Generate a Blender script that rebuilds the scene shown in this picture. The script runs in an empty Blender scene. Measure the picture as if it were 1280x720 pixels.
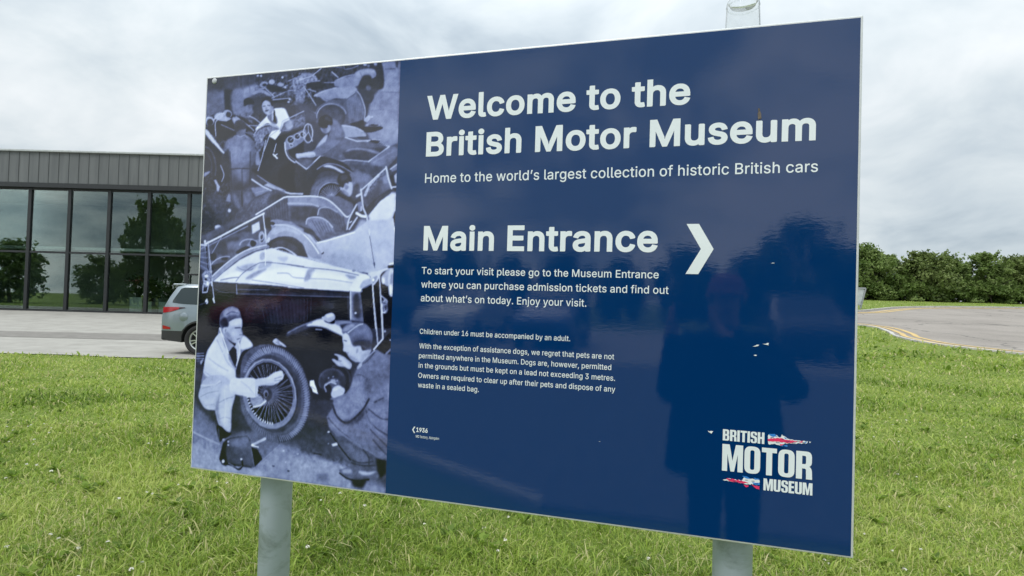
import bpy, bmesh, math, random
import numpy as np
from mathutils import Vector, Matrix
rad = math.radians
SC = bpy.context.scene
COL = SC.collection
random.seed(3)

# ------------------------------------------------------------------ camera
YAW, PITCH, ROLL = 0.278158733, 0.0261722813, 0.0265986114
CAM = Vector((0.51823, -1.44760, 1.60))
FPX = 716.738
def cam_axes():
    f = Vector((-math.sin(YAW) * math.cos(PITCH), math.cos(YAW) * math.cos(PITCH), math.sin(PITCH)))
    r = Vector((math.cos(YAW), math.sin(YAW), 0)); u = r.cross(f)
    return math.cos(ROLL) * r + math.sin(ROLL) * u, -math.sin(ROLL) * r + math.cos(ROLL) * u, f
_r, _u, _f = cam_axes()
cd = bpy.data.cameras.new('camera'); cam = bpy.data.objects.new('camera', cd); COL.objects.link(cam)
cd.sensor_width = 36; cd.lens = 36 * FPX / 1280; cd.clip_start = .005; cd.clip_end = 2000
cam.matrix_world = Matrix(((_r.x, _u.x, -_f.x, CAM.x), (_r.y, _u.y, -_f.y, CAM.y), (_r.z, _u.z, -_f.z, CAM.z), (0, 0, 0, 1)))
SC.camera = cam

# ------------------------------------------------------------------ sky, sun, exposure
SUN_EL, SUN_AZ = rad(52), rad(205)          # azimuth clockwise from +Y: behind the photographer, a little to the left
w = bpy.data.worlds.new('World'); SC.world = w; w.use_nodes = True
nt = w.node_tree; nt.nodes.clear(); nd = nt.nodes.new; lk = nt.links.new
o_ = nd('ShaderNodeOutputWorld'); tc = nd('ShaderNodeTexCoord')
sky = nd('ShaderNodeTexSky'); sky.sky_type = 'NISHITA'; sky.sun_disc = False; sky.sun_elevation = SUN_EL; sky.sun_rotation = SUN_AZ
b1 = nd('ShaderNodeBackground'); b1.inputs[1].default_value = .09; lk(sky.outputs[0], b1.inputs[0])
def mth(op, a, b=None, c=None):
    n = nd('ShaderNodeMath'); n.operation = op
    for i, v in enumerate((a, b, c)):
        if v is None: continue
        if isinstance(v, (int, float)): n.inputs[i].default_value = v
        else: lk(v, n.inputs[i])
    return n.outputs[0]
sx = nd('ShaderNodeSeparateXYZ'); lk(tc.outputs['Generated'], sx.inputs[0])
zz = mth('MAXIMUM', sx.outputs[2], 0.0); dz = mth('ADD', zz, .33)
cx = nd('ShaderNodeCombineXYZ'); lk(mth('DIVIDE', sx.outputs[0], dz), cx.inputs[0]); lk(mth('DIVIDE', sx.outputs[1], dz), cx.inputs[1])
def noise(scale, detail, rough, loc, dist=0):
    m = nd('ShaderNodeMapping'); m.inputs['Location'].default_value = loc; lk(cx.outputs[0], m.inputs[0])
    n = nd('ShaderNodeTexNoise'); n.inputs['Scale'].default_value = scale; n.inputs['Detail'].default_value = detail
    n.inputs['Roughness'].default_value = rough; n.inputs['Distortion'].default_value = dist; lk(m.outputs[0], n.inputs[0]); return n.outputs[0]
n1 = noise(.8, 4, .5, (3.1, 1.7, 0), .3); n2 = noise(2.6, 5, .55, (7.3, 2.2, 1), .4)
cl = mth('ADD', mth('MULTIPLY', n1, .58), mth('MULTIPLY', n2, .42))
dp = nd('ShaderNodeVectorMath'); dp.operation = 'DOT_PRODUCT'; lk(tc.outputs['Generated'], dp.inputs[0]); dp.inputs[1].default_value = (math.sin(SUN_AZ), math.cos(SUN_AZ), 0); sunside = mth('MAXIMUM', dp.outputs['Value'], 0.0)
cl = mth('ADD', mth('MULTIPLY', mth('SUBTRACT', cl, .5), mth('ADD', 1.6, mth('MULTIPLY', sunside, 2.3))), .5)      # the cover is more broken towards the sun
rp = nd('ShaderNodeValToRGB'); lk(cl, rp.inputs[0])
for i, (p, c) in enumerate(((.28, (.34, .42, .50, 1)), (.44, (.58, .655, .71, 1)), (.54, (.70, .765, .80, 1)), (.72, (.92, .95, .965, 1)))):
    e = rp.color_ramp.elements[i] if i < 2 else rp.color_ramp.elements.new(p)
    e.position = p; e.color = c
gain = mth('ADD', mth('ADD', .80, mth('MULTIPLY', mth('POWER', zz, 2.4), 1.9)), mth('MULTIPLY', sunside, .42))       # an overcast sky is brightest overhead and on the sun's side
vm = nd('ShaderNodeVectorMath'); vm.operation = 'SCALE'; lk(rp.outputs[0], vm.inputs[0]); lk(gain, vm.inputs[3])
b2 = nd('ShaderNodeBackground'); lk(vm.outputs[0], b2.inputs[0]); b2.inputs[1].default_value = .93
mx = nd('ShaderNodeMixShader'); mx.inputs[0].default_value = .93; lk(b1.outputs[0], mx.inputs[1]); lk(b2.outputs[0], mx.inputs[2]); lk(mx.outputs[0], o_.inputs[0])
sl = bpy.data.lights.new('sun', 'SUN'); sl.energy = 1.3; sl.angle = rad(25); sl.color = (1, .96, .9)
so = bpy.data.objects.new('sun', sl); COL.objects.link(so)
sd = Vector((math.sin(SUN_AZ) * math.cos(SUN_EL), math.cos(SUN_AZ) * math.cos(SUN_EL), math.sin(SUN_EL)))
so.rotation_euler = (-sd).to_track_quat('-Z', 'Y').to_euler()
SC.view_settings.view_transform = 'Standard'; SC.view_settings.look = 'None'; SC.view_settings.exposure = .42; SC.view_settings.gamma = 1; SC.view_settings.use_curve_mapping = False
SC.render.engine = 'CYCLES'; SC.cycles.use_denoising = True; SC.cycles.max_bounces = 8; SC.cycles.transparent_max_bounces = 16
SC.cycles.caustics_reflective = False; SC.cycles.caustics_refractive = False

# ------------------------------------------------------------------ helpers
def obj(name, mesh, mat=None, parent=None, loc=None):
    o = bpy.data.objects.new(name, mesh); COL.objects.link(o)
    if mat is not None:
        for m in (mat if isinstance(mat, (list, tuple)) else [mat]): mesh.materials.append(getattr(m, "m", m))
    if parent: o.parent = parent
    if loc is not None: o.location = loc
    return o
def tag(o, label=None, cat=None, group=None, kind=None):
    if label: o['label'] = label
    if cat: o['category'] = cat
    if group: o['group'] = group
    if kind: o['kind'] = kind
    return o
def empty(name, label, cat, loc=(0, 0, 0), rz=0, group=None):
    o = bpy.data.objects.new(name, None); COL.objects.link(o); o.location = loc; o.rotation_euler = (0, 0, rz); o.empty_display_size = .2
    return tag(o, label, cat, group)
def copy_tree(o, parent=None):
    c = o.copy(); COL.objects.link(c)
    if parent: c.parent = parent
    for ch in o.children: copy_tree(ch, c)
    return c
class MB:
    "collects verts and faces, becomes one mesh"
    def __init__(s): s.v = []; s.f = []; s.m = []; s.sm = []
    def add(s, v, f, mi=0, smooth=False):
        n = len(s.v); s.v += [tuple(p) for p in v]; s.f += [tuple(i + n for i in q) for q in f]; s.m += [mi] * len(f); s.sm += [smooth] * len(f); return s
    def box(s, x0, x1, y0, y1, z0, z1, mi=0):
        return s.add([(x0, y0, z0), (x1, y0, z0), (x1, y1, z0), (x0, y1, z0), (x0, y0, z1), (x1, y0, z1), (x1, y1, z1), (x0, y1, z1)],
                     [(0, 3, 2, 1), (4, 5, 6, 7), (0, 1, 5, 4), (1, 2, 6, 5), (2, 3, 7, 6), (3, 0, 4, 7)], mi)
    def bar(s, a, b, w_, h_, mi=0):
        a, b = Vector(a), Vector(b); d = (b - a).normalized(); up = Vector((0, 0, 1)) if abs(d.z) < .9 else Vector((1, 0, 0))
        x = d.cross(up).normalized() * w_ / 2; y = x.cross(d).normalized() * h_ / 2
        return s.add([a - x - y, a + x - y, a + x + y, a - x + y, b - x - y, b + x - y, b + x + y, b - x + y],
                     [(0, 1, 2, 3), (7, 6, 5, 4), (0, 4, 5, 1), (1, 5, 6, 2), (2, 6, 7, 3), (3, 7, 4, 0)], mi)
    def tube(s, pts, rs, n=10, mi=0, cap=True):
        pts = [Vector(p) for p in pts]; rs = rs if isinstance(rs, (list, tuple)) else [rs] * len(pts); V = []; F = []
        for i, p in enumerate(pts):
            d = (pts[min(i + 1, len(pts) - 1)] - pts[max(i - 1, 0)]).normalized(); up = Vector((0, 1, 0)) if abs(d.y) < .9 else Vector((1, 0, 0))
            x = d.cross(up).normalized(); y = d.cross(x)
            V += [p + (x * math.cos(2 * math.pi * k / n) + y * math.sin(2 * math.pi * k / n)) * rs[i] for k in range(n)]
        for i in range(len(pts) - 1): F += [(i * n + k, i * n + (k + 1) % n, (i + 1) * n + (k + 1) % n, (i + 1) * n + k) for k in range(n)]
        s.add(V, F, mi, True)
        if cap: s.add(V[:n], [tuple(range(n))[::-1]], mi); s.add(V[-n:], [tuple(range(n))], mi)
        return s
    def lathe(s, prof, n=32, axis='z', c=(0, 0, 0), mi=0, closed=False):
        V = []; F = []
        for r, z in prof:
            for k in range(n):
                a = 2 * math.pi * k / n; p = (r * math.cos(a), r * math.sin(a), z) if axis == 'z' else (r * math.cos(a), z, r * math.sin(a))
                V.append((p[0] + c[0], p[1] + c[1], p[2] + c[2]))
        m = len(prof)
        for i in range(m if closed else m - 1):
            j = (i + 1) % m
            F += [(i * n + k, i * n + (k + 1) % n, j * n + (k + 1) % n, j * n + k) for k in range(n)]
        return s.add(V, F, mi, True)
    def mesh(s, name='mesh', fix=True):
        me = bpy.data.meshes.new(name); me.from_pydata(s.v, [], s.f)
        me.polygons.foreach_set('material_index', s.m); me.polygons.foreach_set('use_smooth', s.sm)
        if fix:
            bm = bmesh.new(); bm.from_mesh(me); bmesh.ops.recalc_face_normals(bm, faces=bm.faces[:]); bm.to_mesh(me); bm.free()
        me.update(); return me
    def build(s, name, mat, parent=None, loc=None, bevel=0, fix=True):
        o = obj(name, s.mesh(name, fix), mat, parent, loc)
        if bevel:
            b = o.modifiers.new('bevel', 'BEVEL'); b.width = bevel; b.segments = 2; b.limit_method = 'ANGLE'; b.angle_limit = rad(40)
        return o
def np_mesh(name, V, F, mat, parent=None, attr=None, smooth=False):
    "V (n,3) array, F (m,k) array of equal-sided faces"
    me = bpy.data.meshes.new(name); me.vertices.add(len(V)); me.vertices.foreach_set('co', np.ascontiguousarray(V, np.float32).ravel())
    k = F.shape[1]; me.loops.add(F.size); me.loops.foreach_set('vertex_index', F.astype(np.int32).ravel())
    me.polygons.add(len(F)); me.polygons.foreach_set('loop_start', np.arange(0, F.size, k, dtype=np.int32))
    try: me.polygons.foreach_set('loop_total', np.full(len(F), k, np.int32))
    except Exception: pass
    me.update(calc_edges=True)
    if smooth: me.polygons.foreach_set('use_smooth', np.ones(len(F), bool))
    if attr is not None:
        a = me.color_attributes.new('tint', 'FLOAT_COLOR', 'POINT'); a.data.foreach_set('color', np.ascontiguousarray(attr, np.float32).ravel())
    return obj(name, me, mat, parent)

# ------------------------------------------------------------------ materials
def lin(r, g, b): return tuple((c / 255 / 12.92 if c / 255 <= .04045 else ((c / 255 + .055) / 1.055) ** 2.4) for c in (r, g, b)) + (1,)
class Mat:
    def __init__(s, name, base=(.5, .5, .5, 1), rough=.6, metal=0, spec=.5, ior=None):
        s.m = bpy.data.materials.new(name); s.m.use_nodes = True; s.t = s.m.node_tree; s.p = s.t.nodes['Principled BSDF']; s.out = s.t.nodes['Material Output']
        s.set('Base Color', base if len(base) == 4 else tuple(base) + (1,)); s.set('Roughness', rough); s.set('Metallic', metal); s.set('Specular IOR Level', spec)
        if ior: s.set('IOR', ior)
    def set(s, k, v): s.p.inputs[k].default_value = v
    def n(s, t, **kw):
        q = s.t.nodes.new('ShaderNode' + t)
        for k, v in kw.items(): setattr(q, k, v)
        return q
    def l(s, a, b): s.t.links.new(a, b)
    def coords(s, kind='Object', scale=(1, 1, 1)):
        c = s.n('TexCoord'); m = s.n('Mapping'); m.inputs['Scale'].default_value = scale; s.l(c.outputs[kind], m.inputs[0]); return m.outputs[0]
    def noise(s, scale, detail=4, rough=.55, co=None, dist=0):
        q = s.n('TexNoise'); q.inputs['Scale'].default_value = scale; q.inputs['Detail'].default_value = detail; q.inputs['Roughness'].default_value = rough; q.inputs['Distortion'].default_value = dist
        if co is None: co = s.coords()
        s.l(co, q.inputs['Vector']); return q.outputs[0]
    def ramp(s, fac, stops):
        q = s.n('ValToRGB'); s.l(fac, q.inputs[0])
        for i, (p, c) in enumerate(stops):
            e = q.color_ramp.elements[i] if i < 2 else q.color_ramp.elements.new(p)
            e.position = p; e.color = c if len(c) == 4 else tuple(c) + (1,)
        return q.outputs[0]
    def mix(s, fac, a, b, mode='MIX'):
        q = s.n('Mix', data_type='RGBA', blend_type=mode)
        if isinstance(fac, (int, float)): q.inputs[0].default_value = fac
        else: s.l(fac, q.inputs[0])
        for i, v in ((6, a), (7, b)):
            if isinstance(v, tuple): q.inputs[i].default_value = v
            else: s.l(v, q.inputs[i])
        return q.outputs[2]
    def color(s, sock): s.l(sock, s.p.inputs['Base Color']); return s
    def bump(s, sock, strength=.3, dist=.01):
        b = s.n('Bump'); b.inputs['Strength'].default_value = strength; b.inputs['Distance'].default_value = dist; s.l(sock, b.inputs['Height']); s.l(b.outputs[0], s.p.inputs['Normal']); return s
def simple(name, base, rough=.6, metal=0, var=.12, scale=6, spec=.5, bump=0):
    m = Mat(name, base, rough, metal, spec); b = tuple(base[:3])
    lo = tuple(c * (1 - var) for c in b) + (1,); hi = tuple(min(1, c * (1 + var)) for c in b) + (1,)
    n_ = m.noise(scale, 5, .6); m.color(m.ramp(n_, [(.3, lo), (.7, hi)]))
    if bump: m.bump(m.noise(scale * 8, 4), bump, .01)
    return m.m
# ------------------------------------------------------------------ the lie of the land: flat lawn and car park, rising gently to the right rear
RR = Vector((math.cos(YAW), math.sin(YAW), 0)); FF = Vector((-math.sin(YAW), math.cos(YAW), 0)); C0 = Vector((CAM.x, CAM.y, 0))
def sstep(a, b, x): t = np.clip((x - a) / (b - a), 0, 1); return t * t * (3 - 2 * t)
def land(x, y):
    x = np.asarray(x, float); y = np.asarray(y, float)
    s = (x - C0.x) * RR.x + (y - C0.y) * RR.y; d = (x - C0.x) * FF.x + (y - C0.y) * FF.y
    q = s / np.maximum(d, 1.0); w_ = sstep(.12, .55, q) * (d > 0)
    zr = np.interp(d, [0, 7, 14, 22, 34, 45, 60, 90, 300], [0, 0, .22, .68, 1.42, 2.05, 3.0, 3.7, 4.2]); zl = np.interp(d, [0, 20, 36, 60, 300], [0, 0, .3, .4, .4])
    return w_ * zr + (1 - w_) * zl
def at(s, d, dz=0.0):
    p = C0 + RR * s + FF * d; return Vector((p.x, p.y, float(land(p.x, p.y)) + dz))
M_lawn = Mat('lawn_soil', (.07, .12, .02, 1), .95, spec=.1)
M_lawn.color(M_lawn.mix(M_lawn.ramp(M_lawn.noise(.5, 5, .6), [(.35, (0, 0, 0)), (.65, (1, 1, 1))]), M_lawn.ramp(M_lawn.noise(30, 6, .7), [(.3, (.065, .10, .016)), (.55, (.15, .205, .042)), (.75, (.27, .30, .10))]), M_lawn.ramp(M_lawn.noise(22, 6, .7), [(.3, (.10, .145, .026)), (.6, (.21, .26, .065)), (.8, (.33, .34, .14))])))
M_lawn.bump(M_lawn.noise(60, 4, .7), .6, .03)
n = 240; gx = np.sign(np.linspace(-1, 1, n)) * (np.abs(np.linspace(-1, 1, n)) ** 2.4) * 420
X, Y = np.meshgrid(gx, gx); V = np.stack([X.ravel(), Y.ravel(), land(X, Y).ravel()], -1)
I = np.arange(n * n).reshape(n, n); F = np.stack([I[:-1, :-1].ravel(), I[:-1, 1:].ravel(), I[1:, 1:].ravel(), I[1:, :-1].ravel()], -1)
tag(np_mesh('lawn', V, F, M_lawn.m, smooth=True), kind='structure')

def cat_poly(pts, n=6):
    P = [Vector((p[0], p[1], 0)) for p in pts]; R_ = []
    for i in range(len(P) - 1):
        a, b, c, d = P[max(i - 1, 0)], P[i], P[i + 1], P[min(i + 2, len(P) - 1)]
        for k in range(n):
            t = k / n; R_.append(.5 * (2 * b + (c - a) * t + (2 * a - 5 * b + 4 * c - d) * t * t + (3 * b - a - 3 * c + d) * t ** 3))
    R_.append(P[-1]); return [(p.x, p.y) for p in R_]
def sheet(name, edgeA, edgeB, dz, mat, nb=14):
    "a ground sheet between two edge lines given in (across, away) metres, draped on the land"
    V = []; F = []; na = len(edgeA)
    for (a, b) in zip(edgeA, edgeB):
        for k in range(nb + 1):
            t = k / nb; V.append(at(a[0] + (b[0] - a[0]) * t, a[1] + (b[1] - a[1]) * t, dz))
    m = nb + 1
    for i in range(na - 1):
        for k in range(nb): F.append((i * m + k, i * m + k + 1, (i + 1) * m + k + 1, (i + 1) * m + k))
    mb = MB(); mb.add(V, F, 0, True); me = mb.mesh(name)
    if me.polygons[0].normal.z < 0: me.flip_normals()
    return tag(obj(name, me, mat), kind='structure')
def ribbon(line, off, width, dz, mb, mi=0):
    P = [Vector((p[0], p[1])) for p in line]; V = []; F = []
    for i, p in enumerate(P):
        d = (P[min(i + 1, len(P) - 1)] - P[max(i - 1, 0)]).normalized(); nrm = Vector((-d.y, d.x))
        for o in (off - width / 2, off + width / 2): q = p + nrm * o; V.append(at(q.x, q.y, dz))
    F = [(2 * i, 2 * i + 1, 2 * i + 3, 2 * i + 2) for i in range(len(P) - 1)]
    mb.add(V, F, mi)
def kerb(line, off, width, h, mb):
    P = [Vector((p[0], p[1])) for p in line]; V = []; F = []
    for i, p in enumerate(P):
        d = (P[min(i + 1, len(P) - 1)] - P[max(i - 1, 0)]).normalized(); nrm = Vector((-d.y, d.x))
        a = p + nrm * (off - width / 2); b = p + nrm * (off + width / 2)
        V += [at(a.x, a.y, -.1), at(a.x, a.y, h), at(b.x, b.y, h), at(b.x, b.y, -.1)]
    for i in range(len(P) - 1):
        for k in range(3): F.append((4 * i + k, 4 * i + k + 1, 4 * i + 4 + k + 1, 4 * i + 4 + k))
    mb.add(V, F)

# pale paving of the car park in front of the museum, with a darker band across it
pv = Mat('pale_paving', (.42, .40, .36, 1), .85, spec=.2)
pb = pv.n('TexBrick'); pb.inputs['Scale'].default_value = 1; pb.inputs['Brick Width'].default_value = 3.2; pb.inputs['Row Height'].default_value = 3.2; pb.inputs['Mortar Size'].default_value = .02; pb.offset = 0
pb.inputs['Color1'].default_value = (.345, .33, .30, 1); pb.inputs['Color2'].default_value = (.31, .297, .268, 1); pb.inputs['Mortar'].default_value = (.19, .18, .16, 1); pv.l(pv.coords(), pb.inputs[0])
pv.color(pv.mix(.55, pb.outputs[0], pv.ramp(pv.noise(1.3, 7, .7), [(.3, (.215, .205, .18)), (.5, (.33, .315, .285)), (.72, (.43, .41, .37))])))
pv.bump(pv.noise(90, 3), .25, .01)
EA = [(s, 14.25 + .12 * math.sin(s * .9) + .05 * math.sin(s * 2.7)) for s in np.linspace(-60, 4, 90)]
EB = [(s, 37.2) for s in np.linspace(-60, 4, 90)]
sheet('paving', EA, EB, .018, pv.m, 20)
pd = Mat('dark_paving_band', (.28, .262, .235, 1), .9, spec=.2); pd.color(pd.ramp(pd.noise(2.2, 7, .7), [(.3, (.165, .155, .14)), (.7, (.245, .23, .21))]))
sheet('path', [(s, 19.6 + .02 * s) for s in np.linspace(-60, 4, 60)], [(s, 22.6 + .06 * s) for s in np.linspace(-60, 4, 60)], .026, pd.m, 4)
# the road on the right
NEAR = cat_poly([(-6, 31.0), (4, 30.6), (11, 29.6), (15, 28.0), (16.35, 26.3), (15.6, 23.8), (14.75, 22.0), (14.6, 19.5), (16.6, 16.8), (22, 14.2), (34, 11.5), (60, 8)])
FAR = cat_poly([(-6, 36.0), (6, 35.6), (14, 35.4), (19, 36.0), (22.6, 37.3), (25.9, 40.3), (29.0, 43.2), (32.0, 45.2), (37, 47.2), (45, 49.0), (56, 50.5), (75, 51.5)])
rd = Mat('road_asphalt', (.2, .19, .18, 1), .9, spec=.25); rd.color(rd.mix(.5, rd.ramp(rd.noise(.35, 6, .65), [(.35, (.205, .178, .152)), (.5, (.285, .25, .217)), (.65, (.34, .30, .262))]), rd.ramp(rd.noise(14, 6, .75), [(.3, (.16, .146, .132)), (.7, (.33, .30, .27))]))); rd.bump(rd.noise(120, 3), .3, .01)
rb = rd.p.inputs['Base Color'].links[0].from_socket; vo = rd.n('TexVoronoi', feature='DISTANCE_TO_EDGE'); vo.inputs['Scale'].default_value = .16; dsn = rd.n('TexNoise'); dsn.inputs['Scale'].default_value = .8; dsn.inputs['Detail'].default_value = 6; vad = rd.n('VectorMath', operation='MULTIPLY_ADD'); rd.l(dsn.outputs[1], vad.inputs[0]); vad.inputs[1].default_value = (2.2, 2.2, 0); rd.l(rd.coords(), dsn.inputs[0]); rd.l(rd.coords(), vad.inputs[2]); rd.l(vad.outputs[0], vo.inputs['Vector'])
rd.color(rd.mix(rd.ramp(vo.outputs[0], [(0, (.75, .75, .75)), (.012, (0, 0, 0))]), rb, (.075, .07, .065, 1)))     # tar-filled cracks
sheet('road', NEAR, FAR, .02, rd.m, 24)
ym = Mat('yellow_line_paint', (.62, .40, .10, 1), .7, spec=.3); ym.color(ym.ramp(ym.noise(4, 6, .7), [(.3, (.33, .27, .18)), (.5, (.55, .38, .14)), (.75, (.62, .46, .22))]))
mb = MB()
for off in (.42, .82): ribbon(NEAR, off, .19, .032, mb)
tag(mb.build('road_marking', ym.m, fix=False), kind='structure')
mb = MB()
for off in (-.55, -.98): ribbon(FAR, off, .23, .032, mb)
tag(mb.build('road_marking', ym.m, fix=False), kind='structure')
M_kerb = simple('kerb_concrete', (.44, .42, .39, 1), .9, var=.2, scale=3)
mb = MB(); kerb(NEAR, .06, .14, .06, mb); tag(mb.build('kerb', M_kerb), kind='structure')
mb = MB(); kerb(FAR, .08, .16, .13, mb); tag(mb.build('kerb', M_kerb), kind='structure')
# behind the photographer: a tarmac path edged with a pale kerb, seen mirrored in the sign
def flatsheet(name, pts, z, mat):
    mb = MB(); mb.add([(x, y, z) for x, y in pts], [tuple(range(len(pts)))]); me = mb.mesh(name)
    if me.polygons[0].normal.z < 0: me.flip_normals()
    return tag(obj(name, me, mat), kind='structure')
M_tar = simple('path_tarmac', (.125, .142, .165, 1), .9, var=.25, scale=9, bump=.3)
flatsheet('path', [(-14, -10.55), (-.45, -2.905), (3.2, -2.905), (3.2, -2.2), (9, -2.2), (9, -13), (-14, -13)], .02, M_tar)
mb = MB(); a = Vector((-8.0, -7.165, .03)); b = Vector((-.45, -2.905, .03)); mb.bar(a, b, .07, .1); tag(mb.build('kerb', simple('white_kerb_edge', (.62, .62, .60, 1), .8), bevel=.01), kind='structure')
flatsheet('car_park', [(-40, -13.2), (40, -13.2), (40, -30), (-40, -30)], .02, simple('car_park_gravel', (.36, .35, .33, 1), .95, var=.2, scale=4))

# ------------------------------------------------------------------ museum building on the left
bz = .3
bldg = empty('museum_building', 'long glass-fronted museum building with dark grey ribbed cladding under its roof', 'building', at(0, 36, 0) , YAW)
bldg.location.z = bz
M_clad = Mat('grey_cladding', (.135, .142, .145, 1), .5, spec=.4); M_clad.color(M_clad.ramp(M_clad.noise(1.2, 5, .6, M_clad.coords('Object', (3, 1, .25))), [(.3, (.095, .101, .103)), (.7, (.135, .142, .143))]))
M_dark = simple('anthracite_frame', (.014, .016, .018, 1), .45, var=.2)
M_trim = simple('pale_roof_trim', (.40, .42, .42, 1), .5)
M_roof = simple('roof_membrane', (.2, .2, .2, 1), .8)
M_in = simple('interior_wall_paint', (.30, .33, .30, 1), .9, var=.3, scale=.6)
M_infl = simple('interior_floor_tile', (.22, .23, .22, 1), .35)
M_slab = simple('gallery_edge_white', (.84, .86, .85, 1), .5)
gl = Mat('tinted_glass'); tr = gl.n('BsdfTransparent'); tr.inputs[0].default_value = (.72, .80, .77, 1); gs = gl.n('BsdfGlossy'); gs.inputs['Roughness'].default_value = .012; gs.inputs[0].default_value = (.9, .95, .95, 1)
lw = gl.n('LayerWeight'); lw.inputs[0].default_value = .35; mp = gl.n('MapRange'); gl.l(lw.outputs['Fresnel'], mp.inputs[0]); mp.inputs[1].default_value = 0; mp.inputs[2].default_value = 1; mp.inputs[3].default_value = .042; mp.inputs[4].default_value = .85
ms = gl.n('MixShader'); gl.l(mp.outputs[0], ms.inputs[0]); gl.l(tr.outputs[0], ms.inputs[1]); gl.l(gs.outputs[0], ms.inputs[2]); gl.l(ms.outputs[0], gl.out.inputs[0]); M_glass = gl.m
BX0, BX1 = -42.95, 2.05; GZ = 7.75; DEPTH = 16
mb = MB(); k = 0; x = BX0
while x < BX1 - .01:                                   # standing-seam panels about 0.6 m wide with raised seams
    mb.box(x + .02, x + .605, -.30, -.06, GZ + .28, GZ + 2.22); mb.box(x - .02, x + .02, -.33, -.06, GZ + .28, GZ + 2.22); x += .625
mb.build('cladding', M_clad, bldg)
MB().box(BX0 - .1, BX1 + .1, -.36, .2, GZ, GZ + .28).build('soffit_beam', M_dark, bldg)
MB().box(BX0 - .2, BX1 + .2, -.45, .3, GZ + 2.22, GZ + 2.34).build('roof_trim', M_trim, bldg, bevel=.02)
mb = MB(); arc = [(x, .8 + 2.2 * (1 - ((x - BX0) / (BX1 - BX0) * 2 - 1) ** 2)) for x in np.linspace(BX0, BX1, 30)]
for (xa, za), (xb, zb) in zip(arc[:-1], arc[1:]):
    mb.add([(xa, .35, GZ + 2.3), (xb, .35, GZ + 2.3), (xb, DEPTH, GZ + 2.3), (xa, DEPTH, GZ + 2.3)], [(0, 1, 2, 3)])
mb.box(BX0, BX1, .3, DEPTH, GZ + 2.0, GZ + 2.29); mb.build('roof', M_roof, bldg)
MB().box(BX0 - .2, BX0, -.06, DEPTH, 0, GZ + 2.2).build('wall', M_clad, bldg); MB().box(BX1, BX1 + .2, -.06, DEPTH, 0, GZ + 2.2).build('wall', M_clad, bldg)
MB().box(BX0, BX1, DEPTH - .2, DEPTH, 0, GZ + 1.9).build('wall', M_clad, bldg)
MB().box(BX0, BX1, 7.0, 7.2, .02, GZ).build('interior_wall', M_in, bldg); MB().box(BX0, BX1, .1, 7, -.02, .03).build('interior_floor', M_infl, bldg); MB().box(BX0, BX1, .2, 7, GZ + .02, GZ + .1).build('ceiling', M_in, bldg)
MB().box(BX0, BX1, .32, 6.98, 3.86, 4.10).build('gallery_floor', M_in, bldg)
MB().box(BX0, BX1, .22, .32, 3.92, 4.10).build('gallery_edge', M_slab, bldg)
nb = int(round((BX1 - BX0) / 2.5))
win0 = None
for i in range(nb):
    x0 = BX0 + i * 2.5
    if win0 is None:
        mb = MB(); mb.box(.0, .1, -.1, .1, .0, GZ); mb.box(2.4, 2.5, -.1, .1, .0, GZ); mb.box(.1, 2.4, -.08, .08, 0, .14); mb.box(.1, 2.4, -.07, .07, 3.66, 3.78); mb.box(.1, 2.4, -.08, .08, GZ - .12, GZ - .005)
        win0 = mb.build('window', M_dark, bldg, (x0, 0, 0)); MB().box(.1, 2.4, -.012, 0, .14, 3.66).box(.1, 2.4, -.012, 0, 3.78, GZ - .12).build('pane', M_glass, win0)
    else:
        c = copy_tree(win0, bldg); c.location.x = x0
# the entrance door set in one bay, seen just left of the sign
dx = BX0 + 9 * 2.5 + .12
mb = MB(); mb.box(dx, dx + .09, -.2, -.11, .02, 2.6); mb.box(dx + 1.2, dx + 1.29, -.2, -.11, .02, 2.6); mb.box(dx + .09, dx + 1.2, -.2, -.11, 2.5, 2.6); mb.box(dx + .09, dx + 1.2, -.2, -.11, .02, .14)
dr = mb.build('door', M_dark, bldg); MB().box(dx + .14, dx + .17, -.27, -.24, .8, 1.8).box(dx + .14, dx + .17, -.24, -.2, .9, .93).box(dx + .14, dx + .17, -.24, -.2, 1.67, 1.70).build('handle', M_trim, dr)

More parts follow.
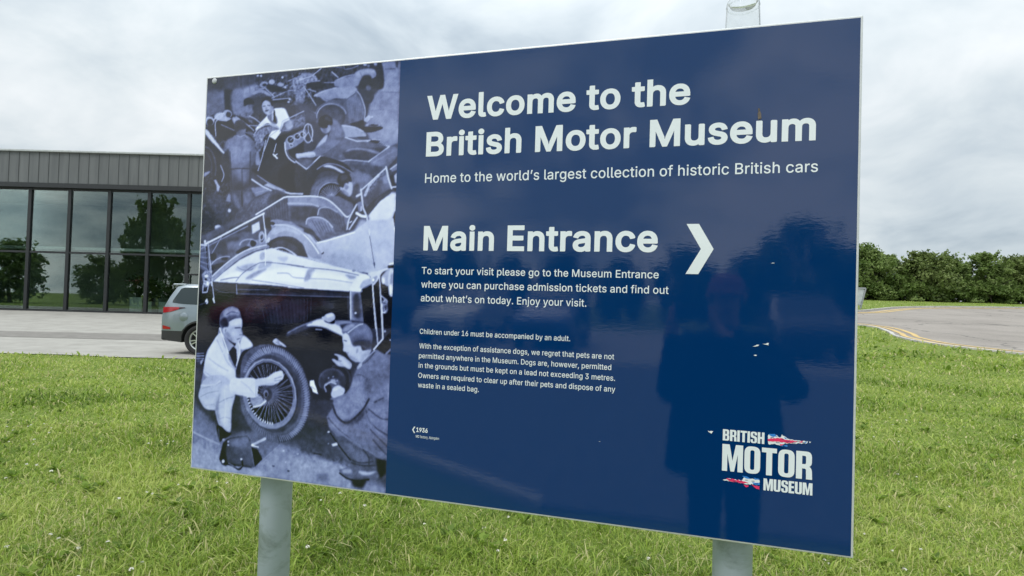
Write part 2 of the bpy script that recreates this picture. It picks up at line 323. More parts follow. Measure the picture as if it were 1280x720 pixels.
# things standing inside the glass front
M_white = simple('white_plinth_paint', (.6, .64, .63, 1), .6)
M_leafd = simple('indoor_leaf', (.05, .085, .035, 1), .6, var=.5, scale=9); M_pink = simple('pink_flower', (.42, .14, .14, 1), .7, var=.3, scale=20)
rng = np.random.default_rng(5)
def leaf_quads(P, size, rng, up=.35):
    "random leaf quads at points P; returns V,F"
    n_ = len(P); a = rng.normal(0, 1, (n_, 3)); a /= np.linalg.norm(a, axis=1)[:, None]; b = rng.normal(0, 1, (n_, 3)); b[:, 2] *= up
    b -= (b * a).sum(1)[:, None] * a; b /= np.linalg.norm(b, axis=1)[:, None]
    s = size * rng.uniform(.6, 1.35, (n_, 1)); A = a * s; B = b * s * .55
    V = np.stack([P - A, P + B, P + A, P - B], 1).reshape(-1, 3); F = np.arange(n_ * 4).reshape(-1, 4); return V, F
for (x, wd, hh, lab, plab, fl) in ((-24.0, .8, 1.0, 'square white plinth behind the glass, furthest left of the planters', 'leafy pot plant with pink blooms behind the glass, on the leftmost plinth', 1),
                       (-23.25, .55, .75, 'small white plinth right beside the first window mullion', 'small bushy pot plant just left of the window mullion', 0),
                       (-21.9, 1.25, .75, 'wide white plinth behind the glass near the parked silver car', 'wide dark leafy plant behind the glass near the parked silver car', 0)):
    p = bldg.matrix_basis @ Vector((x, 1.05, 0)); Mw = Matrix.Rotation(YAW, 4, 'Z')
    pl = empty('display_plinth', lab, 'plinth', (0, 0, 0), YAW, 'white plinths inside the museum front'); q = C0 + RR * x + FF * (36 + .95); pl.location = (q.x, q.y, bz + .03)
    MB().box(-wd / 2, wd / 2, -.3, .3, .05, hh).build('plinth_box', M_white, pl, bevel=.012); MB().box(-wd / 2 + .04, wd / 2 - .04, -.27, .27, 0, .05).build('plinth_base', M_dark, pl)
    pp = empty('potted_plant', plab, 'plant', (q.x, q.y, bz + .03 + hh), YAW, 'plants inside the museum front')
    MB().lathe([(0.0, 0), (.16, 0), (.2, .3), (.18, .3), (.17, .25), (0.0, .25)], 20).build('pot', M_dark, pp)
    n_ = 380; P = rng.normal(0, 1, (n_, 3)) * [wd * .42, .28, .34] + [0, 0, .75]; P[:, 2] = np.maximum(P[:, 2], .28); Vq, Fq = leaf_quads(P, .13, rng); np_mesh('foliage', Vq, Fq, M_leafd, pp)
    if fl:
        P = rng.normal(0, 1, (60, 3)) * [.3, .25, .15] + [0, -.1, 1.05]; Vq, Fq = leaf_quads(P, .1, rng); tag(np_mesh('flowers', Vq, Fq, M_pink, pp), kind='stuff')

# ------------------------------------------------------------------ trees
def leafmat(name, c0, c1, c2):
    m = Mat(name, c1, .6, spec=.3); a = m.n('VertexColor', layer_name='tint'); sp = m.n('SeparateColor'); m.l(a.outputs[0], sp.inputs[0])
    col = m.ramp(sp.outputs[0], [(.0, c0), (.5, c1), (1, c2)]); m.color(col)
    t = m.n('BsdfTranslucent'); m.l(col, t.inputs[0]); mxs = m.n('MixShader'); mxs.inputs[0].default_value = .42; m.l(m.p.outputs[0], mxs.inputs[1]); m.l(t.outputs[0], mxs.inputs[2]); m.l(mxs.outputs[0], m.out.inputs[0]); return m.m
M_leaf = leafmat('broad_leaf', (.066, .110, .022), (.15, .22, .055), (.29, .365, .13))
M_leaf2 = leafmat('olive_leaf', (.066, .10, .026), (.15, .20, .056), (.28, .335, .125))
M_bark = simple('bark', (.09, .075, .06, 1), .95, var=.4, scale=5, bump=.6)
def make_crown(seed, h, w_, base, nclump, per, lsize, cs):
    g = np.random.default_rng(seed); P = []; T = []
    for c in range(nclump):
        t = g.uniform(0, 1); z = base + (h - base) * t; prof = w_ * (.55 + .45 * math.sin(math.pi * min(1, .25 + t * .8))) * (1 if t < .7 else max(.15, 1 - ((t - .7) / .3) ** 1.6 * .85))
        a = g.uniform(0, 2 * math.pi); r = prof * g.uniform(.35, 1.05) ** .7; c0 = np.array([r * math.cos(a), r * math.sin(a), z + g.normal(0, .15)])
        cr = cs * g.uniform(.6, 1.3); pts = g.normal(0, 1, (per, 3)); pts /= np.linalg.norm(pts, axis=1)[:, None]; pts *= (cr * g.uniform(.3, 1.1, per) ** .6)[:, None]; pts[:, 2] *= .75
        P.append(c0 + pts); T.append(np.clip(g.normal(.45 + .2 * g.normal(), .16, per), 0, 1))
    for c in range(nclump // 3):                     # sprigs that break the outline
        a = g.uniform(0, 2 * math.pi); t = g.uniform(.5, 1); z = base + (h - base) * t; r = w_ * (1.0 if t < .7 else max(.2, 1 - (t - .7) / .3 * .7)) * g.uniform(.6, 1); c0 = np.array([r * math.cos(a), r * math.sin(a), z])
        d = np.array([math.cos(a) * .5, math.sin(a) * .5, g.uniform(.4, 1.2)]) * cs * g.uniform(.7, 1.5); k = g.uniform(0, 1, (per // 3, 1)); P.append(c0 + d * k + g.normal(0, cs * .12, (per // 3, 3))); T.append(np.clip(g.normal(.6, .15, per // 3), 0, 1))
    P = np.concatenate(P); T = np.concatenate(T); P[:, 2] = np.maximum(P[:, 2], .12); Vq, Fq = leaf_quads(P, lsize, g); T4 = np.repeat(T, 4); return Vq, Fq, np.stack([T4, T4, T4, np.ones_like(T4)], -1)
def make_tree(name, label, seed, h, w_, base, nclump=60, per=70, lsize=.14, cs=.7, mat=None, cat='tree', group=None):
    t = empty(name, label, cat, (0, 0, 0), 0, group); g = random.Random(seed); mb = MB(); top = Vector((g.uniform(-.2, .2), g.uniform(-.2, .2), h * .82)); r0 = .028 * h
    mid = Vector((g.uniform(-.15, .15), g.uniform(-.15, .15), h * .4)); mb.tube([(0, 0, -.2), (0, 0, .1), mid, top], [r0 * 1.3, r0, r0 * .7, r0 * .2], 9)
    for k in range(9):
        z = h * g.uniform(.15, .6); a = g.uniform(0, 6.28); L = w_ * g.uniform(.5, .9); b0 = Vector((mid.x * z / (h * .4), mid.y * z / (h * .4), z)) if z < h * .4 else mid.lerp(top, (z - h * .4) / (h * .42))
        e = b0 + Vector((math.cos(a) * L, math.sin(a) * L, L * g.uniform(.5, 1.1))); mb.tube([b0, b0.lerp(e, .5) + Vector((0, 0, L * .08)), e], [r0 * .45, r0 * .28, r0 * .08], 6)
    mb.build('trunk', M_bark, t); Vq, Fq, A = make_crown(seed, h, w_, base, nclump, per, lsize, cs); np_mesh('crown', Vq, Fq, mat or M_leaf, t, A); return t
def place(t, p, sc, rz, label, group=None, szz=None):
    t.location = p; t.scale = (sc, sc, szz or sc); t.rotation_euler = (0, 0, rz); t['label'] = label
    if group: t['group'] = group
    return t
HG = 'trees along the far side of the road'
hA = make_tree('hedge_tree', '', 11, 5.2, 2.3, .25, 95, 90, .15, .75, M_leaf, 'tree', HG); hB = make_tree('hedge_tree', '', 23, 4.6, 2.5, .2, 95, 90, .16, .7, M_leaf2, 'tree', HG); hC = make_tree('hedge_tree', '', 37, 5.8, 2.2, .5, 90, 90, .15, .7, M_leaf, 'tree', HG)
used = set()
rows = [(33.5, 60.5, hB, 1.0, 'olive green tree of the roadside row, half hidden behind the right edge of the sign'), (36.8, 59.6, hA, 1.08, 'bushy green tree just right of the sign edge, above the grey framed board'), (39.6, 60.8, hC, .98, 'upright tree with twiggy top, second one clear of the sign edge'),
        (42.8, 59.8, hB, 1.12, 'broad olive tree in the middle of the roadside row'), (46.2, 61.0, hA, 1.0, 'rounded tree of the roadside row, to the right of the broad olive one'), (49.5, 60.0, hC, 1.06, 'tall tree of the roadside row with gaps in its crown'), (53.2, 60.6, hB, 1.05, 'olive tree next to last at the right end of the row'), (56.8, 60.0, hA, 1.15, 'rightmost and largest bushy tree of the roadside row'), (29.5, 61.0, hA, .95, 'bushy tree of the roadside row hidden behind the sign'), (60.5, 61.5, hC, 1.2, 'tall tree beyond the right end of the roadside row')]
for i, (s, d, src, sc, lab) in enumerate(rows):
    t = src if id(src) not in used else copy_tree(src); used.add(id(src)); place(t, at(s, d, -.05), sc, i * 1.7, lab, HG, sc * (.86 + .09 * math.sin(i * 2.3)))
# low scrub under the row closes the gaps at its foot
sA = make_tree('hedge_shrub', '', 51, 1.9, 1.7, .1, 40, 80, .13, .5, M_leaf, 'shrub', 'low shrubs under the roadside trees')
for i, s in enumerate(list(np.arange(30, 64, 2.1)) + list(np.arange(31, 66, 2.3))):
    t = sA if i == 0 else copy_tree(sA); place(t, at(float(s), (58.9 if i < 17 else 63.5) + .5 * math.sin(i * 1.9), -.05), 1.05 + .18 * math.sin(i * 3.1), i * 2.1, 'low dense shrub in the dark line at the foot of the roadside trees')
# trees behind the photographer, mirrored in the sign and in the museum glass
BG = 'trees behind the photographer'
bA = make_tree('broad_tree', '', 71, 6.6, 2.9, .6, 75, 70, .24, .9, M_leaf, 'tree', BG); used = set()
for i, (x, y, sc) in enumerate(((8.3, -40, 1.0), (5.4, -42, .72), (12.5, -41, .8), (17, -43, .85), (1.2, -43, .80), (-3.5, -42, .66), (-8, -43, .74), (-12, -42, .68), (-16.5, -42, .80), (-21, -43, .74), (-26, -41, .82), (22, -42, .9), (27, -41, .85))):
    t = bA if i == 0 else copy_tree(bA); place(t, (x, y, 0), sc, i * 1.3, 'leafy tree in the line behind the photographer, mirrored dark in the sign', BG)
for i, (s, d, sc) in enumerate(((-46.8, -3, 1.95), (-38.5, -12, .75), (-56, -6, .9), (-33, -14, .8), (-63, 0, 1.1))):
    t = copy_tree(bA); place(t, at(s, d), sc * (.66 if i == 0 else 1), 2 + i * 1.1, 'tall leafy tree out to the left, mirrored in the museum glass', 'trees mirrored in the museum glass', sc)
# ------------------------------------------------------------------ the welcome sign
def glossy(name, base, rough=.035):
    m = Mat(name, base, rough, spec=.5); m.set('IOR', 1.56)
    m.bump(m.noise(42, 3, .6, m.coords('Object', (1, 1, 3.2))), .024, .0025); return m
M_blue = glossy('navy_vinyl', (.0005, .028, .112, 1))
M_blue = M_blue.m
M_prt = glossy('printed_photograph', (.5, .5, .5, 1)); va = M_prt.n('VertexColor', layer_name='tint'); M_prt.color(va.outputs[0]); M_prt = M_prt.m
M_txt = glossy('white_vinyl_lettering', (.72, .765, .77, 1), .12).m
M_red = glossy('red_vinyl', (.74, .045, .13, 1), .12).m; M_bl2 = glossy('mid_blue_vinyl', (.04, .22, .60, 1), .12).m
M_alu = simple('brushed_aluminium', (.60, .61, .60, 1), .45, metal=.35, var=.08, scale=30)
M_post = Mat('grey_green_post_paint', (.36, .43, .40, 1), .5, spec=.4)
M_post.color(M_post.mix(M_post.ramp(M_post.noise(5, 6, .7, M_post.coords('Object', (1, 1, 1.6)), .6), [(.48, (0, 0, 0)), (.70, (.9, .9, .9))]), M_post.ramp(M_post.noise(2.5, 4), [(.3, (.345, .395, .46)), (.7, (.405, .46, .525))]), (.17, .21, .19, 1)))
BZ, BW, BH = 1.66756, 1.8240, 1.22
ex = Vector((math.cos(-.0057533), 0, math.sin(-.0057533))); bt = .00447407
ez = Vector((-ex.z, -math.sin(bt) * ex.x, math.cos(bt) * ex.x)).normalized(); ey = ez.cross(ex).normalized(); ex = ey.cross(ez)
sign = empty('welcome_sign', 'large glossy navy welcome sign with a black-and-white workshop photograph, on two pale posts', 'sign')
TH = .030
mb = MB(); mb.box(-BW / 2, BW / 2, .0, TH, -BH / 2, BH / 2)
panel = mb.build('panel', M_alu, sign, bevel=.0025)
panel.matrix_local = Matrix(((ex.x, ey.x, ez.x, 0), (ex.y, ey.y, ez.y, 0), (ex.z, ey.z, ez.z, BZ), (0, 0, 0, 1)))
XL, XS, XR, ZB, ZT = -BW / 2 + .005, -.2410, BW / 2 - .0055, -BH / 2 + .005, BH / 2 - .0055
def face_sheet(name, poly, y, mat, holes=None):
    me = MB().add([(x, y, z) for x, z in poly], [tuple(range(len(poly)))]).mesh(name, False)
    if me.polygons[0].normal.y > 0: me.flip_normals()
    return obj(name, me, mat, panel)
face_sheet('navy_face', [(XS, ZB), (XR, ZB), (XR, ZT), (XS, ZT)], -.0006, M_blue)
# --- the black-and-white workshop photograph printed on the left of the panel, painted shape by shape
PW, PH, PS = 671.0, 1220.0, 2.0           # print size in mm, mm per sample
def paint_print(data):
    nx, ny = int(PW / PS) + 1, int(PH / PS) + 1
    img = np.full((ny, nx), .2, np.float32)
    rng = np.random.default_rng(7)
    noise = rng.normal(0, 1, (ny + 64, nx + 64)).astype(np.float32)
    def blur(m, s):
        if s < .35: return m
        r = max(1, int(s * 2.5 + .5)); k = np.exp(-.5 * (np.arange(-r, r + 1) / s) ** 2); k /= k.sum()
        m = np.apply_along_axis(lambda v: np.convolve(v, k, 'same'), 0, m)
        return np.apply_along_axis(lambda v: np.convolve(v, k, 'same'), 1, m)
    def spline(p, closed, n=5):
        p = np.array(p); N_ = len(p)
        if N_ < 3: return p
        res = []
        rngi = range(N_) if closed else range(N_ - 1)
        for i in rngi:
            if closed: a, b, c, d = p[i - 1], p[i], p[(i + 1) % N_], p[(i + 2) % N_]
            else: a, b, c, d = p[max(i - 1, 0)], p[i], p[i + 1], p[min(i + 2, N_ - 1)]
            for k in range(n):
                t = k / n
                res.append(.5 * (2 * b + (c - a) * t + (2 * a - 5 * b + 4 * c - d) * t * t + (3 * b - a - 3 * c + d) * t ** 3))
        if not closed: res.append(p[-1])
        return np.array(res)
    def window(p, pad):
        x0, y0 = np.floor(p.min(0) - pad).astype(int); x1, y1 = np.ceil(p.max(0) + pad).astype(int) + 1
        x0, y0, x1, y1 = max(x0, 0), max(y0, 0), min(x1, nx), min(y1, ny)
        return x0, y0, x1, y1
    def fill(p, x0, y0, x1, y1):
        acc = np.zeros((y1 - y0, x1 - x0), np.float32)
        for sx in (-.25, .25):
            for sy in (-.25, .25):
                X, Y = np.meshgrid(np.arange(x0, x1) + sx, np.arange(y0, y1) + sy)
                ins = np.zeros(X.shape, bool)
                for (ax, ay), (bx, by) in zip(p, np.roll(p, -1, 0)):
                    if ay == by: continue
                    ins ^= ((ay > Y) != (by > Y)) & (X < (bx - ax) * (Y - ay) / (by - ay) + ax)
                acc += ins
        return acc / 4
    for ln in data.strip().split('\n'):
        f = ln.split(); k = f[0]; t0, t1, bl, al, sm, w = (float(v) for v in f[1:7])
        bl /= PS; w /= PS
        p = np.array([[float(v) for v in q.split(',')] for q in f[7:]]) / PS
        if k == 'N':
            bl = float(f[3]) / PS; sc = float(f[2]) / PS
            x0, y0, x1, y1 = window(p, 4)
            if x1 <= x0 or y1 <= y0: continue
            m = blur(fill(p, x0, y0, x1, y1), 1.5)
            n_ = blur(noise[y0:y1 + 20, x0:x1 + 20], max(.4, sc * .45))[5:5 + y1 - y0, 5:5 + x1 - x0]
            n_ = n_ / (n_.std() + 1e-6)
            img[y0:y1, x0:x1] += m * n_ * t0 / 100
            np.clip(img, 0.01, 1, img); continue
        ga = gb = None
        if k == 'G': ga, gb = p[-2], p[-1]; p = p[:-2]
        if k == 'L':
            if sm: p = spline(p, False)
            pad = w + bl * 3 + 2; x0, y0, x1, y1 = window(p, pad)
            if x1 <= x0 or y1 <= y0: continue
            X, Y = np.meshgrid(np.arange(x0, x1), np.arange(y0, y1)); dd = np.full(X.shape, 1e9)
            for a, b in zip(p[:-1], p[1:]):
                v = b - a; L2 = max(v @ v, 1e-9); t = np.clip(((X - a[0]) * v[0] + (Y - a[1]) * v[1]) / L2, 0, 1)
                dd = np.minimum(dd, np.hypot(X - a[0] - t * v[0], Y - a[1] - t * v[1]))
            e = .5 + bl * .8; m = np.clip((w / 2 + e / 2 - dd) / e, 0, 1) * min(1, w / .7)
        else:
            if sm: p = spline(p, True)
            pad = bl * 3 + 2; x0, y0, x1, y1 = window(p, pad)
            if x1 <= x0 or y1 <= y0: continue
            m = blur(fill(p, x0, y0, x1, y1), bl * .7)
        m = m * al
        if ga is not None:
            X, Y = np.meshgrid(np.arange(x0, x1), np.arange(y0, y1)); v = gb - ga
            t = np.clip(((X - ga[0]) * v[0] + (Y - ga[1]) * v[1]) / (v @ v), 0, 1); tone = (t0 + (t1 - t0) * t) / 100
        else: tone = t0 / 100
        R_ = img[y0:y1, x0:x1]; R_ += m * (tone - R_)
    return np.clip(img, 0, 1)
def develop(img):
    "the hard contrast, crisp edges and grain of an old press print"
    def box(m, r):
        k = np.exp(-.5 * (np.arange(-3 * r, 3 * r + 1) / r) ** 2); k /= k.sum()
        m = np.apply_along_axis(lambda v: np.convolve(np.pad(v, 3 * r, 'edge'), k, 'valid'), 0, m)
        return np.apply_along_axis(lambda v: np.convolve(np.pad(v, 3 * r, 'edge'), k, 'valid'), 1, m)
    rg = np.random.default_rng(3); clump = box(rg.normal(0, 1, img.shape), 2); clump /= clump.std(); wide = box(rg.normal(0, 1, img.shape), 9); wide /= wide.std()
    img = .75 * img + .25 * box(img, 1); img = img + .18 * (img - box(img, 8))
    mid = np.clip(img * (1 - img) * 4, .15, 1); img = img + mid * (.016 * rg.normal(0, 1, img.shape) + .020 * clump + .020 * wide)
    return np.clip(np.interp(np.clip(img, 0, 1), [0, .08, .2, .35, .5, .7, .85, 1], [.0, .055, .20, .42, .60, .79, .90, 1.0]), 0, 1)
def print_colour(t):
    "blue-black duotone of the print, sRGB 0..1"
    ks = np.array([0, .1, .25, .5, .75, 1.0])
    cols = np.array([[6, 9, 20], [22, 25, 38], [52, 58, 88], [108, 119, 167], [174, 186, 227], [236, 242, 250]]) / 255
    return np.stack([np.interp(t, ks, cols[:, i]) for i in range(3)], -1)

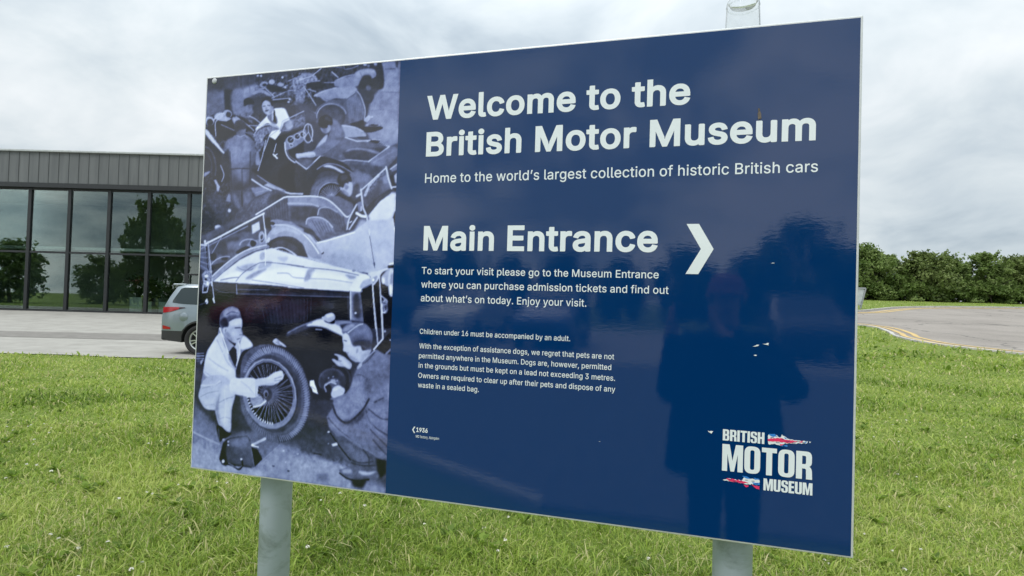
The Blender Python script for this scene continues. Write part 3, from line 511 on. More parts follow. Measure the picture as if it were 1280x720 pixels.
PRINT_DATA = """
P 20 20 0.0 1 0 0.0 -93,-100 717,-26 717,1261 -50,1311
G 14 26 4.7 1 0 0.0 -5,-4 382,-1 386,86 -1,68 96,-8 100,67
P 31 31 7.1 1 0 0.0 -2,47 74,44 79,107 67,123 2,132
P 12 12 3.5 1 0 0.0 69,44 104,48 108,121 77,115
P 40 40 7.1 1 1 0.0 99,54 148,45 191,38 207,54 169,71 150,83 141,111 107,119
P 47 47 4.7 0.7 1 0.0 139,53 182,40 192,49 169,71 150,78
L 30 30 2.4 0.5 0 2.8 121,2 127,56
L 30 30 2.4 0.5 0 2.8 136,3 142,66
L 30 30 2.4 0.5 0 2.8 161,5 166,63
L 30 30 2.4 0.5 0 2.8 180,7 186,56
L 30 30 2.4 0.5 0 2.8 214,9 219,50
L 30 30 2.4 0.5 0 2.8 243,12 248,57
L 30 30 2.4 0.5 0 2.8 271,14 276,51
L 30 30 2.4 0.5 0 2.8 295,16 299,44
P 10 10 9.4 0.6 1 0.0 16,2 67,10 66,44 17,36
P 44 44 4.7 1 0 0.0 606,6 671,4 674,268 603,254 567,198 580,111 613,75
P 52 52 11.8 0.6 1 0.0 628,30 665,30 668,128 640,115 614,102
P 50 50 11.8 0.6 1 0.0 615,140 666,158 671,219 636,225 600,185
L 36 36 2.4 0.6 0 3.5 613,90 668,96
L 36 36 2.4 0.6 0 2.8 582,142 624,141
L 33 33 1.9 0.8 0 3.5 624,26 655,27
P 24 24 1.9 1 0 0.0 654,6 664,6 663,26 657,23
P 17 17 3.5 1 0 0.0 327,4 610,3 619,79 579,80 539,43 456,52 385,70 330,62
N 2.4 5.2 2.4 1 0 0 327,4 576,7 553,59 331,95
P 15 15 2.4 1 1 0.0 589,8 610,6 620,45 619,79 596,80 584,50
P 44 44 1.4 1 0 0.0 598,9 597,11 597,12 596,13 594,14 593,14 591,13 590,13 588,11 588,10 587,8 587,6 588,5 589,4 591,3 592,3 594,3 595,4 596,6 597,7
P 50 50 1.4 1 0 0.0 565,8 565,9 564,10 563,11 561,11 559,11 557,11 556,10 554,9 553,8 553,7 553,6 554,5 555,4 557,4 559,4 561,4 563,5 564,6 565,7
P 35 35 1.2 1 0 0.0 574,13 574,14 574,15 573,16 571,16 570,16 569,16 568,15 567,14 566,13 566,12 566,11 566,10 567,9 569,9 570,8 571,9 572,9 573,10 574,11
P 43 43 1.6 1 1 0.0 460,48 478,40 517,37 542,22 577,21 592,28 595,43 578,51 552,51 540,66 510,70 466,64
P 52 52 3.5 0.7 1 0.0 525,30 551,22 581,23 590,33 560,33 539,43
L 30 30 1.9 0.6 1 2.8 543,27 552,48 548,59
L 32 32 1.9 0.6 0 2.4 500,40 523,65
P 14 14 2.4 1 1 0.0 554,40 578,42 585,73 571,84 545,78 540,66
P 20 20 1.9 1 1 0.0 549,78 579,84 591,100 583,119 568,122 554,106
P 30 30 1.9 1 0 0.0 581,77 581,79 580,81 578,83 576,84 573,84 570,83 568,82 566,80 564,78 564,75 564,73 565,71 567,69 570,68 572,68 575,69 577,70 579,72 581,74
P 48 48 1.6 1 1 0.0 390,87 412,76 457,68 501,67 527,69 536,81 519,90 502,102 463,99 436,107 413,92
P 38 38 1.9 0.8 1 0.0 422,93 449,102 502,102 528,84 534,87 511,107 450,108
L 60 60 1.4 1 1 2.4 395,87 426,75 466,68
L 60 60 1.2 1 1 2.4 502,102 528,86
L 62 62 0.9 1 0 2.8 450,20 472,38
L 50 50 0.9 1 1 2.8 469,45 495,37 526,34
L 50 50 0.9 1 1 2.4 427,50 461,52
L 42 42 0.9 1 1 2.4 490,6 494,16 520,14 538,8
L 42 42 0.9 1 1 2.1 454,5 485,11
P 29 29 1.9 1 0 0.0 436,107 502,102 534,85 555,109 565,145 558,181 501,180 448,177 403,166 406,139
P 36 36 2.4 1 0 0.0 502,106 532,91 550,113 561,144 557,167 514,178 508,141
L 25 25 1.4 0.5 0 1.9 511,107 523,173
L 25 25 1.4 0.5 0 1.9 517,105 528,171
L 25 25 1.4 0.5 0 1.9 523,103 534,170
L 25 25 1.4 0.5 0 1.9 529,101 539,168
L 25 25 1.4 0.5 0 1.9 535,99 545,167
L 25 25 1.4 0.5 0 1.9 541,97 550,165
L 25 25 1.4 0.5 0 1.9 547,95 556,163
L 55 55 0.9 1 1 3.1 536,83 550,101 564,137 563,164
P 21 21 1.9 1 0 0.0 501,154 500,165 494,175 484,182 471,187 457,188 442,185 429,179 418,171 411,160 408,149 410,138 416,128 426,121 439,116 454,116 468,118 481,124 492,133 499,143
P 29 29 7.1 0.6 1 0.0 424,136 454,124 482,136 492,171 448,177
L 52 52 1.2 1 0 3.5 405,152 405,148 405,144 406,140 408,136 410,132 412,129 415,126 419,123 423,120 427,118 431,116 436,115 441,114 446,114 451,114 456,114 462,115 467,116 472,118 476,120 481,122 485,125 489,128 493,131 496,134 499,138 501,142 502,146
L 36 36 1.9 0.8 0 4.7 398,146 399,142 400,139 402,135 404,132 406,128 408,125 411,123 414,120 417,118 421,116 424,114 428,112 432,111 437,110 441,110 445,109 450,109 454,110 458,111 463,112 467,113 471,114 475,116 479,118 483,121 486,123 490,126 493,129
P 15 15 1.6 1 0 0.0 514,176 561,167 564,183 532,187
P 60 60 1.2 1 1 0.0 561,167 576,155 582,163 572,174
P 60 60 0.9 1 0 0.0 592,161 591,161 591,162 590,163 588,163 587,163 585,163 584,162 583,162 582,161 581,160 582,160 582,159 584,158 585,158 587,158 588,158 590,159 591,159 591,160
P 36 36 1.2 1 0 0.0 619,188 618,191 614,193 608,195 601,196 592,196 584,195 576,193 570,191 566,188 564,185 565,182 569,180 575,178 583,177 592,177 600,178 608,180 614,182 618,185
P 50 50 0.9 1 0 0.0 615,185 614,187 611,188 606,189 599,189 592,189 585,188 578,187 573,186 570,184 568,182 569,181 573,180 578,179 584,178 592,178 599,179 605,180 611,182 614,183
P 20 20 1.2 1 0 0.0 610,185 609,186 606,187 603,188 598,188 593,188 588,187 583,186 579,186 576,185 576,184 576,183 579,182 583,182 587,181 593,181 598,182 603,183 606,183 609,184
P 13 13 1.6 1 1 0.0 545,188 566,187 617,190 619,197 584,205 558,200
P 50 50 1.4 1 1 0.0 488,179 528,185 558,198 571,212 559,215 498,212
L 66 66 1.2 1 1 2.8 490,180 532,187 560,200
N 3.8 3.8 2.4 1 0 0 186,24 355,12 360,124 247,89 183,72
L 55 55 0.9 1 0 2.6 197,53 221,51 256,81
L 55 55 0.9 1 0 2.6 242,85 302,65 357,64
L 55 55 0.9 1 0 2.6 301,36 355,20
L 55 55 0.9 1 0 2.6 311,53 361,41
L 55 55 0.9 1 0 2.6 246,73 274,58 301,48
P 55 55 1.2 1 0 0.0 254,35 254,37 253,39 250,40 248,41 244,41 241,41 238,40 236,38 234,36 233,33 234,31 235,29 238,28 240,27 244,27 247,27 250,29 252,30 254,33
P 50 50 1.4 1 0 0.0 230,38 231,41 229,43 227,46 223,48 219,49 214,49 210,49 206,47 203,45 201,42 201,39 202,37 204,34 208,32 212,31 217,31 222,32 226,33 229,35
P 16 16 1.9 1 0 0.0 226,40 226,42 226,43 224,45 222,46 220,46 217,46 215,46 212,45 211,44 210,43 210,41 210,40 212,38 214,37 216,37 219,36 222,37 224,38 225,39
P 50 50 1.4 1 0 0.0 287,45 287,47 285,49 282,50 279,51 276,51 272,50 269,49 266,48 264,46 263,44 264,42 265,40 268,39 271,38 275,38 279,39 282,40 285,41 286,43
P 48 48 1.2 1 1 0.0 173,64 207,54 241,72 236,76 207,64 183,68
P 13 13 2.4 1 1 0.0 225,41 264,48 302,65 245,65
P 10 10 1.4 1 0 0.0 247,89 308,88 306,99 256,98
L 60 60 0.9 1 0 2.8 244,89 310,88
P 44 44 2.4 1 1 0.0 319,30 360,25 362,69 340,79 321,66
N 4.8 3.1 2.4 1 0 0 309,13 360,13 364,117 331,95
L 62 62 0.9 1 0 2.1 320,42 340,95
L 62 62 0.9 1 0 2.1 338,31 336,103
L 62 62 0.9 1 0 2.1 356,24 355,116
P 62 62 0.9 1 0 0.0 296,54 296,55 296,56 295,57 294,57 292,57 291,57 290,56 289,55 288,54 288,53 288,52 289,52 289,51 291,51 292,51 293,51 294,51 295,52 296,53
P 62 62 0.9 1 0 0.0 314,91 314,92 314,93 313,94 312,94 310,94 309,94 308,94 307,93 306,92 306,91 306,90 307,89 308,88 309,88 310,88 311,88 312,89 313,89 314,90
P 62 62 0.9 1 0 0.0 310,99 310,100 309,101 308,102 307,102 306,102 305,102 303,101 303,101 302,100 302,99 302,98 302,97 303,96 304,96 306,96 307,96 308,96 309,97 310,98
P 62 62 0.9 1 0 0.0 209,13 209,14 208,15 207,16 206,16 205,16 204,16 202,15 201,14 201,13 200,12 201,11 201,11 202,10 203,9 205,9 206,10 207,10 208,11 209,12
P 62 62 0.9 1 0 0.0 197,11 197,12 196,13 195,14 194,14 193,14 191,14 190,13 189,13 188,12 188,11 188,10 189,9 190,8 191,8 192,8 194,8 195,8 196,9 197,10
P 62 62 0.9 1 0 0.0 286,23 285,24 285,25 284,26 283,26 281,26 280,26 279,25 278,24 277,23 277,22 277,21 278,21 279,20 280,20 281,19 282,20 284,20 285,21 285,22
P 42 42 1.9 1 1 0.0 329,42 355,16 392,23 402,44 375,46 357,56 363,97 341,107 331,95
N 5.3 3.3 2.4 1 0 0 328,30 401,20 400,103 332,115
L 60 60 0.9 1 0 2.6 329,38 383,27 414,7
L 60 60 0.9 1 0 2.6 357,56 401,115
L 60 60 0.9 1 0 2.6 371,65 399,75
L 60 60 0.9 1 0 2.6 332,107 402,139
L 60 60 0.9 1 0 2.6 333,143 374,125
L 60 60 0.9 1 0 2.6 357,48 411,43
P 12 12 1.9 1 1 0.0 366,49 411,45 421,61 394,69
P 24 24 4.7 1 0 0.0 331,99 359,104 402,139 403,166 333,143
P 36 36 1.9 1 1 0.0 107,121 126,108 151,101 170,106 183,122 172,133 178,154 153,153 118,130
P 42 42 2.8 0.8 1 0.0 112,119 136,106 151,111 132,123
P 27 27 2.8 0.7 1 0.0 152,124 171,121 178,154 163,149
P 42 42 1.6 1 0 0.0 177,112 175,116 172,119 168,122 164,123 159,122 155,120 152,117 150,113 149,109 150,104 152,100 155,97 159,94 163,94 167,94 171,96 174,99 176,103 177,107
P 12 12 1.6 1 1 0.0 145,82 164,77 180,87 182,98 160,98 148,101
P 28 28 1.9 0.7 1 0.0 160,100 180,99 178,109 166,110
P 86 86 1.4 1 1 0.0 202,163 223,144 239,129 257,116 290,117 303,133 315,158 321,178 298,185 274,177 250,166 231,159 193,179
P 70 70 2.8 0.7 1 0.0 269,175 298,185 321,180 313,161 293,172
P 72 72 2.4 0.6 1 0.0 202,167 221,152 231,157 217,164
P 34 34 1.4 1 1 0.0 232,137 253,130 268,147 267,164 247,158
P 60 60 1.4 1 0 0.0 248,134 260,122 259,146 250,154
P 10 10 1.2 1 0 0.0 254,118 259,122 265,161 255,154
P 58 58 1.6 1 0 0.0 251,108 252,115 251,122 249,128 245,132 239,134 233,133 227,131 221,126 217,120 214,113 212,105 213,98 216,93 220,89 225,87 232,87 238,90 243,95 248,101
P 44 44 3.5 0.8 1 0.0 242,97 253,106 251,126 239,133 241,117
P 62 62 2.8 1 0 0.0 230,104 230,105 229,106 228,107 226,108 224,108 222,107 220,107 218,106 217,105 217,103 217,102 218,101 219,100 221,100 223,100 225,100 227,101 229,102 230,103
P 14 14 1.6 1 1 0.0 210,95 215,82 234,78 249,89 253,108 245,106 240,95 223,89
P 16 16 1.4 1 1 0.0 222,121 230,118 238,119 230,123
L 20 20 1.2 1 0 2.4 216,106 224,106
L 20 20 1.2 1 0 2.4 232,104 240,106
P 40 40 1.9 0.7 1 0.0 226,108 232,118 224,117
P 55 55 1.9 1 1 0.0 245,158 269,169 272,177 250,170
N 3.8 3.8 2.4 1 0 0 1,115 210,131 192,244 7,237
P 10 10 2.8 1 1 0.0 43,138 103,129 153,140 193,179 184,195 121,192 87,207 14,170
P 46 46 1.2 1 0 0.0 38,142 37,146 35,150 31,153 26,155 21,155 16,154 11,152 7,149 4,144 3,140 3,136 6,132 9,129 14,127 20,127 25,128 30,130 34,133 37,138
P 12 12 1.4 1 0 0.0 34,145 33,148 32,151 29,154 26,155 22,155 18,155 15,153 12,150 10,147 9,144 10,140 11,137 14,135 17,134 21,133 25,134 28,136 31,139 33,142
P 60 60 1.4 1 0 0.0 73,123 73,126 72,130 70,133 65,136 60,138 54,138 49,138 44,137 40,135 37,131 37,128 38,124 41,121 45,118 50,117 56,116 61,116 67,117 70,120
P 50 50 1.2 1 0 0.0 103,128 100,131 97,133 92,135 87,135 82,133 77,131 73,128 71,124 70,120 70,116 72,113 76,110 81,109 86,109 91,110 96,113 100,116 102,120 103,124
P 15 15 1.4 1 0 0.0 100,128 98,130 96,132 93,133 90,133 87,133 84,131 82,129 80,126 80,124 80,121 82,118 84,116 87,115 90,115 93,116 96,117 98,119 100,122 100,125
L 66 66 0.9 1 1 3.1 5,144 10,130 27,132 36,142
L 68 68 0.9 1 1 3.3 35,138 52,122 72,119
P 55 55 1.4 1 0 0.0 53,141 73,129 103,137 84,145
L 62 62 0.9 1 1 3.3 46,188 42,146 61,135
L 58 58 0.9 1 1 2.8 118,132 163,161 186,179
L 55 55 0.9 1 1 2.4 168,162 207,166
L 62 62 1.2 1 1 2.8 167,133 187,142 207,156
L 50 50 1.2 1 0 2.4 64,154 115,175
L 45 45 0.9 1 1 2.4 155,183 184,191
P 30 30 2.4 1 0 0.0 188,191 187,193 184,193 181,194 177,193 172,192 168,190 164,188 162,186 160,183 160,182 162,180 164,179 168,179 172,180 176,181 181,183 184,185 187,187 188,189
P 72 72 1.6 1 1 0.0 3,167 14,170 46,205 78,240 71,241 37,213 7,182
P 8 8 2.4 1 1 0.0 0,186 37,213 63,243 2,241
P 50 50 2.4 1 1 0.0 103,137 120,134 143,152 119,159
P 11 11 1.9 1 0 0.0 186,220 363,180 368,307 372,386 325,377 288,362 210,318 180,297 208,294
P 13 13 9.4 0.6 1 0.0 226,262 284,276 276,312 238,323
P 2 2 5.9 1 1 0.0 281,312 312,285 367,283 371,374 297,357
L 62 62 0.7 1 0 3.1 231,210 221,258 207,302
P 34 34 2.4 1 0 0.0 189,195 226,213 222,233 206,245 191,224
P 42 42 1.9 1 1 0.0 197,249 206,245 214,282 198,281
P 40 40 1.9 1 1 0.0 189,191 208,176 246,170 274,177 265,187 232,193 214,213 190,204
L 58 58 0.9 1 1 2.8 187,191 203,174 236,163 274,175
N 4.8 3.8 2.4 1 0 0 183,171 250,166 235,246 187,244
P 86 86 1.2 1 0 0.0 240,198 251,184 279,180 284,188 264,211
P 13 13 1.4 1 0 0.0 225,246 240,200 264,212 254,247
L 62 62 0.8 1 0 2.8 225,244 242,200 270,183
L 60 60 0.8 1 0 2.8 279,188 287,156 360,130
L 50 50 0.8 1 0 2.1 289,188 304,161
P 33 33 2.8 1 0 0.0 282,184 292,160 365,137 367,172 307,185
N 3.6 3.3 2.4 1 0 0 282,184 292,160 365,137 367,172
P 52 52 2.4 1 1 0.0 297,165 315,154 325,174 307,181
P 40 40 1.4 1 1 0.0 297,237 302,209 327,198 367,184 369,212 337,234 308,243
P 16 16 0.9 1 0 0.0 330,214 330,217 328,220 325,222 322,224 318,224 315,223 311,222 308,219 307,216 306,213 306,210 308,207 311,205 314,204 318,203 321,204 325,206 328,208 329,211
L 70 70 0.7 1 0 1.9 330,214 330,216 329,219 328,221 326,222 324,223 321,224 318,224 316,224 313,223 311,221 309,220 307,218 306,215 306,213 306,211 307,209 308,207 310,205 312,204 315,203 318,203 320,204 323,204 325,206 327,208 329,210 330,212 330,214
L 70 70 0.7 1 0 1.6 318,214 325,209
P 16 16 0.9 1 0 0.0 351,205 350,208 349,210 347,212 344,213 341,214 338,213 335,212 333,209 331,207 331,204 331,202 332,199 334,197 337,196 340,196 343,197 346,198 349,200 350,202
L 70 70 0.7 1 0 1.9 351,205 351,207 350,209 349,211 347,212 345,213 343,213 341,214 339,213 337,212 335,211 333,210 332,208 331,206 331,204 331,202 331,200 333,199 334,198 336,197 338,196 340,196 343,196 345,197 347,198 348,200 350,201 351,203 351,205
L 70 70 0.7 1 0 1.6 341,205 347,201
P 16 16 0.9 1 0 0.0 327,230 326,231 326,233 325,234 323,234 321,235 320,234 318,233 317,232 316,231 315,229 316,228 316,227 318,226 319,225 321,225 323,225 324,226 325,227 326,228
L 70 70 0.7 1 0 1.9 327,230 327,231 326,232 326,233 325,234 324,234 323,234 321,235 320,234 319,234 318,233 317,233 316,232 316,231 315,229 316,228 316,227 317,227 317,226 318,225 320,225 321,225 322,225 323,226 324,226 325,227 326,228 326,229 327,230
L 70 70 0.7 1 0 1.6 321,230 324,227
P 16 16 0.9 1 0 0.0 368,200 368,203 366,205 365,206 362,207 359,208 356,207 354,206 352,204 350,202 350,199 350,197 351,195 353,193 356,192 359,192 361,192 364,194 366,195 367,198
L 70 70 0.7 1 0 1.9 368,200 368,202 367,204 366,205 365,206 363,207 361,208 359,208 357,207 355,207 353,206 352,204 351,203 350,201 350,199 350,197 350,196 351,194 353,193 355,192 356,192 359,192 361,192 363,193 364,194 366,195 367,197 368,198 368,200
L 70 70 0.7 1 0 1.6 359,200 364,196
L 62 62 0.8 1 0 3.3 393,197 393,204 392,209 391,215 389,219 386,222 383,224 379,224 376,224 372,221 369,218 367,213 364,208 363,202 362,196 362,190 363,184 365,179 367,174 370,171 373,169 377,169 380,170 384,172 387,175 389,180 391,185 393,191 393,197
L 60 60 0.7 1 0 2.4 377,173 379,193 364,212
L 60 60 0.7 1 0 2.4 379,193 394,221
L 72 72 0.8 1 1 3.8 298,221 303,249 316,269 340,284 372,299
L 35 35 0.9 1 1 2.8 308,243 316,261 344,278 372,291
L 72 72 0.7 1 0 2.4 268,223 261,248
L 86 86 0.7 1 0 4.2 259,254 274,267
L 86 86 0.7 1 0 2.8 273,254 263,260
P 33 33 1.6 1 1 0.0 456,158 474,166 493,187 503,218 486,233 456,247 443,257 398,255 406,245 437,223 453,193
P 42 42 3.8 0.7 1 0.0 461,162 479,174 491,198 472,209 458,193
P 25 25 3.3 0.7 1 0.0 472,217 501,218 482,237 447,251
P 55 55 1.9 1 1 0.0 406,241 427,215 443,204 439,223 420,246
P 50 50 1.9 1 0 0.0 454,185 454,190 451,194 448,197 443,199 438,200 433,199 428,196 424,192 421,188 420,183 421,178 423,174 427,171 431,169 437,168 442,169 447,172 451,175 453,180
P 12 12 1.6 1 1 0.0 410,167 420,150 442,147 457,160 458,175 444,176 442,184 426,185 415,177
P 30 30 2.8 0.6 1 0.0 440,149 454,161 448,165 432,156
P 33 33 2.1 0.7 1 0.0 426,185 437,184 440,196 431,199
P 36 36 1.9 1 1 0.0 393,253 415,238 450,220 486,225 469,240 430,262 403,267
P 64 64 1.4 1 1 0.0 338,256 357,255 398,252 403,267 366,267 344,270
P 48 48 1.9 0.7 1 0.0 348,265 398,261 402,267 367,269
P 30 30 1.9 1 0 0.0 473,240 503,215 585,226 645,248 673,238 675,276 647,301 623,323 589,329 546,318 520,308 492,284 421,267
P 22 22 2.8 1 1 0.0 496,261 526,247 586,249 628,255 579,287 518,281
P 44 44 2.4 1 1 0.0 504,257 526,247 577,251 612,262 608,267 561,254 530,253
L 66 66 0.9 1 0 3.3 503,215 542,228 585,228 645,248
L 72 72 0.9 1 0 3.8 645,248 612,269 581,288
L 60 60 0.9 1 1 3.1 421,266 457,273 492,283 518,281 581,288
P 38 38 3.1 1 1 0.0 587,287 645,252 673,253 674,272 642,293 613,303
L 45 45 1.9 1 0 2.4 596,291 654,263
P 20 20 3.5 0.7 1 0.0 519,293 579,298 622,304 623,321 589,327 550,313
P 20 20 1.4 1 1 0.0 577,230 602,225 615,231 602,237
L 60 60 0.9 1 0 2.4 574,230 593,225 615,228
P 12 12 1.2 1 0 0.0 585,225 645,248 585,230
P 13 13 1.9 1 1 0.0 421,267 492,284 528,312 520,327 490,322 454,310 414,324 394,379 344,370 339,278 382,303
L 66 66 0.9 1 0 3.8 339,278 377,303 421,267
P 30 30 2.8 0.8 1 0.0 344,270 399,280 377,299
P 66 66 1.9 1 1 0.0 433,297 453,293 476,301 505,317 494,317 467,304
L 45 45 1.4 1 1 3.1 413,304 444,290 484,295 529,318
P 27 27 1.9 1 0 0.0 533,385 530,404 521,420 506,433 488,441 466,444 444,441 424,432 408,418 397,401 393,382 396,364 405,347 420,334 439,326 461,324 483,327 502,336 518,350 529,367
P 33 33 2.8 1 0 0.0 518,385 516,402 508,416 495,428 478,436 459,438 440,435 422,427 408,415 398,400 394,382 397,366 405,350 418,339 436,331 455,329 474,332 491,341 505,353 515,368
L 22 22 0.9 0.8 0 2.1 401,411 413,406
L 22 22 0.9 0.8 0 2.1 399,407 411,403
L 22 22 0.9 0.8 0 2.1 397,403 409,399
L 22 22 0.9 0.8 0 2.1 395,398 408,396
L 22 22 0.9 0.8 0 2.1 393,394 407,392
L 22 22 0.9 0.8 0 2.1 392,390 406,389
L 22 22 0.9 0.8 0 2.1 392,385 405,385
L 22 22 0.9 0.8 0 2.1 392,381 405,381
L 22 22 0.9 0.8 0 2.1 392,376 405,378
L 22 22 0.9 0.8 0 2.1 392,372 406,374
L 22 22 0.9 0.8 0 2.1 393,367 406,371
L 22 22 0.9 0.8 0 2.1 394,363 407,367
L 22 22 0.9 0.8 0 2.1 396,359 409,364
L 22 22 0.9 0.8 0 2.1 398,355 410,360
L 22 22 0.9 0.8 0 2.1 400,351 412,357
L 22 22 0.9 0.8 0 2.1 403,347 415,354
L 22 22 0.9 0.8 0 2.1 406,344 417,351
L 22 22 0.9 0.8 0 2.1 410,341 420,349
L 22 22 0.9 0.8 0 2.1 413,338 423,346
L 22 22 0.9 0.8 0 2.1 417,335 426,344
L 22 22 0.9 0.8 0 2.1 421,332 429,342
L 22 22 0.9 0.8 0 2.1 426,330 433,340
L 22 22 0.9 0.8 0 2.1 430,328 436,339
L 22 22 0.9 0.8 0 2.1 435,327 440,337
L 22 22 0.9 0.8 0 2.1 440,325 444,336
L 22 22 0.9 0.8 0 2.1 445,324 448,336
L 22 22 0.9 0.8 0 2.1 450,324 452,335
L 22 22 0.9 0.8 0 2.1 455,324 456,335
L 22 22 0.9 0.8 0 2.1 460,324 460,335
L 22 22 0.9 0.8 0 2.1 465,324 465,335
L 22 22 0.9 0.8 0 2.1 470,325 469,336
L 22 22 0.9 0.8 0 2.1 475,326 473,336
P 10 10 1.6 1 0 0.0 512,387 510,399 504,410 494,419 482,425 468,427 453,424 440,418 429,409 422,398 419,385 421,372 427,361 437,352 450,347 464,345 479,347 492,354 502,363 509,374
L 50 50 1.2 0.9 0 3.1 431,412 428,408 426,405 424,401 422,397 420,393 420,389 419,385 419,381 420,377 421,373 422,369 424,365 426,362 429,359 432,356 435,353 439,351 443,349 447,347 452,346 456,345 461,345 465,345 470,346 475,346 479,348 483,349 488,351
L 56 56 0.7 0.9 0 1.9 464,397 436,417
L 56 56 0.7 0.9 0 1.9 463,397 432,413
L 56 56 0.7 0.9 0 1.9 462,396 429,408
L 56 56 0.7 0.9 0 1.9 462,395 426,402
L 56 56 0.7 0.9 0 1.9 461,394 425,397
L 56 56 0.7 0.9 0 1.9 461,393 424,391
L 56 56 0.7 0.9 0 1.9 461,392 424,386
L 56 56 0.7 0.9 0 1.9 460,391 425,380
L 56 56 0.7 0.9 0 1.9 460,390 427,375
L 56 56 0.7 0.9 0 1.9 461,389 430,370
L 56 56 0.7 0.9 0 1.9 461,389 433,366
L 56 56 0.7 0.9 0 1.9 462,388 438,362
L 56 56 0.7 0.9 0 1.9 462,387 443,359
L 56 56 0.7 0.9 0 1.9 463,386 448,356
L 56 56 0.7 0.9 0 1.9 464,386 454,354
L 56 56 0.7 0.9 0 1.9 465,385 460,353
L 56 56 0.7 0.9 0 1.9 466,385 466,353
L 56 56 0.7 0.9 0 1.9 467,385 473,353
L 56 56 0.7 0.9 0 1.9 468,385 479,355
L 56 56 0.7 0.9 0 1.9 469,385 485,357
L 56 56 0.7 0.9 0 1.9 471,385 490,359
L 56 56 0.7 0.9 0 1.9 472,386 496,363
P 40 40 1.9 1 0 0.0 482,394 482,397 480,400 478,402 475,403 471,404 468,403 464,402 462,399 460,397 459,393 460,390 461,388 464,385 467,384 470,384 474,384 477,386 480,388 481,391
N 3.6 3.3 2.4 1 0 0 457,380 505,381 507,427 472,427
P 13 13 4.7 0.8 1 0.0 479,388 513,366 540,389 542,420 525,439 503,435
P 32 32 1.9 1 1 0.0 520,323 546,315 576,323 598,337 573,359 553,389 532,389 526,351
P 40 40 4.2 0.7 1 0.0 533,322 563,321 585,333 556,347
P 20 20 3.5 0.8 1 0.0 531,362 552,351 549,386 536,401
P 60 60 1.9 1 1 0.0 491,361 517,346 530,347 533,366 527,385 514,383
P 36 36 1.9 0.8 1 0.0 508,350 520,358 513,368 506,358
P 33 33 2.4 0.7 1 0.0 492,367 509,369 523,385 496,377
P 10 10 1.6 1 1 0.0 482,338 488,323 507,318 523,327 529,345 514,339 519,350 508,346 502,361 489,353
P 27 27 2.8 0.6 1 0.0 490,328 507,323 516,333 497,342
P 34 34 1.9 1 1 0.0 84,244 85,215 106,200 120,188 155,190 180,205 191,228 192,248
P 29 29 2.4 1 1 0.0 72,260 82,211 106,200 170,203 190,220 195,265 180,297 177,342 178,362 114,360 102,319 81,289 68,277
G 44 16 7.1 0.8 1 0.0 91,203 165,202 177,236 175,297 177,354 114,358 104,298 138,242 143,353
P 46 46 11.8 0.5 1 0.0 112,225 166,223 173,268 125,279
P 42 42 7.1 0.5 1 0.0 126,295 167,296 171,325 157,341 132,320
L 17 17 1.6 1 1 3.1 106,294 140,293 175,295
L 18 18 1.6 1 0 2.8 148,296 152,349
L 14 14 2.4 0.6 0 4.2 101,241 114,356
L 14 14 2.4 0.6 0 4.7 177,244 179,342
P 12 12 3.3 0.8 1 0.0 67,272 83,240 98,240 107,356 66,397 77,322
P 34 34 1.6 1 1 0.0 114,150 126,144 146,146 156,161 157,181 150,193 128,192 117,175
P 18 18 1.9 1 1 0.0 113,163 118,147 138,143 156,157 158,171 135,174 120,182
P 52 52 1.9 1 1 0.0 155,190 170,203 155,194
L 52 52 1.4 1 1 2.4 123,190 138,195 155,190
P 26 26 2.4 1 0 0.0 109,360 188,362 198,383 175,411 147,420 132,414 116,389
P 40 40 3.8 0.7 1 0.0 120,373 137,381 146,414 131,406
P 36 36 3.8 0.7 1 0.0 163,366 188,370 180,399 160,394
L 12 12 2.1 1 0 3.8 151,363 155,410
P 12 12 3.5 1 0 0.0 1,220 42,213 73,244 68,277 82,314 64,359 112,414 119,463 61,504 5,500 2,337
L 26 26 2.4 0.8 0 5.2 1,220 4,220 8,221 11,222 14,223 17,224 20,226 23,228 26,231 29,233 31,236 34,239 36,243 38,246 40,250 42,254 44,258 46,262 47,266 48,271 49,275 50,280 50,284 51,289 51,293 51,298 50,302 50,307 49,311
L 22 22 2.4 0.8 0 4.7 2,237 4,237 6,237 9,238 11,239 13,240 15,241 17,243 19,245 20,247 22,249 24,251 26,254 27,256 28,259 30,262 31,265 32,268 33,271 34,275 34,278 35,281 35,285 35,288 35,292 35,295 35,298 35,302 34,305
N 3.4 4.7 2.4 1 0 0 0,295 108,340 120,484 5,500
L 70 70 0.9 1 0 4.7 44,213 78,242
P 42 42 1.9 1 1 0.0 6,304 26,298 29,302 9,314
P 52 52 1.4 1 0 0.0 45,326 52,324 69,347 64,363 57,359 56,343
L 50 50 1.2 1 1 3.1 68,281 82,310 75,331
P 42 42 1.6 1 0 0.0 93,393 102,370 110,373 111,395
P 24 24 7.1 0.7 1 0.0 20,379 65,368 107,414 114,463 90,479 69,446
P 66 66 1.4 1 0 0.0 114,422 114,424 113,425 112,427 110,427 109,428 107,427 105,427 104,425 103,424 102,422 103,420 103,419 105,417 106,416 108,416 110,417 112,417 113,419 114,420
P 70 70 1.6 1 0 0.0 79,471 79,474 78,476 76,478 73,480 69,480 66,481 62,480 59,479 57,477 56,475 56,472 57,470 59,468 62,467 66,466 69,466 73,466 76,467 78,469
P 80 80 1.2 1 1 0.0 133,435 137,433 137,447 132,455
P 26 26 3.5 1 0 0.0 5,500 133,447 144,459 37,514 4,514
P 40 40 2.4 1 0 0.0 182,354 221,351 259,362 203,381
L 70 70 0.9 1 0 4.7 186,328 225,350 259,364
P 56 56 1.2 1 0 0.0 230,347 244,341 302,363 283,366
L 50 50 0.9 1 0 2.4 205,316 244,339 306,365
L 62 62 0.9 1 0 5.2 278,362 325,374 367,376
L 50 50 0.9 1 0 2.4 202,369 250,361
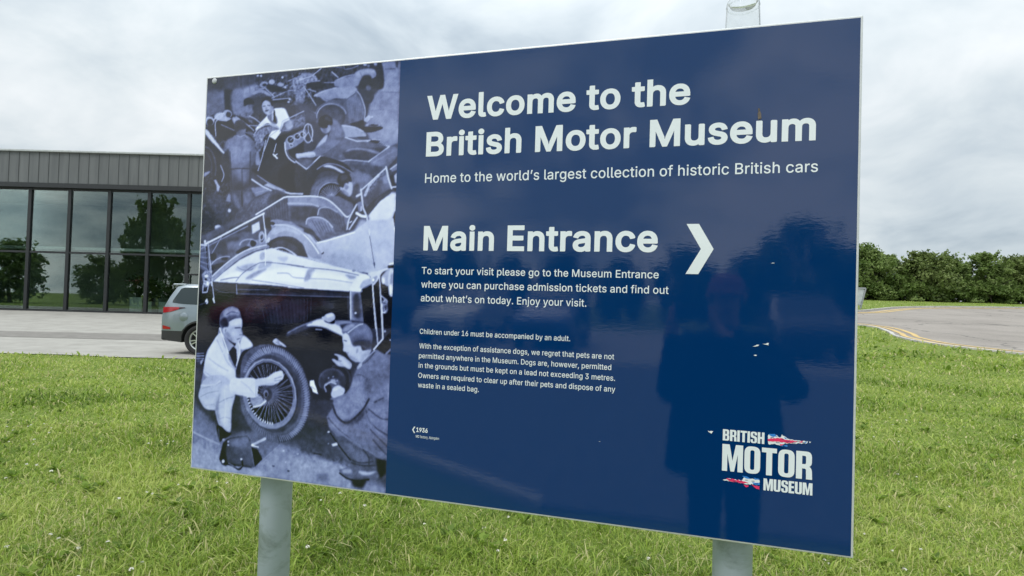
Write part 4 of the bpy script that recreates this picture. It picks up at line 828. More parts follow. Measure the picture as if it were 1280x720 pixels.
P 25 25 1.9 1 1 0.0 137,426 189,395 259,364 283,362 307,373 266,396 224,427 158,459 134,455
G 34 20 5.9 0.8 0 0.0 147,422 259,366 278,366 261,392 215,423 152,439 213,383 206,439
N 1.4 3.5 2.4 1 0 0 137,426 259,364 288,368 224,427 158,459
P 14 14 4.7 0.6 0 0.0 260,368 302,375 275,392 242,400
P 26 26 1.4 1 0 0.0 215,431 303,385 321,385 327,453 263,448 244,440
L 19 19 1.4 0.7 0 2.6 243,422 251,448
L 19 19 1.4 0.7 0 2.6 252,417 260,448
L 19 19 1.4 0.7 0 2.6 261,413 268,447
L 19 19 1.4 0.7 0 2.6 269,409 277,447
L 19 19 1.4 0.7 0 2.6 278,405 285,447
L 19 19 1.4 0.7 0 2.6 287,400 294,446
L 19 19 1.4 0.7 0 2.6 296,396 302,446
L 19 19 1.4 0.7 0 2.6 304,392 310,446
L 19 19 1.4 0.7 0 2.6 313,388 319,445
P 34 34 1.9 1 0 0.0 317,385 488,384 537,408 540,443 514,481 403,481 325,460
P 22 22 5.9 1 0 0.0 325,409 414,414 432,426 420,465 329,453
P 46 46 1.9 1 0 0.0 317,385 408,385 453,395 490,423 512,443 495,444 454,419 418,412 318,409
L 62 62 2.1 0.8 1 4.2 317,403 391,406 423,414
L 82 82 0.9 1 1 4.0 313,383 408,384 453,395 489,421 516,445 529,439
L 85 85 0.9 1 0 4.2 206,435 303,385 317,383 376,383
P 30 30 1.4 1 1 0.0 421,434 427,418 454,417 481,427 504,450 520,481 493,496 474,481 451,457 431,450
L 55 55 1.2 1 1 3.8 421,438 427,420 454,417 485,431
L 23 23 1.4 0.8 1 2.4 448,422 474,462
L 23 23 1.4 0.8 1 2.4 459,427 482,467
L 23 23 1.4 0.8 1 2.4 471,432 490,472
L 23 23 1.4 0.8 1 2.4 483,437 498,478
L 23 23 1.4 0.8 1 2.4 494,442 506,483
L 23 23 1.4 0.8 1 2.4 506,446 514,489
P 42 42 1.4 1 1 0.0 384,461 390,447 420,445 447,454 470,473 484,500 454,512 431,512 408,485
L 64 64 1.2 1 1 3.8 383,465 388,449 420,445 449,454 472,475
L 27 27 1.4 0.8 1 2.4 402,454 435,500
L 27 27 1.4 0.8 1 2.4 413,456 443,500
L 27 27 1.4 0.8 1 2.4 424,457 451,500
L 27 27 1.4 0.8 1 2.4 434,459 459,500
L 27 27 1.4 0.8 1 2.4 445,461 467,500
L 27 27 1.4 0.8 1 2.4 456,462 475,500
P 20 20 1.9 1 0 0.0 520,481 525,443 550,409 564,443 557,474 527,485
L 72 72 1.2 1 1 4.7 520,481 526,450 548,410
L 70 70 1.2 1 0 4.7 527,481 551,447
L 80 80 0.9 1 0 2.8 528,462 534,458
P 66 66 1.6 1 0 0.0 349,488 358,484 399,496 423,522 454,512 540,489 651,410 673,396 676,579 600,606 562,603 461,581 396,567 378,528
P 60 60 9.4 0.8 0 0.0 459,535 538,542 599,580 600,602 544,596 461,581 425,566 419,543
P 82 82 4.2 1 0 0.0 585,443 617,398 658,378 675,381 668,429 653,455 594,459
P 72 72 5.9 0.8 0 0.0 564,451 594,459 669,457 674,512 449,512 544,485
P 70 70 9.4 0.7 0 0.0 458,520 536,496 596,512 599,565 538,546 464,547
P 22 22 1.2 1 0 0.0 585,443 593,424 617,395 646,376 658,373 650,384 622,402
L 90 90 0.9 1 0 4.7 423,520 454,514 544,490
L 80 80 0.9 1 0 3.5 404,496 425,520
P 25 25 1.4 1 0 0.0 394,488 408,488 436,512 423,517
P 36 36 1.9 1 0 0.0 426,488 527,489 440,513
L 30 30 0.7 1 0 1.9 592,495 613,591
P 50 50 0.9 1 0 0.0 596,493 596,494 595,496 594,497 593,498 592,498 590,498 589,497 588,496 588,494 587,493 587,491 588,490 589,488 590,488 591,487 593,488 594,488 595,490 595,491
P 30 30 1.2 1 0 0.0 613,579 614,581 613,583 613,584 613,585 612,586 611,585 610,585 609,583 609,582 608,580 608,578 608,576 609,575 609,574 610,574 611,574 612,575 613,576 613,577
L 18 18 1.2 1 0 5.6 427,557 444,549
L 70 70 0.9 1 0 3.5 426,553 442,547
P 10 10 1.4 1 0 0.0 663,452 670,429 673,437 672,482 668,474
L 90 90 0.9 1 1 2.8 664,452 670,482 673,504
P 29 29 1.6 1 0 0.0 559,370 637,310 656,365 608,391 580,420 562,390
P 42 42 1.9 1 0 0.0 627,334 640,327 645,350 632,353
P 22 22 4.7 0.8 0 0.0 575,390 623,338 625,380 584,409
L 72 72 1.9 0.7 0 7.5 574,384 586,356 614,328
N 4.8 2.8 2.4 1 0 0 561,371 631,315 623,338 579,386
L 74 74 0.8 1 0 3.5 559,371 637,308
L 74 74 0.9 1 0 4.7 637,305 646,339 657,367
L 70 70 0.9 1 0 5.2 560,367 569,420 581,443 591,481 594,498
L 70 70 0.9 1 0 6.1 547,386 561,380
P 42 42 1.4 1 0 0.0 550,405 564,401 568,428 555,432
L 86 86 1.4 1 0 8.0 549,435 564,443 577,445
P 80 80 1.2 1 0 0.0 595,489 595,492 594,495 594,497 593,498 592,499 591,498 590,497 589,495 588,492 588,489 588,486 588,483 589,481 590,480 591,479 592,480 593,481 594,483 594,486
L 80 80 0.7 1 0 2.4 563,416 563,428
P 14 14 1.6 1 0 0.0 648,331 675,324 675,377 660,365
P 36 36 1.4 1 0 0.0 651,309 675,294 674,313 656,320
L 62 62 0.9 1 0 3.5 651,312 675,296
L 70 70 1.2 1 0 3.8 658,363 674,362
P 58 58 1.6 1 0 0.0 663,331 672,322 672,354 667,350
P 27 27 2.4 1 0 0.0 189,488 246,480 265,488 248,520 196,528 152,537
P 54 54 1.4 1 1 0.0 248,518 251,496 274,474 311,464 357,476 404,512 433,543 438,566 398,559 378,528 340,504 294,502 266,512
P 67 67 2.8 1 1 0.0 265,488 293,476 330,476 368,496 349,492 312,484 275,496
L 85 85 0.9 1 1 3.8 259,468 311,468 358,484 400,516 429,551
P 60 60 1.6 0.6 0 0.0 259,452 282,450 329,457 376,480 377,512 349,488 307,482 266,496
P 16 16 1.4 1 1 0.0 251,532 266,512 299,504 336,512 374,535 384,563 361,561 333,548 296,540 268,548
P 24 24 2.8 0.9 1 0.0 262,528 294,512 337,522 365,547 352,555 314,532 277,536
L 72 72 0.9 1 1 4.7 272,540 300,535 333,546 354,559
P 8 8 1.2 1 1 0.0 286,540 310,538 338,553 315,552
L 60 60 0.7 1 0 1.9 291,539 297,548
L 60 60 0.7 1 0 1.9 298,541 304,549
L 60 60 0.7 1 0 1.9 304,542 310,550
L 60 60 0.7 1 0 1.9 311,544 317,551
L 60 60 0.7 1 0 1.9 317,545 323,552
L 60 60 0.7 1 0 1.9 324,547 330,553
L 60 60 0.7 1 0 1.9 330,548 336,555
P 30 30 2.8 1 0 0.0 5,525 160,488 246,488 248,528 154,569 100,578 47,620 6,600
P 20 20 5.9 1 0 0.0 48,529 92,508 150,500 147,533 99,561 54,554
P 36 36 4.7 0.8 0 0.0 102,520 161,512 148,541 108,545
P 46 46 2.4 1 0 0.0 124,565 167,545 190,512 214,512 247,496 248,524 187,549
P 10 10 1.9 1 0 0.0 211,522 210,526 209,529 207,531 204,533 201,534 197,533 194,531 192,529 190,526 189,522 190,519 191,516 193,513 196,511 200,511 203,511 206,513 208,516 210,519
P 12 12 2.1 1 0 0.0 68,564 67,568 65,572 63,574 59,576 55,577 51,576 47,575 44,572 42,568 41,564 42,560 43,556 46,553 50,551 54,551 58,551 62,553 65,556 67,560
P 12 12 2.4 1 0 0.0 110,570 110,571 108,573 105,574 102,575 98,575 94,575 90,574 87,573 85,572 84,570 85,568 87,566 89,565 93,564 97,564 101,564 105,565 108,566 109,568
L 62 62 1.2 0.9 0 2.8 49,599 48,598 48,596 48,594 48,592 49,590 50,588 51,586 53,584 54,582 57,580 59,578 62,576 64,574 67,573 71,571 74,570 78,568 81,567 85,566 88,565 92,564 96,564 100,563 103,563 107,563 110,563 113,563 116,564
L 62 62 1.2 0.8 0 3.3 152,528 152,527 152,525 153,523 154,522 155,520 157,519 158,517 160,516 163,515 165,514 168,513 170,512 173,511 176,511 179,510 182,510 186,510 189,510 192,510 195,511 198,511 201,512 204,513 206,514 209,515 211,516 213,518 215,519
P 12 12 1.9 1 1 0.0 138,549 172,532 191,536 153,555
P 14 14 2.8 1 0 0.0 48,591 95,580 91,594 52,607
P 55 55 1.2 1 0 0.0 243,507 242,512 240,517 237,520 234,522 230,523 227,522 224,519 222,515 220,510 220,505 221,500 223,495 225,492 229,490 232,489 236,490 239,493 241,497 243,502
P 22 22 1.2 1 0 0.0 238,508 238,511 236,515 235,517 233,519 231,519 229,519 227,517 226,514 225,510 225,507 225,503 226,500 228,497 230,496 232,495 234,496 236,498 237,501 238,504
L 70 70 0.9 1 0 4.7 240,472 247,520
P 74 74 1.2 1 0 0.0 259,513 258,516 257,518 255,520 254,520 252,521 251,520 250,518 249,516 249,514 250,511 251,508 252,506 254,505 255,504 257,504 258,504 259,506 260,508 260,510
P 74 74 1.6 1 0 0.0 192,468 218,456 223,480 196,494
P 10 10 1.6 1 0 0.0 235,448 256,444 262,476 239,476
P 12 12 1.2 1 0 0.0 275,463 274,465 273,466 272,467 269,468 267,468 264,468 262,467 260,466 258,465 258,463 258,461 259,459 261,458 263,457 266,457 269,458 271,458 273,460 274,461
L 70 70 0.9 1 0 3.8 232,436 240,480
L 60 60 0.9 1 0 3.1 236,500 236,503 236,505 235,508 234,509 233,511 231,512 229,512 228,512 226,511 224,509 223,508 222,505 221,503 221,500 221,497 222,495 222,492 224,491 225,489 226,488 228,488 230,488 232,489 233,491 234,492 235,495 236,497 236,500
L 82 82 1.1 1 0 5.6 25,524 86,498 163,463 234,432
L 50 50 0.9 1 0 2.8 38,529 101,502 178,470
L 50 50 0.9 1 0 2.8 82,504 49,554
P 50 50 1.4 1 1 0.0 52,624 76,603 139,561 201,532 248,526 256,536 206,548 149,575 92,615 58,640
L 78 78 1.2 1 1 3.3 53,626 105,584 172,545 248,527
L 25 25 1.2 1 1 3.3 61,638 97,611 154,571 211,546 253,538
P 84 84 1.6 1 0 0.0 58,641 97,611 154,573 211,548 267,536 305,546 380,565 549,601 562,614 534,661 384,653 244,646
P 86 86 1.6 1 0 0.0 324,555 396,569 461,583 545,599 601,614 563,630 538,657 442,656 329,654
P 62 62 3.5 1 1 0.0 141,598 184,585 217,585 199,605 151,608
P 55 55 2.8 1 1 0.0 176,630 209,609 251,596 242,608 205,629
P 95 95 5.9 1 1 0.0 201,641 224,617 289,596 381,598 383,637 291,635
P 62 62 2.8 1 1 0.0 232,580 269,576 261,592 223,599
P 68 68 2.8 1 1 0.0 287,564 325,563 311,577
P 92 92 3.5 1 1 0.0 98,627 136,610 166,614 142,634
L 40 40 1.2 1 1 2.8 143,638 166,614 208,589 251,579 381,590
L 45 45 1.4 1 1 2.4 145,594 165,603 194,603 204,597
L 40 40 1.2 1 1 3.1 86,636 122,629 152,626
P 60 60 1.9 1 0 0.0 246,562 244,566 242,569 239,572 235,573 232,573 229,571 227,569 225,566 225,562 225,558 227,554 229,551 232,549 235,548 239,548 242,549 244,551 246,555 246,558
L 90 90 0.7 1 0 2.8 244,540 247,588
L 55 55 1.4 1 1 2.4 290,611 327,611 346,622 382,624
L 50 50 1.4 1 1 2.4 201,633 282,641 384,653
L 42 42 1.2 1 1 2.8 326,585 381,592 488,600 562,612
P 60 60 2.8 1 1 0.0 395,598 417,596 413,613 396,631 383,631
P 58 58 2.4 1 1 0.0 519,611 554,615 550,622 533,623
P 95 95 5.9 1 1 0.0 418,605 515,615 524,634 468,632 414,629
L 60 60 1.4 1 1 2.4 355,624 409,625 467,626 542,634
L 72 72 1.4 1 1 2.8 352,559 407,568 488,589
P 50 50 1.2 1 0 0.0 553,599 553,600 552,601 550,602 549,603 547,603 545,603 543,602 542,602 541,601 541,600 541,598 542,597 543,597 545,596 547,596 548,596 550,597 552,597 552,598
P 6 6 1.4 1 0 0.0 58,642 143,648 148,650 384,657 526,661 544,907 238,928 21,901 5,737 9,670 39,661
G 22 5 1.9 1 0 0.0 58,643 143,651 147,676 95,668 64,661 98,643 100,672
G 12 20 1.9 1 0 0.0 148,650 538,659 537,672 149,679 356,654 357,677
L 42 42 1.2 0.8 0 2.6 149,663 264,661
L 36 36 0.9 1 0 2.6 147,676 385,676 535,675
L 70 70 0.7 1 0 2.4 145,648 148,677
L 30 30 1.2 1 1 2.4 64,663 95,672 144,673
P 17 17 9.4 0.8 1 0.0 194,690 236,680 293,687 385,684 388,762 278,767 249,744 219,713 182,738
P 14 14 9.4 0.8 1 0.0 190,706 227,681 247,716 254,760 221,753 177,751
L 21 21 1.4 0.75 0 2.4 243,722 257,769
L 21 21 1.4 0.75 0 2.4 255,719 268,768
L 21 21 1.4 0.75 0 2.4 267,716 279,766
L 21 21 1.4 0.75 0 2.4 279,713 291,764
L 21 21 1.4 0.75 0 2.4 291,709 302,763
L 21 21 1.4 0.75 0 2.4 303,706 313,761
L 21 21 1.4 0.75 0 2.4 315,703 324,760
L 21 21 1.4 0.75 0 2.4 327,700 335,758
L 21 21 1.4 0.75 0 2.4 339,697 346,756
L 21 21 1.4 0.75 0 2.4 351,694 357,755
L 21 21 1.4 0.75 0 2.4 363,691 368,753
L 21 21 1.4 0.75 0 2.4 374,688 378,751
L 21 21 1.4 0.75 0 2.4 386,684 389,750
L 21 21 1.4 0.75 0 2.4 397,681 400,748
L 21 21 1.4 0.75 0 2.4 409,678 411,747
L 20 20 1.4 0.6 0 2.4 344,685 356,740
L 20 20 1.4 0.6 0 2.4 349,686 361,738
L 20 20 1.4 0.6 0 2.4 355,687 366,735
L 20 20 1.4 0.6 0 2.4 361,687 372,733
L 20 20 1.4 0.6 0 2.4 366,688 377,731
L 20 20 1.4 0.6 0 2.4 372,688 382,729
L 20 20 1.4 0.6 0 2.4 377,689 388,727
L 20 20 1.4 0.6 0 2.4 382,690 393,725
L 20 20 1.4 0.6 0 2.4 388,690 398,723
L 20 20 1.4 0.6 0 2.4 393,691 404,720
L 20 20 1.4 0.6 0 2.4 399,691 409,718
L 20 20 1.4 0.6 0 2.4 404,692 414,716
L 20 20 1.4 0.6 0 2.4 410,693 420,714
L 20 20 1.4 0.6 0 2.4 415,693 425,712
L 20 20 1.4 0.6 0 2.4 421,694 430,710
L 20 20 1.4 0.6 0 2.4 426,694 435,708
P 22 22 9.4 0.7 1 0.0 444,690 470,682 492,696 484,716 449,713
P 80 80 0.7 1 0 0.0 260,774 260,775 259,775 259,775 258,776 258,776 257,776 257,776 256,775 256,775 256,774 256,774 256,773 257,773 257,773 258,773 258,773 259,773 259,773 260,774
P 80 80 0.7 1 0 0.0 267,774 267,775 267,775 266,775 266,776 265,776 265,776 264,776 264,775 264,775 263,774 263,774 264,773 264,773 265,773 265,773 266,773 266,773 267,773 267,774
P 80 80 0.7 1 0 0.0 275,774 275,775 274,775 274,775 273,776 273,776 272,776 272,776 271,775 271,775 271,774 271,774 271,773 272,773 272,773 273,773 273,773 274,773 274,773 275,774
P 80 80 0.7 1 0 0.0 282,774 282,775 282,775 281,775 281,776 280,776 280,776 279,775 279,775 279,775 278,774 279,774 279,773 279,773 280,773 280,773 281,773 281,773 282,773 282,774
P 80 80 0.7 1 0 0.0 290,774 290,775 289,775 289,775 288,776 288,776 287,776 287,775 286,775 286,775 286,774 286,774 286,773 287,773 287,773 288,773 288,773 289,773 289,773 290,774
P 80 80 0.7 1 0 0.0 297,774 297,775 297,775 296,775 296,776 295,776 295,776 294,775 294,775 294,775 293,774 293,774 294,773 294,773 295,773 295,773 296,773 296,773 297,773 297,774
P 80 80 0.7 1 0 0.0 305,774 305,775 304,775 304,775 303,776 303,776 302,776 302,775 301,775 301,775 301,774 301,774 301,773 302,773 302,773 303,773 303,773 304,773 304,773 304,774
P 80 80 0.7 1 0 0.0 312,774 312,775 312,775 311,775 311,776 310,776 310,776 309,775 309,775 308,775 308,774 308,774 309,773 309,773 310,773 310,773 311,773 311,773 312,773 312,774
P 80 80 0.7 1 0 0.0 319,774 319,775 319,775 319,775 318,776 318,776 317,776 317,775 316,775 316,775 316,774 316,774 316,773 316,773 317,773 318,773 318,773 319,773 319,773 319,774
P 80 80 0.7 1 0 0.0 327,774 327,775 327,775 326,775 326,776 325,776 324,776 324,775 324,775 323,775 323,774 323,774 323,773 324,773 324,773 325,773 325,773 326,773 326,773 327,774
P 80 80 0.7 1 0 0.0 334,774 334,775 334,775 333,775 333,776 332,776 332,776 331,775 331,775 331,775 331,774 331,774 331,773 331,773 332,773 332,773 333,773 333,773 334,773 334,774
P 80 80 0.7 1 0 0.0 342,774 341,775 341,775 341,775 340,776 340,776 339,776 339,775 338,775 338,775 338,774 338,774 338,773 339,773 339,773 340,773 340,773 341,773 341,773 341,774
P 13 13 9.4 0.6 1 0.0 405,726 458,717 537,718 538,748 428,745
P 8 8 4.7 0.8 0 0.0 -1,770 250,760 362,771 393,871 178,875 30,880 1,865
L 36 36 1.2 1 0 3.8 7,866 34,863
L 50 50 1.2 1 0 3.8 7,873 35,871
L 46 46 1.2 1 0 3.8 7,881 35,879
L 30 30 1.2 1 0 3.8 8,889 36,886
P 50 50 1.4 1 0 0.0 25,884 35,880 26,901 21,893
L 66 66 0.9 1 0 5.2 19,516 29,554 42,612 54,653
L 12 12 0.9 1 0 4.7 25,529 39,607
L 70 70 0.8 1 0 2.8 32,516 50,616 64,693
P 80 80 0.9 1 0 0.0 26,516 26,518 25,519 24,520 23,520 22,521 21,520 19,520 18,519 18,518 18,516 18,515 18,514 19,513 20,513 21,512 23,513 24,513 25,514 25,515
L 70 70 0.9 1 0 4.7 3,527 27,529
L 50 50 0.9 0.8 0 2.4 4,541 27,531
L 50 50 0.9 0.8 0 2.4 4,554 30,550
L 50 50 0.9 0.8 0 2.4 5,566 32,568
L 50 50 0.9 0.8 0 2.4 5,579 35,587
L 50 50 0.9 0.8 0 2.4 6,591 37,605
P 46 46 1.4 1 1 0.0 17,616 42,607 53,628 44,653 24,653
N 9.6 2.4 2.4 1 0 0 14,612 52,607 55,665 20,674
L 74 74 0.8 1 0 3.1 21,653 20,676 37,674 41,653 23,647
P 86 86 1.2 1 0 0.0 39,624 39,625 38,626 37,627 35,628 32,628 30,628 28,628 27,627 26,626 25,624 25,623 26,622 28,621 30,620 32,620 34,620 36,621 38,622 39,623
P 86 86 0.9 1 0 0.0 44,647 43,649 43,651 42,652 40,653 39,653 37,653 36,652 35,651 34,649 33,647 34,645 34,643 35,641 37,640 38,640 40,640 41,641 42,643 43,645
P 10 10 0.9 1 0 0.0 35,634 35,635 34,636 33,637 32,638 30,638 29,638 28,637 27,637 26,636 26,635 26,634 26,633 27,632 29,631 30,631 31,631 33,632 34,632 35,633
P 80 80 0.9 1 1 0.0 31,703 37,694 42,704 38,711
P 80 80 0.9 1 1 0.0 59,694 63,691 68,705 64,706
L 24 24 1.2 1 0 3.3 11,714 36,706
P 7 7 1.6 1 0 0.0 536,657 572,652 606,636 626,613 672,586 679,757 541,763
P 90 90 1.2 1 1 0.0 536,657 544,638 567,614 583,608 601,619 606,634 577,648 573,660
P 60 60 1.9 1 1 0.0 568,648 576,629 601,621 606,634 585,648
L 35 35 1.2 1 1 2.4 573,660 577,650 606,636
P 78 78 1.4 1 1 0.0 592,606 621,598 654,588 670,590 638,602 622,628 608,640 601,617
P 50 50 1.6 1 1 0.0 605,621 622,613 618,628 608,636
P 95 95 0.9 1 0 0.0 613,625 613,626 613,627 612,628 611,629 610,629 608,629 607,628 606,628 606,626 606,625 606,623 606,622 607,621 608,621 609,620 610,620 612,621 612,622 613,623
G 55 34 1.4 1 0 0.0 536,659 571,660 579,709 585,750 542,748 535,680 578,686
P 18 18 5.2 0.9 1 0.0 548,672 564,664 572,701 571,732 554,732 547,702
P 75 75 0.9 1 0 0.0 561,720 561,721 560,722 559,722 558,723 557,723 556,723 555,723 555,722 554,721 554,720 554,719 554,718 555,718 556,717 557,717 558,717 559,717 560,718 561,719
L 90 90 0.7 1 0 2.4 538,657 542,744
L 80 80 0.7 1 0 4.0 608,640 614,692 623,760
L 72 72 0.7 1 0 4.0 628,609 635,677 643,759
P 62 62 1.9 1 1 0.0 634,617 650,598 672,587 675,601 660,639 643,635
P 78 78 1.6 1 0 0.0 677,631 677,643 676,655 674,663 671,669 668,671 664,669 661,664 659,655 657,644 656,631 656,619 657,608 659,599 662,593 665,591 668,593 671,598 674,607 676,618
P 60 60 1.9 1 0 0.0 676,635 676,645 675,654 674,661 672,666 670,668 668,666 666,661 664,654 663,645 662,635 662,625 663,616 664,608 666,604 668,602 670,604 672,608 674,615 675,625
P 95 95 1.9 1 0 0.0 670,650 669,654 669,658 668,662 667,664 666,665 665,664 663,662 662,659 662,654 661,650 661,645 662,641 662,638 664,636 665,635 666,636 667,638 668,641 669,645
P 5 5 0.9 1 0 0.0 654,583 676,581 677,589 654,591
L 90 90 0.9 1 0 5.9 660,579 676,576
P 85 85 1.6 1 0 0.0 646,626 646,629 645,632 644,634 643,635 641,636 640,635 638,634 637,632 636,629 636,626 636,623 637,620 638,618 639,617 640,616 642,617 643,618 645,620 645,623
P 40 40 1.4 1 1 0.0 639,684 653,676 658,698 655,717 642,714
N 12.0 2.1 2.4 1 0 0 636,665 659,672 659,717 640,718
L 62 62 0.9 1 1 3.8 636,669 647,676 656,684
P 85 85 0.9 1 0 0.0 651,715 651,716 651,717 650,717 649,717 647,717 646,717 645,717 644,717 643,716 643,716 643,715 644,715 645,714 646,714 647,714 648,714 650,714 651,714 651,715
P 12 12 3.5 1 1 0.0 334,764 397,750 463,732 538,740 598,749 607,768 539,778 363,794
P 22 22 3.8 1 1 0.0 335,784 388,758 446,740 477,739 529,745 555,751 521,764 468,755 416,765 335,796
P 78 78 2.8 1 1 0.0 397,762 428,745 463,740 490,746 513,764 522,787 491,777 456,765 424,762
P 45 45 2.4 1 1 0.0 486,746 512,743 542,744 547,752 521,760 499,757
P 20 20 2.8 1 1 0.0 508,755 542,752 521,768
L 40 40 2.4 1 1 3.8 335,786 379,764 415,753
P 6 6 3.5 1 1 0.0 420,772 452,775 487,785 518,795 484,804 426,799
P 62 62 1.2 1 1 0.0 452,738 461,727 480,722 490,729 490,740 473,751 459,745
P 80 80 1.9 1 1 0.0 461,730 478,724 487,729 468,736
P 10 10 1.4 1 1 0.0 454,744 473,750 490,742 488,754 464,751
P 70 70 0.9 1 0 0.0 454,737 454,738 454,739 453,740 452,740 451,740 450,740 449,740 448,739 448,738 447,737 448,737 448,736 449,735 450,734 451,734 452,734 453,735 454,735 454,736
L 60 60 1.2 1 0 2.8 429,772 449,772
G 9 11 4.7 1 0 0.0 335,800 426,795 523,794 552,876 551,967 425,977 409,916 365,849 337,831 427,814 477,965
P 20 20 4.7 1 0 0.0 536,920 532,931 524,940 513,948 499,952 485,952 471,950 459,943 450,934 445,924 445,912 449,901 457,892 469,885 482,881 496,880 510,883 522,889 530,898 535,909
L 27 27 2.8 0.8 0 5.6 453,938 451,935 449,931 448,928 447,924 447,920 447,916 448,912 449,908 451,904 453,901 456,898 459,894 463,892 467,889 471,887 475,886 479,884 484,884 489,883 493,883 498,884 502,885 507,886 511,888 514,890 518,893 521,895 524,898
L 22 22 2.8 0.8 0 5.6 490,875 493,874 496,873 499,872 502,872 505,872 508,872 511,872 514,872 517,873 520,874 523,875 526,876 528,877 531,879 533,881 535,882 537,885 539,887 541,889 542,892 544,894 545,897 545,899 546,902 546,905 547,908 547,911 546,913
P 30 30 2.4 1 0 0.0 512,915 514,919 514,925 512,930 508,935 503,939 497,942 490,943 484,942 479,940 475,936 473,932 473,927 475,921 478,916 484,912 490,910 496,909 502,909 508,911
P 12 12 1.6 1 0 0.0 487,934 488,937 488,941 486,944 484,946 481,948 477,949 474,949 470,947 468,945 466,942 465,939 465,936 466,933 469,930 472,929 475,928 479,928 482,929 485,931
L 66 66 1.2 1 1 3.8 469,931 484,921 502,925
L 58 58 1.2 0.9 0 3.5 470,945 469,944 469,943 468,943 467,942 467,941 466,940 466,939 466,938 465,937 465,936 465,935 465,934 466,933 466,932 466,931 467,930 467,929 468,928 468,928 469,927 470,927 471,926 472,926 473,926 474,925 475,925 476,925 477,925
P 55 55 1.6 1 1 0.0 484,915 497,912 502,921 489,922
P 55 55 1.2 1 0 0.0 480,909 480,910 479,911 479,911 478,912 477,912 477,912 476,912 475,911 475,910 475,910 475,909 475,908 476,908 476,907 477,907 478,907 479,908 479,908 480,909
P 55 55 1.2 1 0 0.0 495,905 495,905 495,906 494,906 493,907 493,907 492,907 491,907 490,906 490,906 490,905 490,904 490,904 491,903 492,903 492,902 493,903 494,903 494,903 495,904
P 55 55 1.2 1 0 0.0 509,915 508,916 508,916 508,917 507,917 506,918 505,917 504,917 504,917 503,916 503,915 503,915 504,914 504,914 505,913 506,913 507,913 507,913 508,914 508,914
P 55 55 1.2 1 0 0.0 473,948 473,949 472,949 472,950 471,950 470,951 469,951 469,950 468,950 468,949 468,948 468,948 468,947 469,947 469,946 470,946 471,946 472,946 472,947 473,947
P 92 92 0.9 1 0 0.0 416,921 429,919 432,930 438,941 442,952 445,958 428,953 423,942 416,935
L 55 55 1.2 1 1 2.4 421,938 435,945
G 28 50 7.1 1 0 0.0 1,996 22,1030 95,1081 196,1089 387,1072 575,1022 678,993 692,1349 -1,1228 130,1030 86,1218
P 50 50 14.1 1 0 0.0 351,1140 515,1144 600,1183 673,1211 674,1227 355,1228
P 16 16 11.8 0.8 0 0.0 417,979 475,975 493,1072 422,1096 349,1107 396,1052
P 24 24 14.1 0.8 0 0.0 349,1107 507,1067 552,1136 515,1136 351,1140
P 52 52 11.8 0.9 0 0.0 0,1139 105,1163 139,1212 213,1213 1,1219
P 17 17 9.4 0.8 0 0.0 27,1029 93,1042 101,1098 150,1107 186,1090 171,1000 55,1027
N 1.7 7.1 2.4 1 0 0 -2,1108 108,1128 389,1109 671,1153 -1,1228
N 1.9 4.7 2.4 1 0 0 350,1128 543,1141 673,1215 355,1228
P 56 56 7.1 0.55 0 0.0 228,1202 320,1118 377,1115 535,1168 537,1217 207,1215
L 55 55 1.2 0.6 0 2.1 210,1217 272,1159 322,1116
L 56 56 2.8 0.7 1 5.2 4,1107 54,1122 106,1135
P 66 66 1.2 1 0 0.0 339,1132 339,1133 339,1134 338,1134 337,1135 336,1135 335,1135 334,1135 333,1134 332,1133 332,1132 332,1132 333,1131 334,1130 335,1129 336,1129 337,1129 338,1130 338,1130 339,1131
P 66 66 1.2 1 0 0.0 348,1164 347,1165 347,1165 346,1166 346,1166 345,1167 344,1167 343,1166 342,1166 342,1165 342,1164 342,1164 342,1163 343,1162 344,1162 345,1162 345,1162 346,1162 347,1162 347,1163
P 15 15 1.2 1 0 0.0 307,1180 307,1180 307,1181 306,1181 304,1182 303,1182 302,1182 300,1182 299,1182 299,1181 298,1181 299,1180 299,1180 300,1179 301,1179 303,1179 304,1179 305,1179 307,1179 307,1179
P 15 15 1.2 1 0 0.0 360,1188 360,1189 359,1190 358,1190 357,1190 356,1191 354,1191 353,1191 352,1190 351,1190 351,1189 351,1189 352,1188 353,1188 354,1187 356,1187 357,1187 358,1187 359,1188 360,1188
P 25 25 7.1 0.6 0 0.0 490,1133 488,1136 483,1139 478,1141 471,1142 465,1141 458,1139 453,1136 450,1132 448,1128 448,1124 451,1120 455,1117 461,1115 467,1114 474,1115 480,1117 485,1120 489,1124 490,1128
P 25 25 7.1 0.6 0 0.0 488,1198 486,1201 482,1204 477,1205 472,1206 466,1205 460,1204 456,1201 453,1198 451,1194 452,1191 454,1187 458,1185 462,1183 468,1182 474,1183 479,1184 484,1187 487,1190 488,1194
P 25 25 7.1 0.6 0 0.0 427,1126 425,1129 421,1132 416,1133 411,1134 405,1133 399,1132 395,1129 391,1126 390,1122 390,1118 393,1115 396,1112 401,1110 407,1110 413,1111 419,1112 423,1115 426,1118 428,1122
P 25 25 7.1 0.6 0 0.0 582,1092 580,1095 577,1097 574,1098 570,1098 566,1098 562,1097 558,1095 556,1092 555,1089 555,1087 557,1084 560,1082 563,1081 567,1081 571,1081 575,1083 579,1084 581,1087 582,1090
L 14 14 1.4 1 0 3.3 438,1129 462,1130
P 62 62 1.2 1 0 0.0 387,1136 387,1136 387,1137 386,1138 385,1138 384,1138 383,1138 383,1138 382,1138 381,1137 381,1136 381,1136 382,1135 382,1135 383,1134 384,1134 385,1134 386,1134 386,1135 387,1135
P 46 46 1.6 1 1 0.0 30,983 37,908 44,863 58,841 82,812 88,783 106,786 127,822 162,836 175,799 215,831 177,851 160,893 162,933 229,932 234,987 145,978 86,987
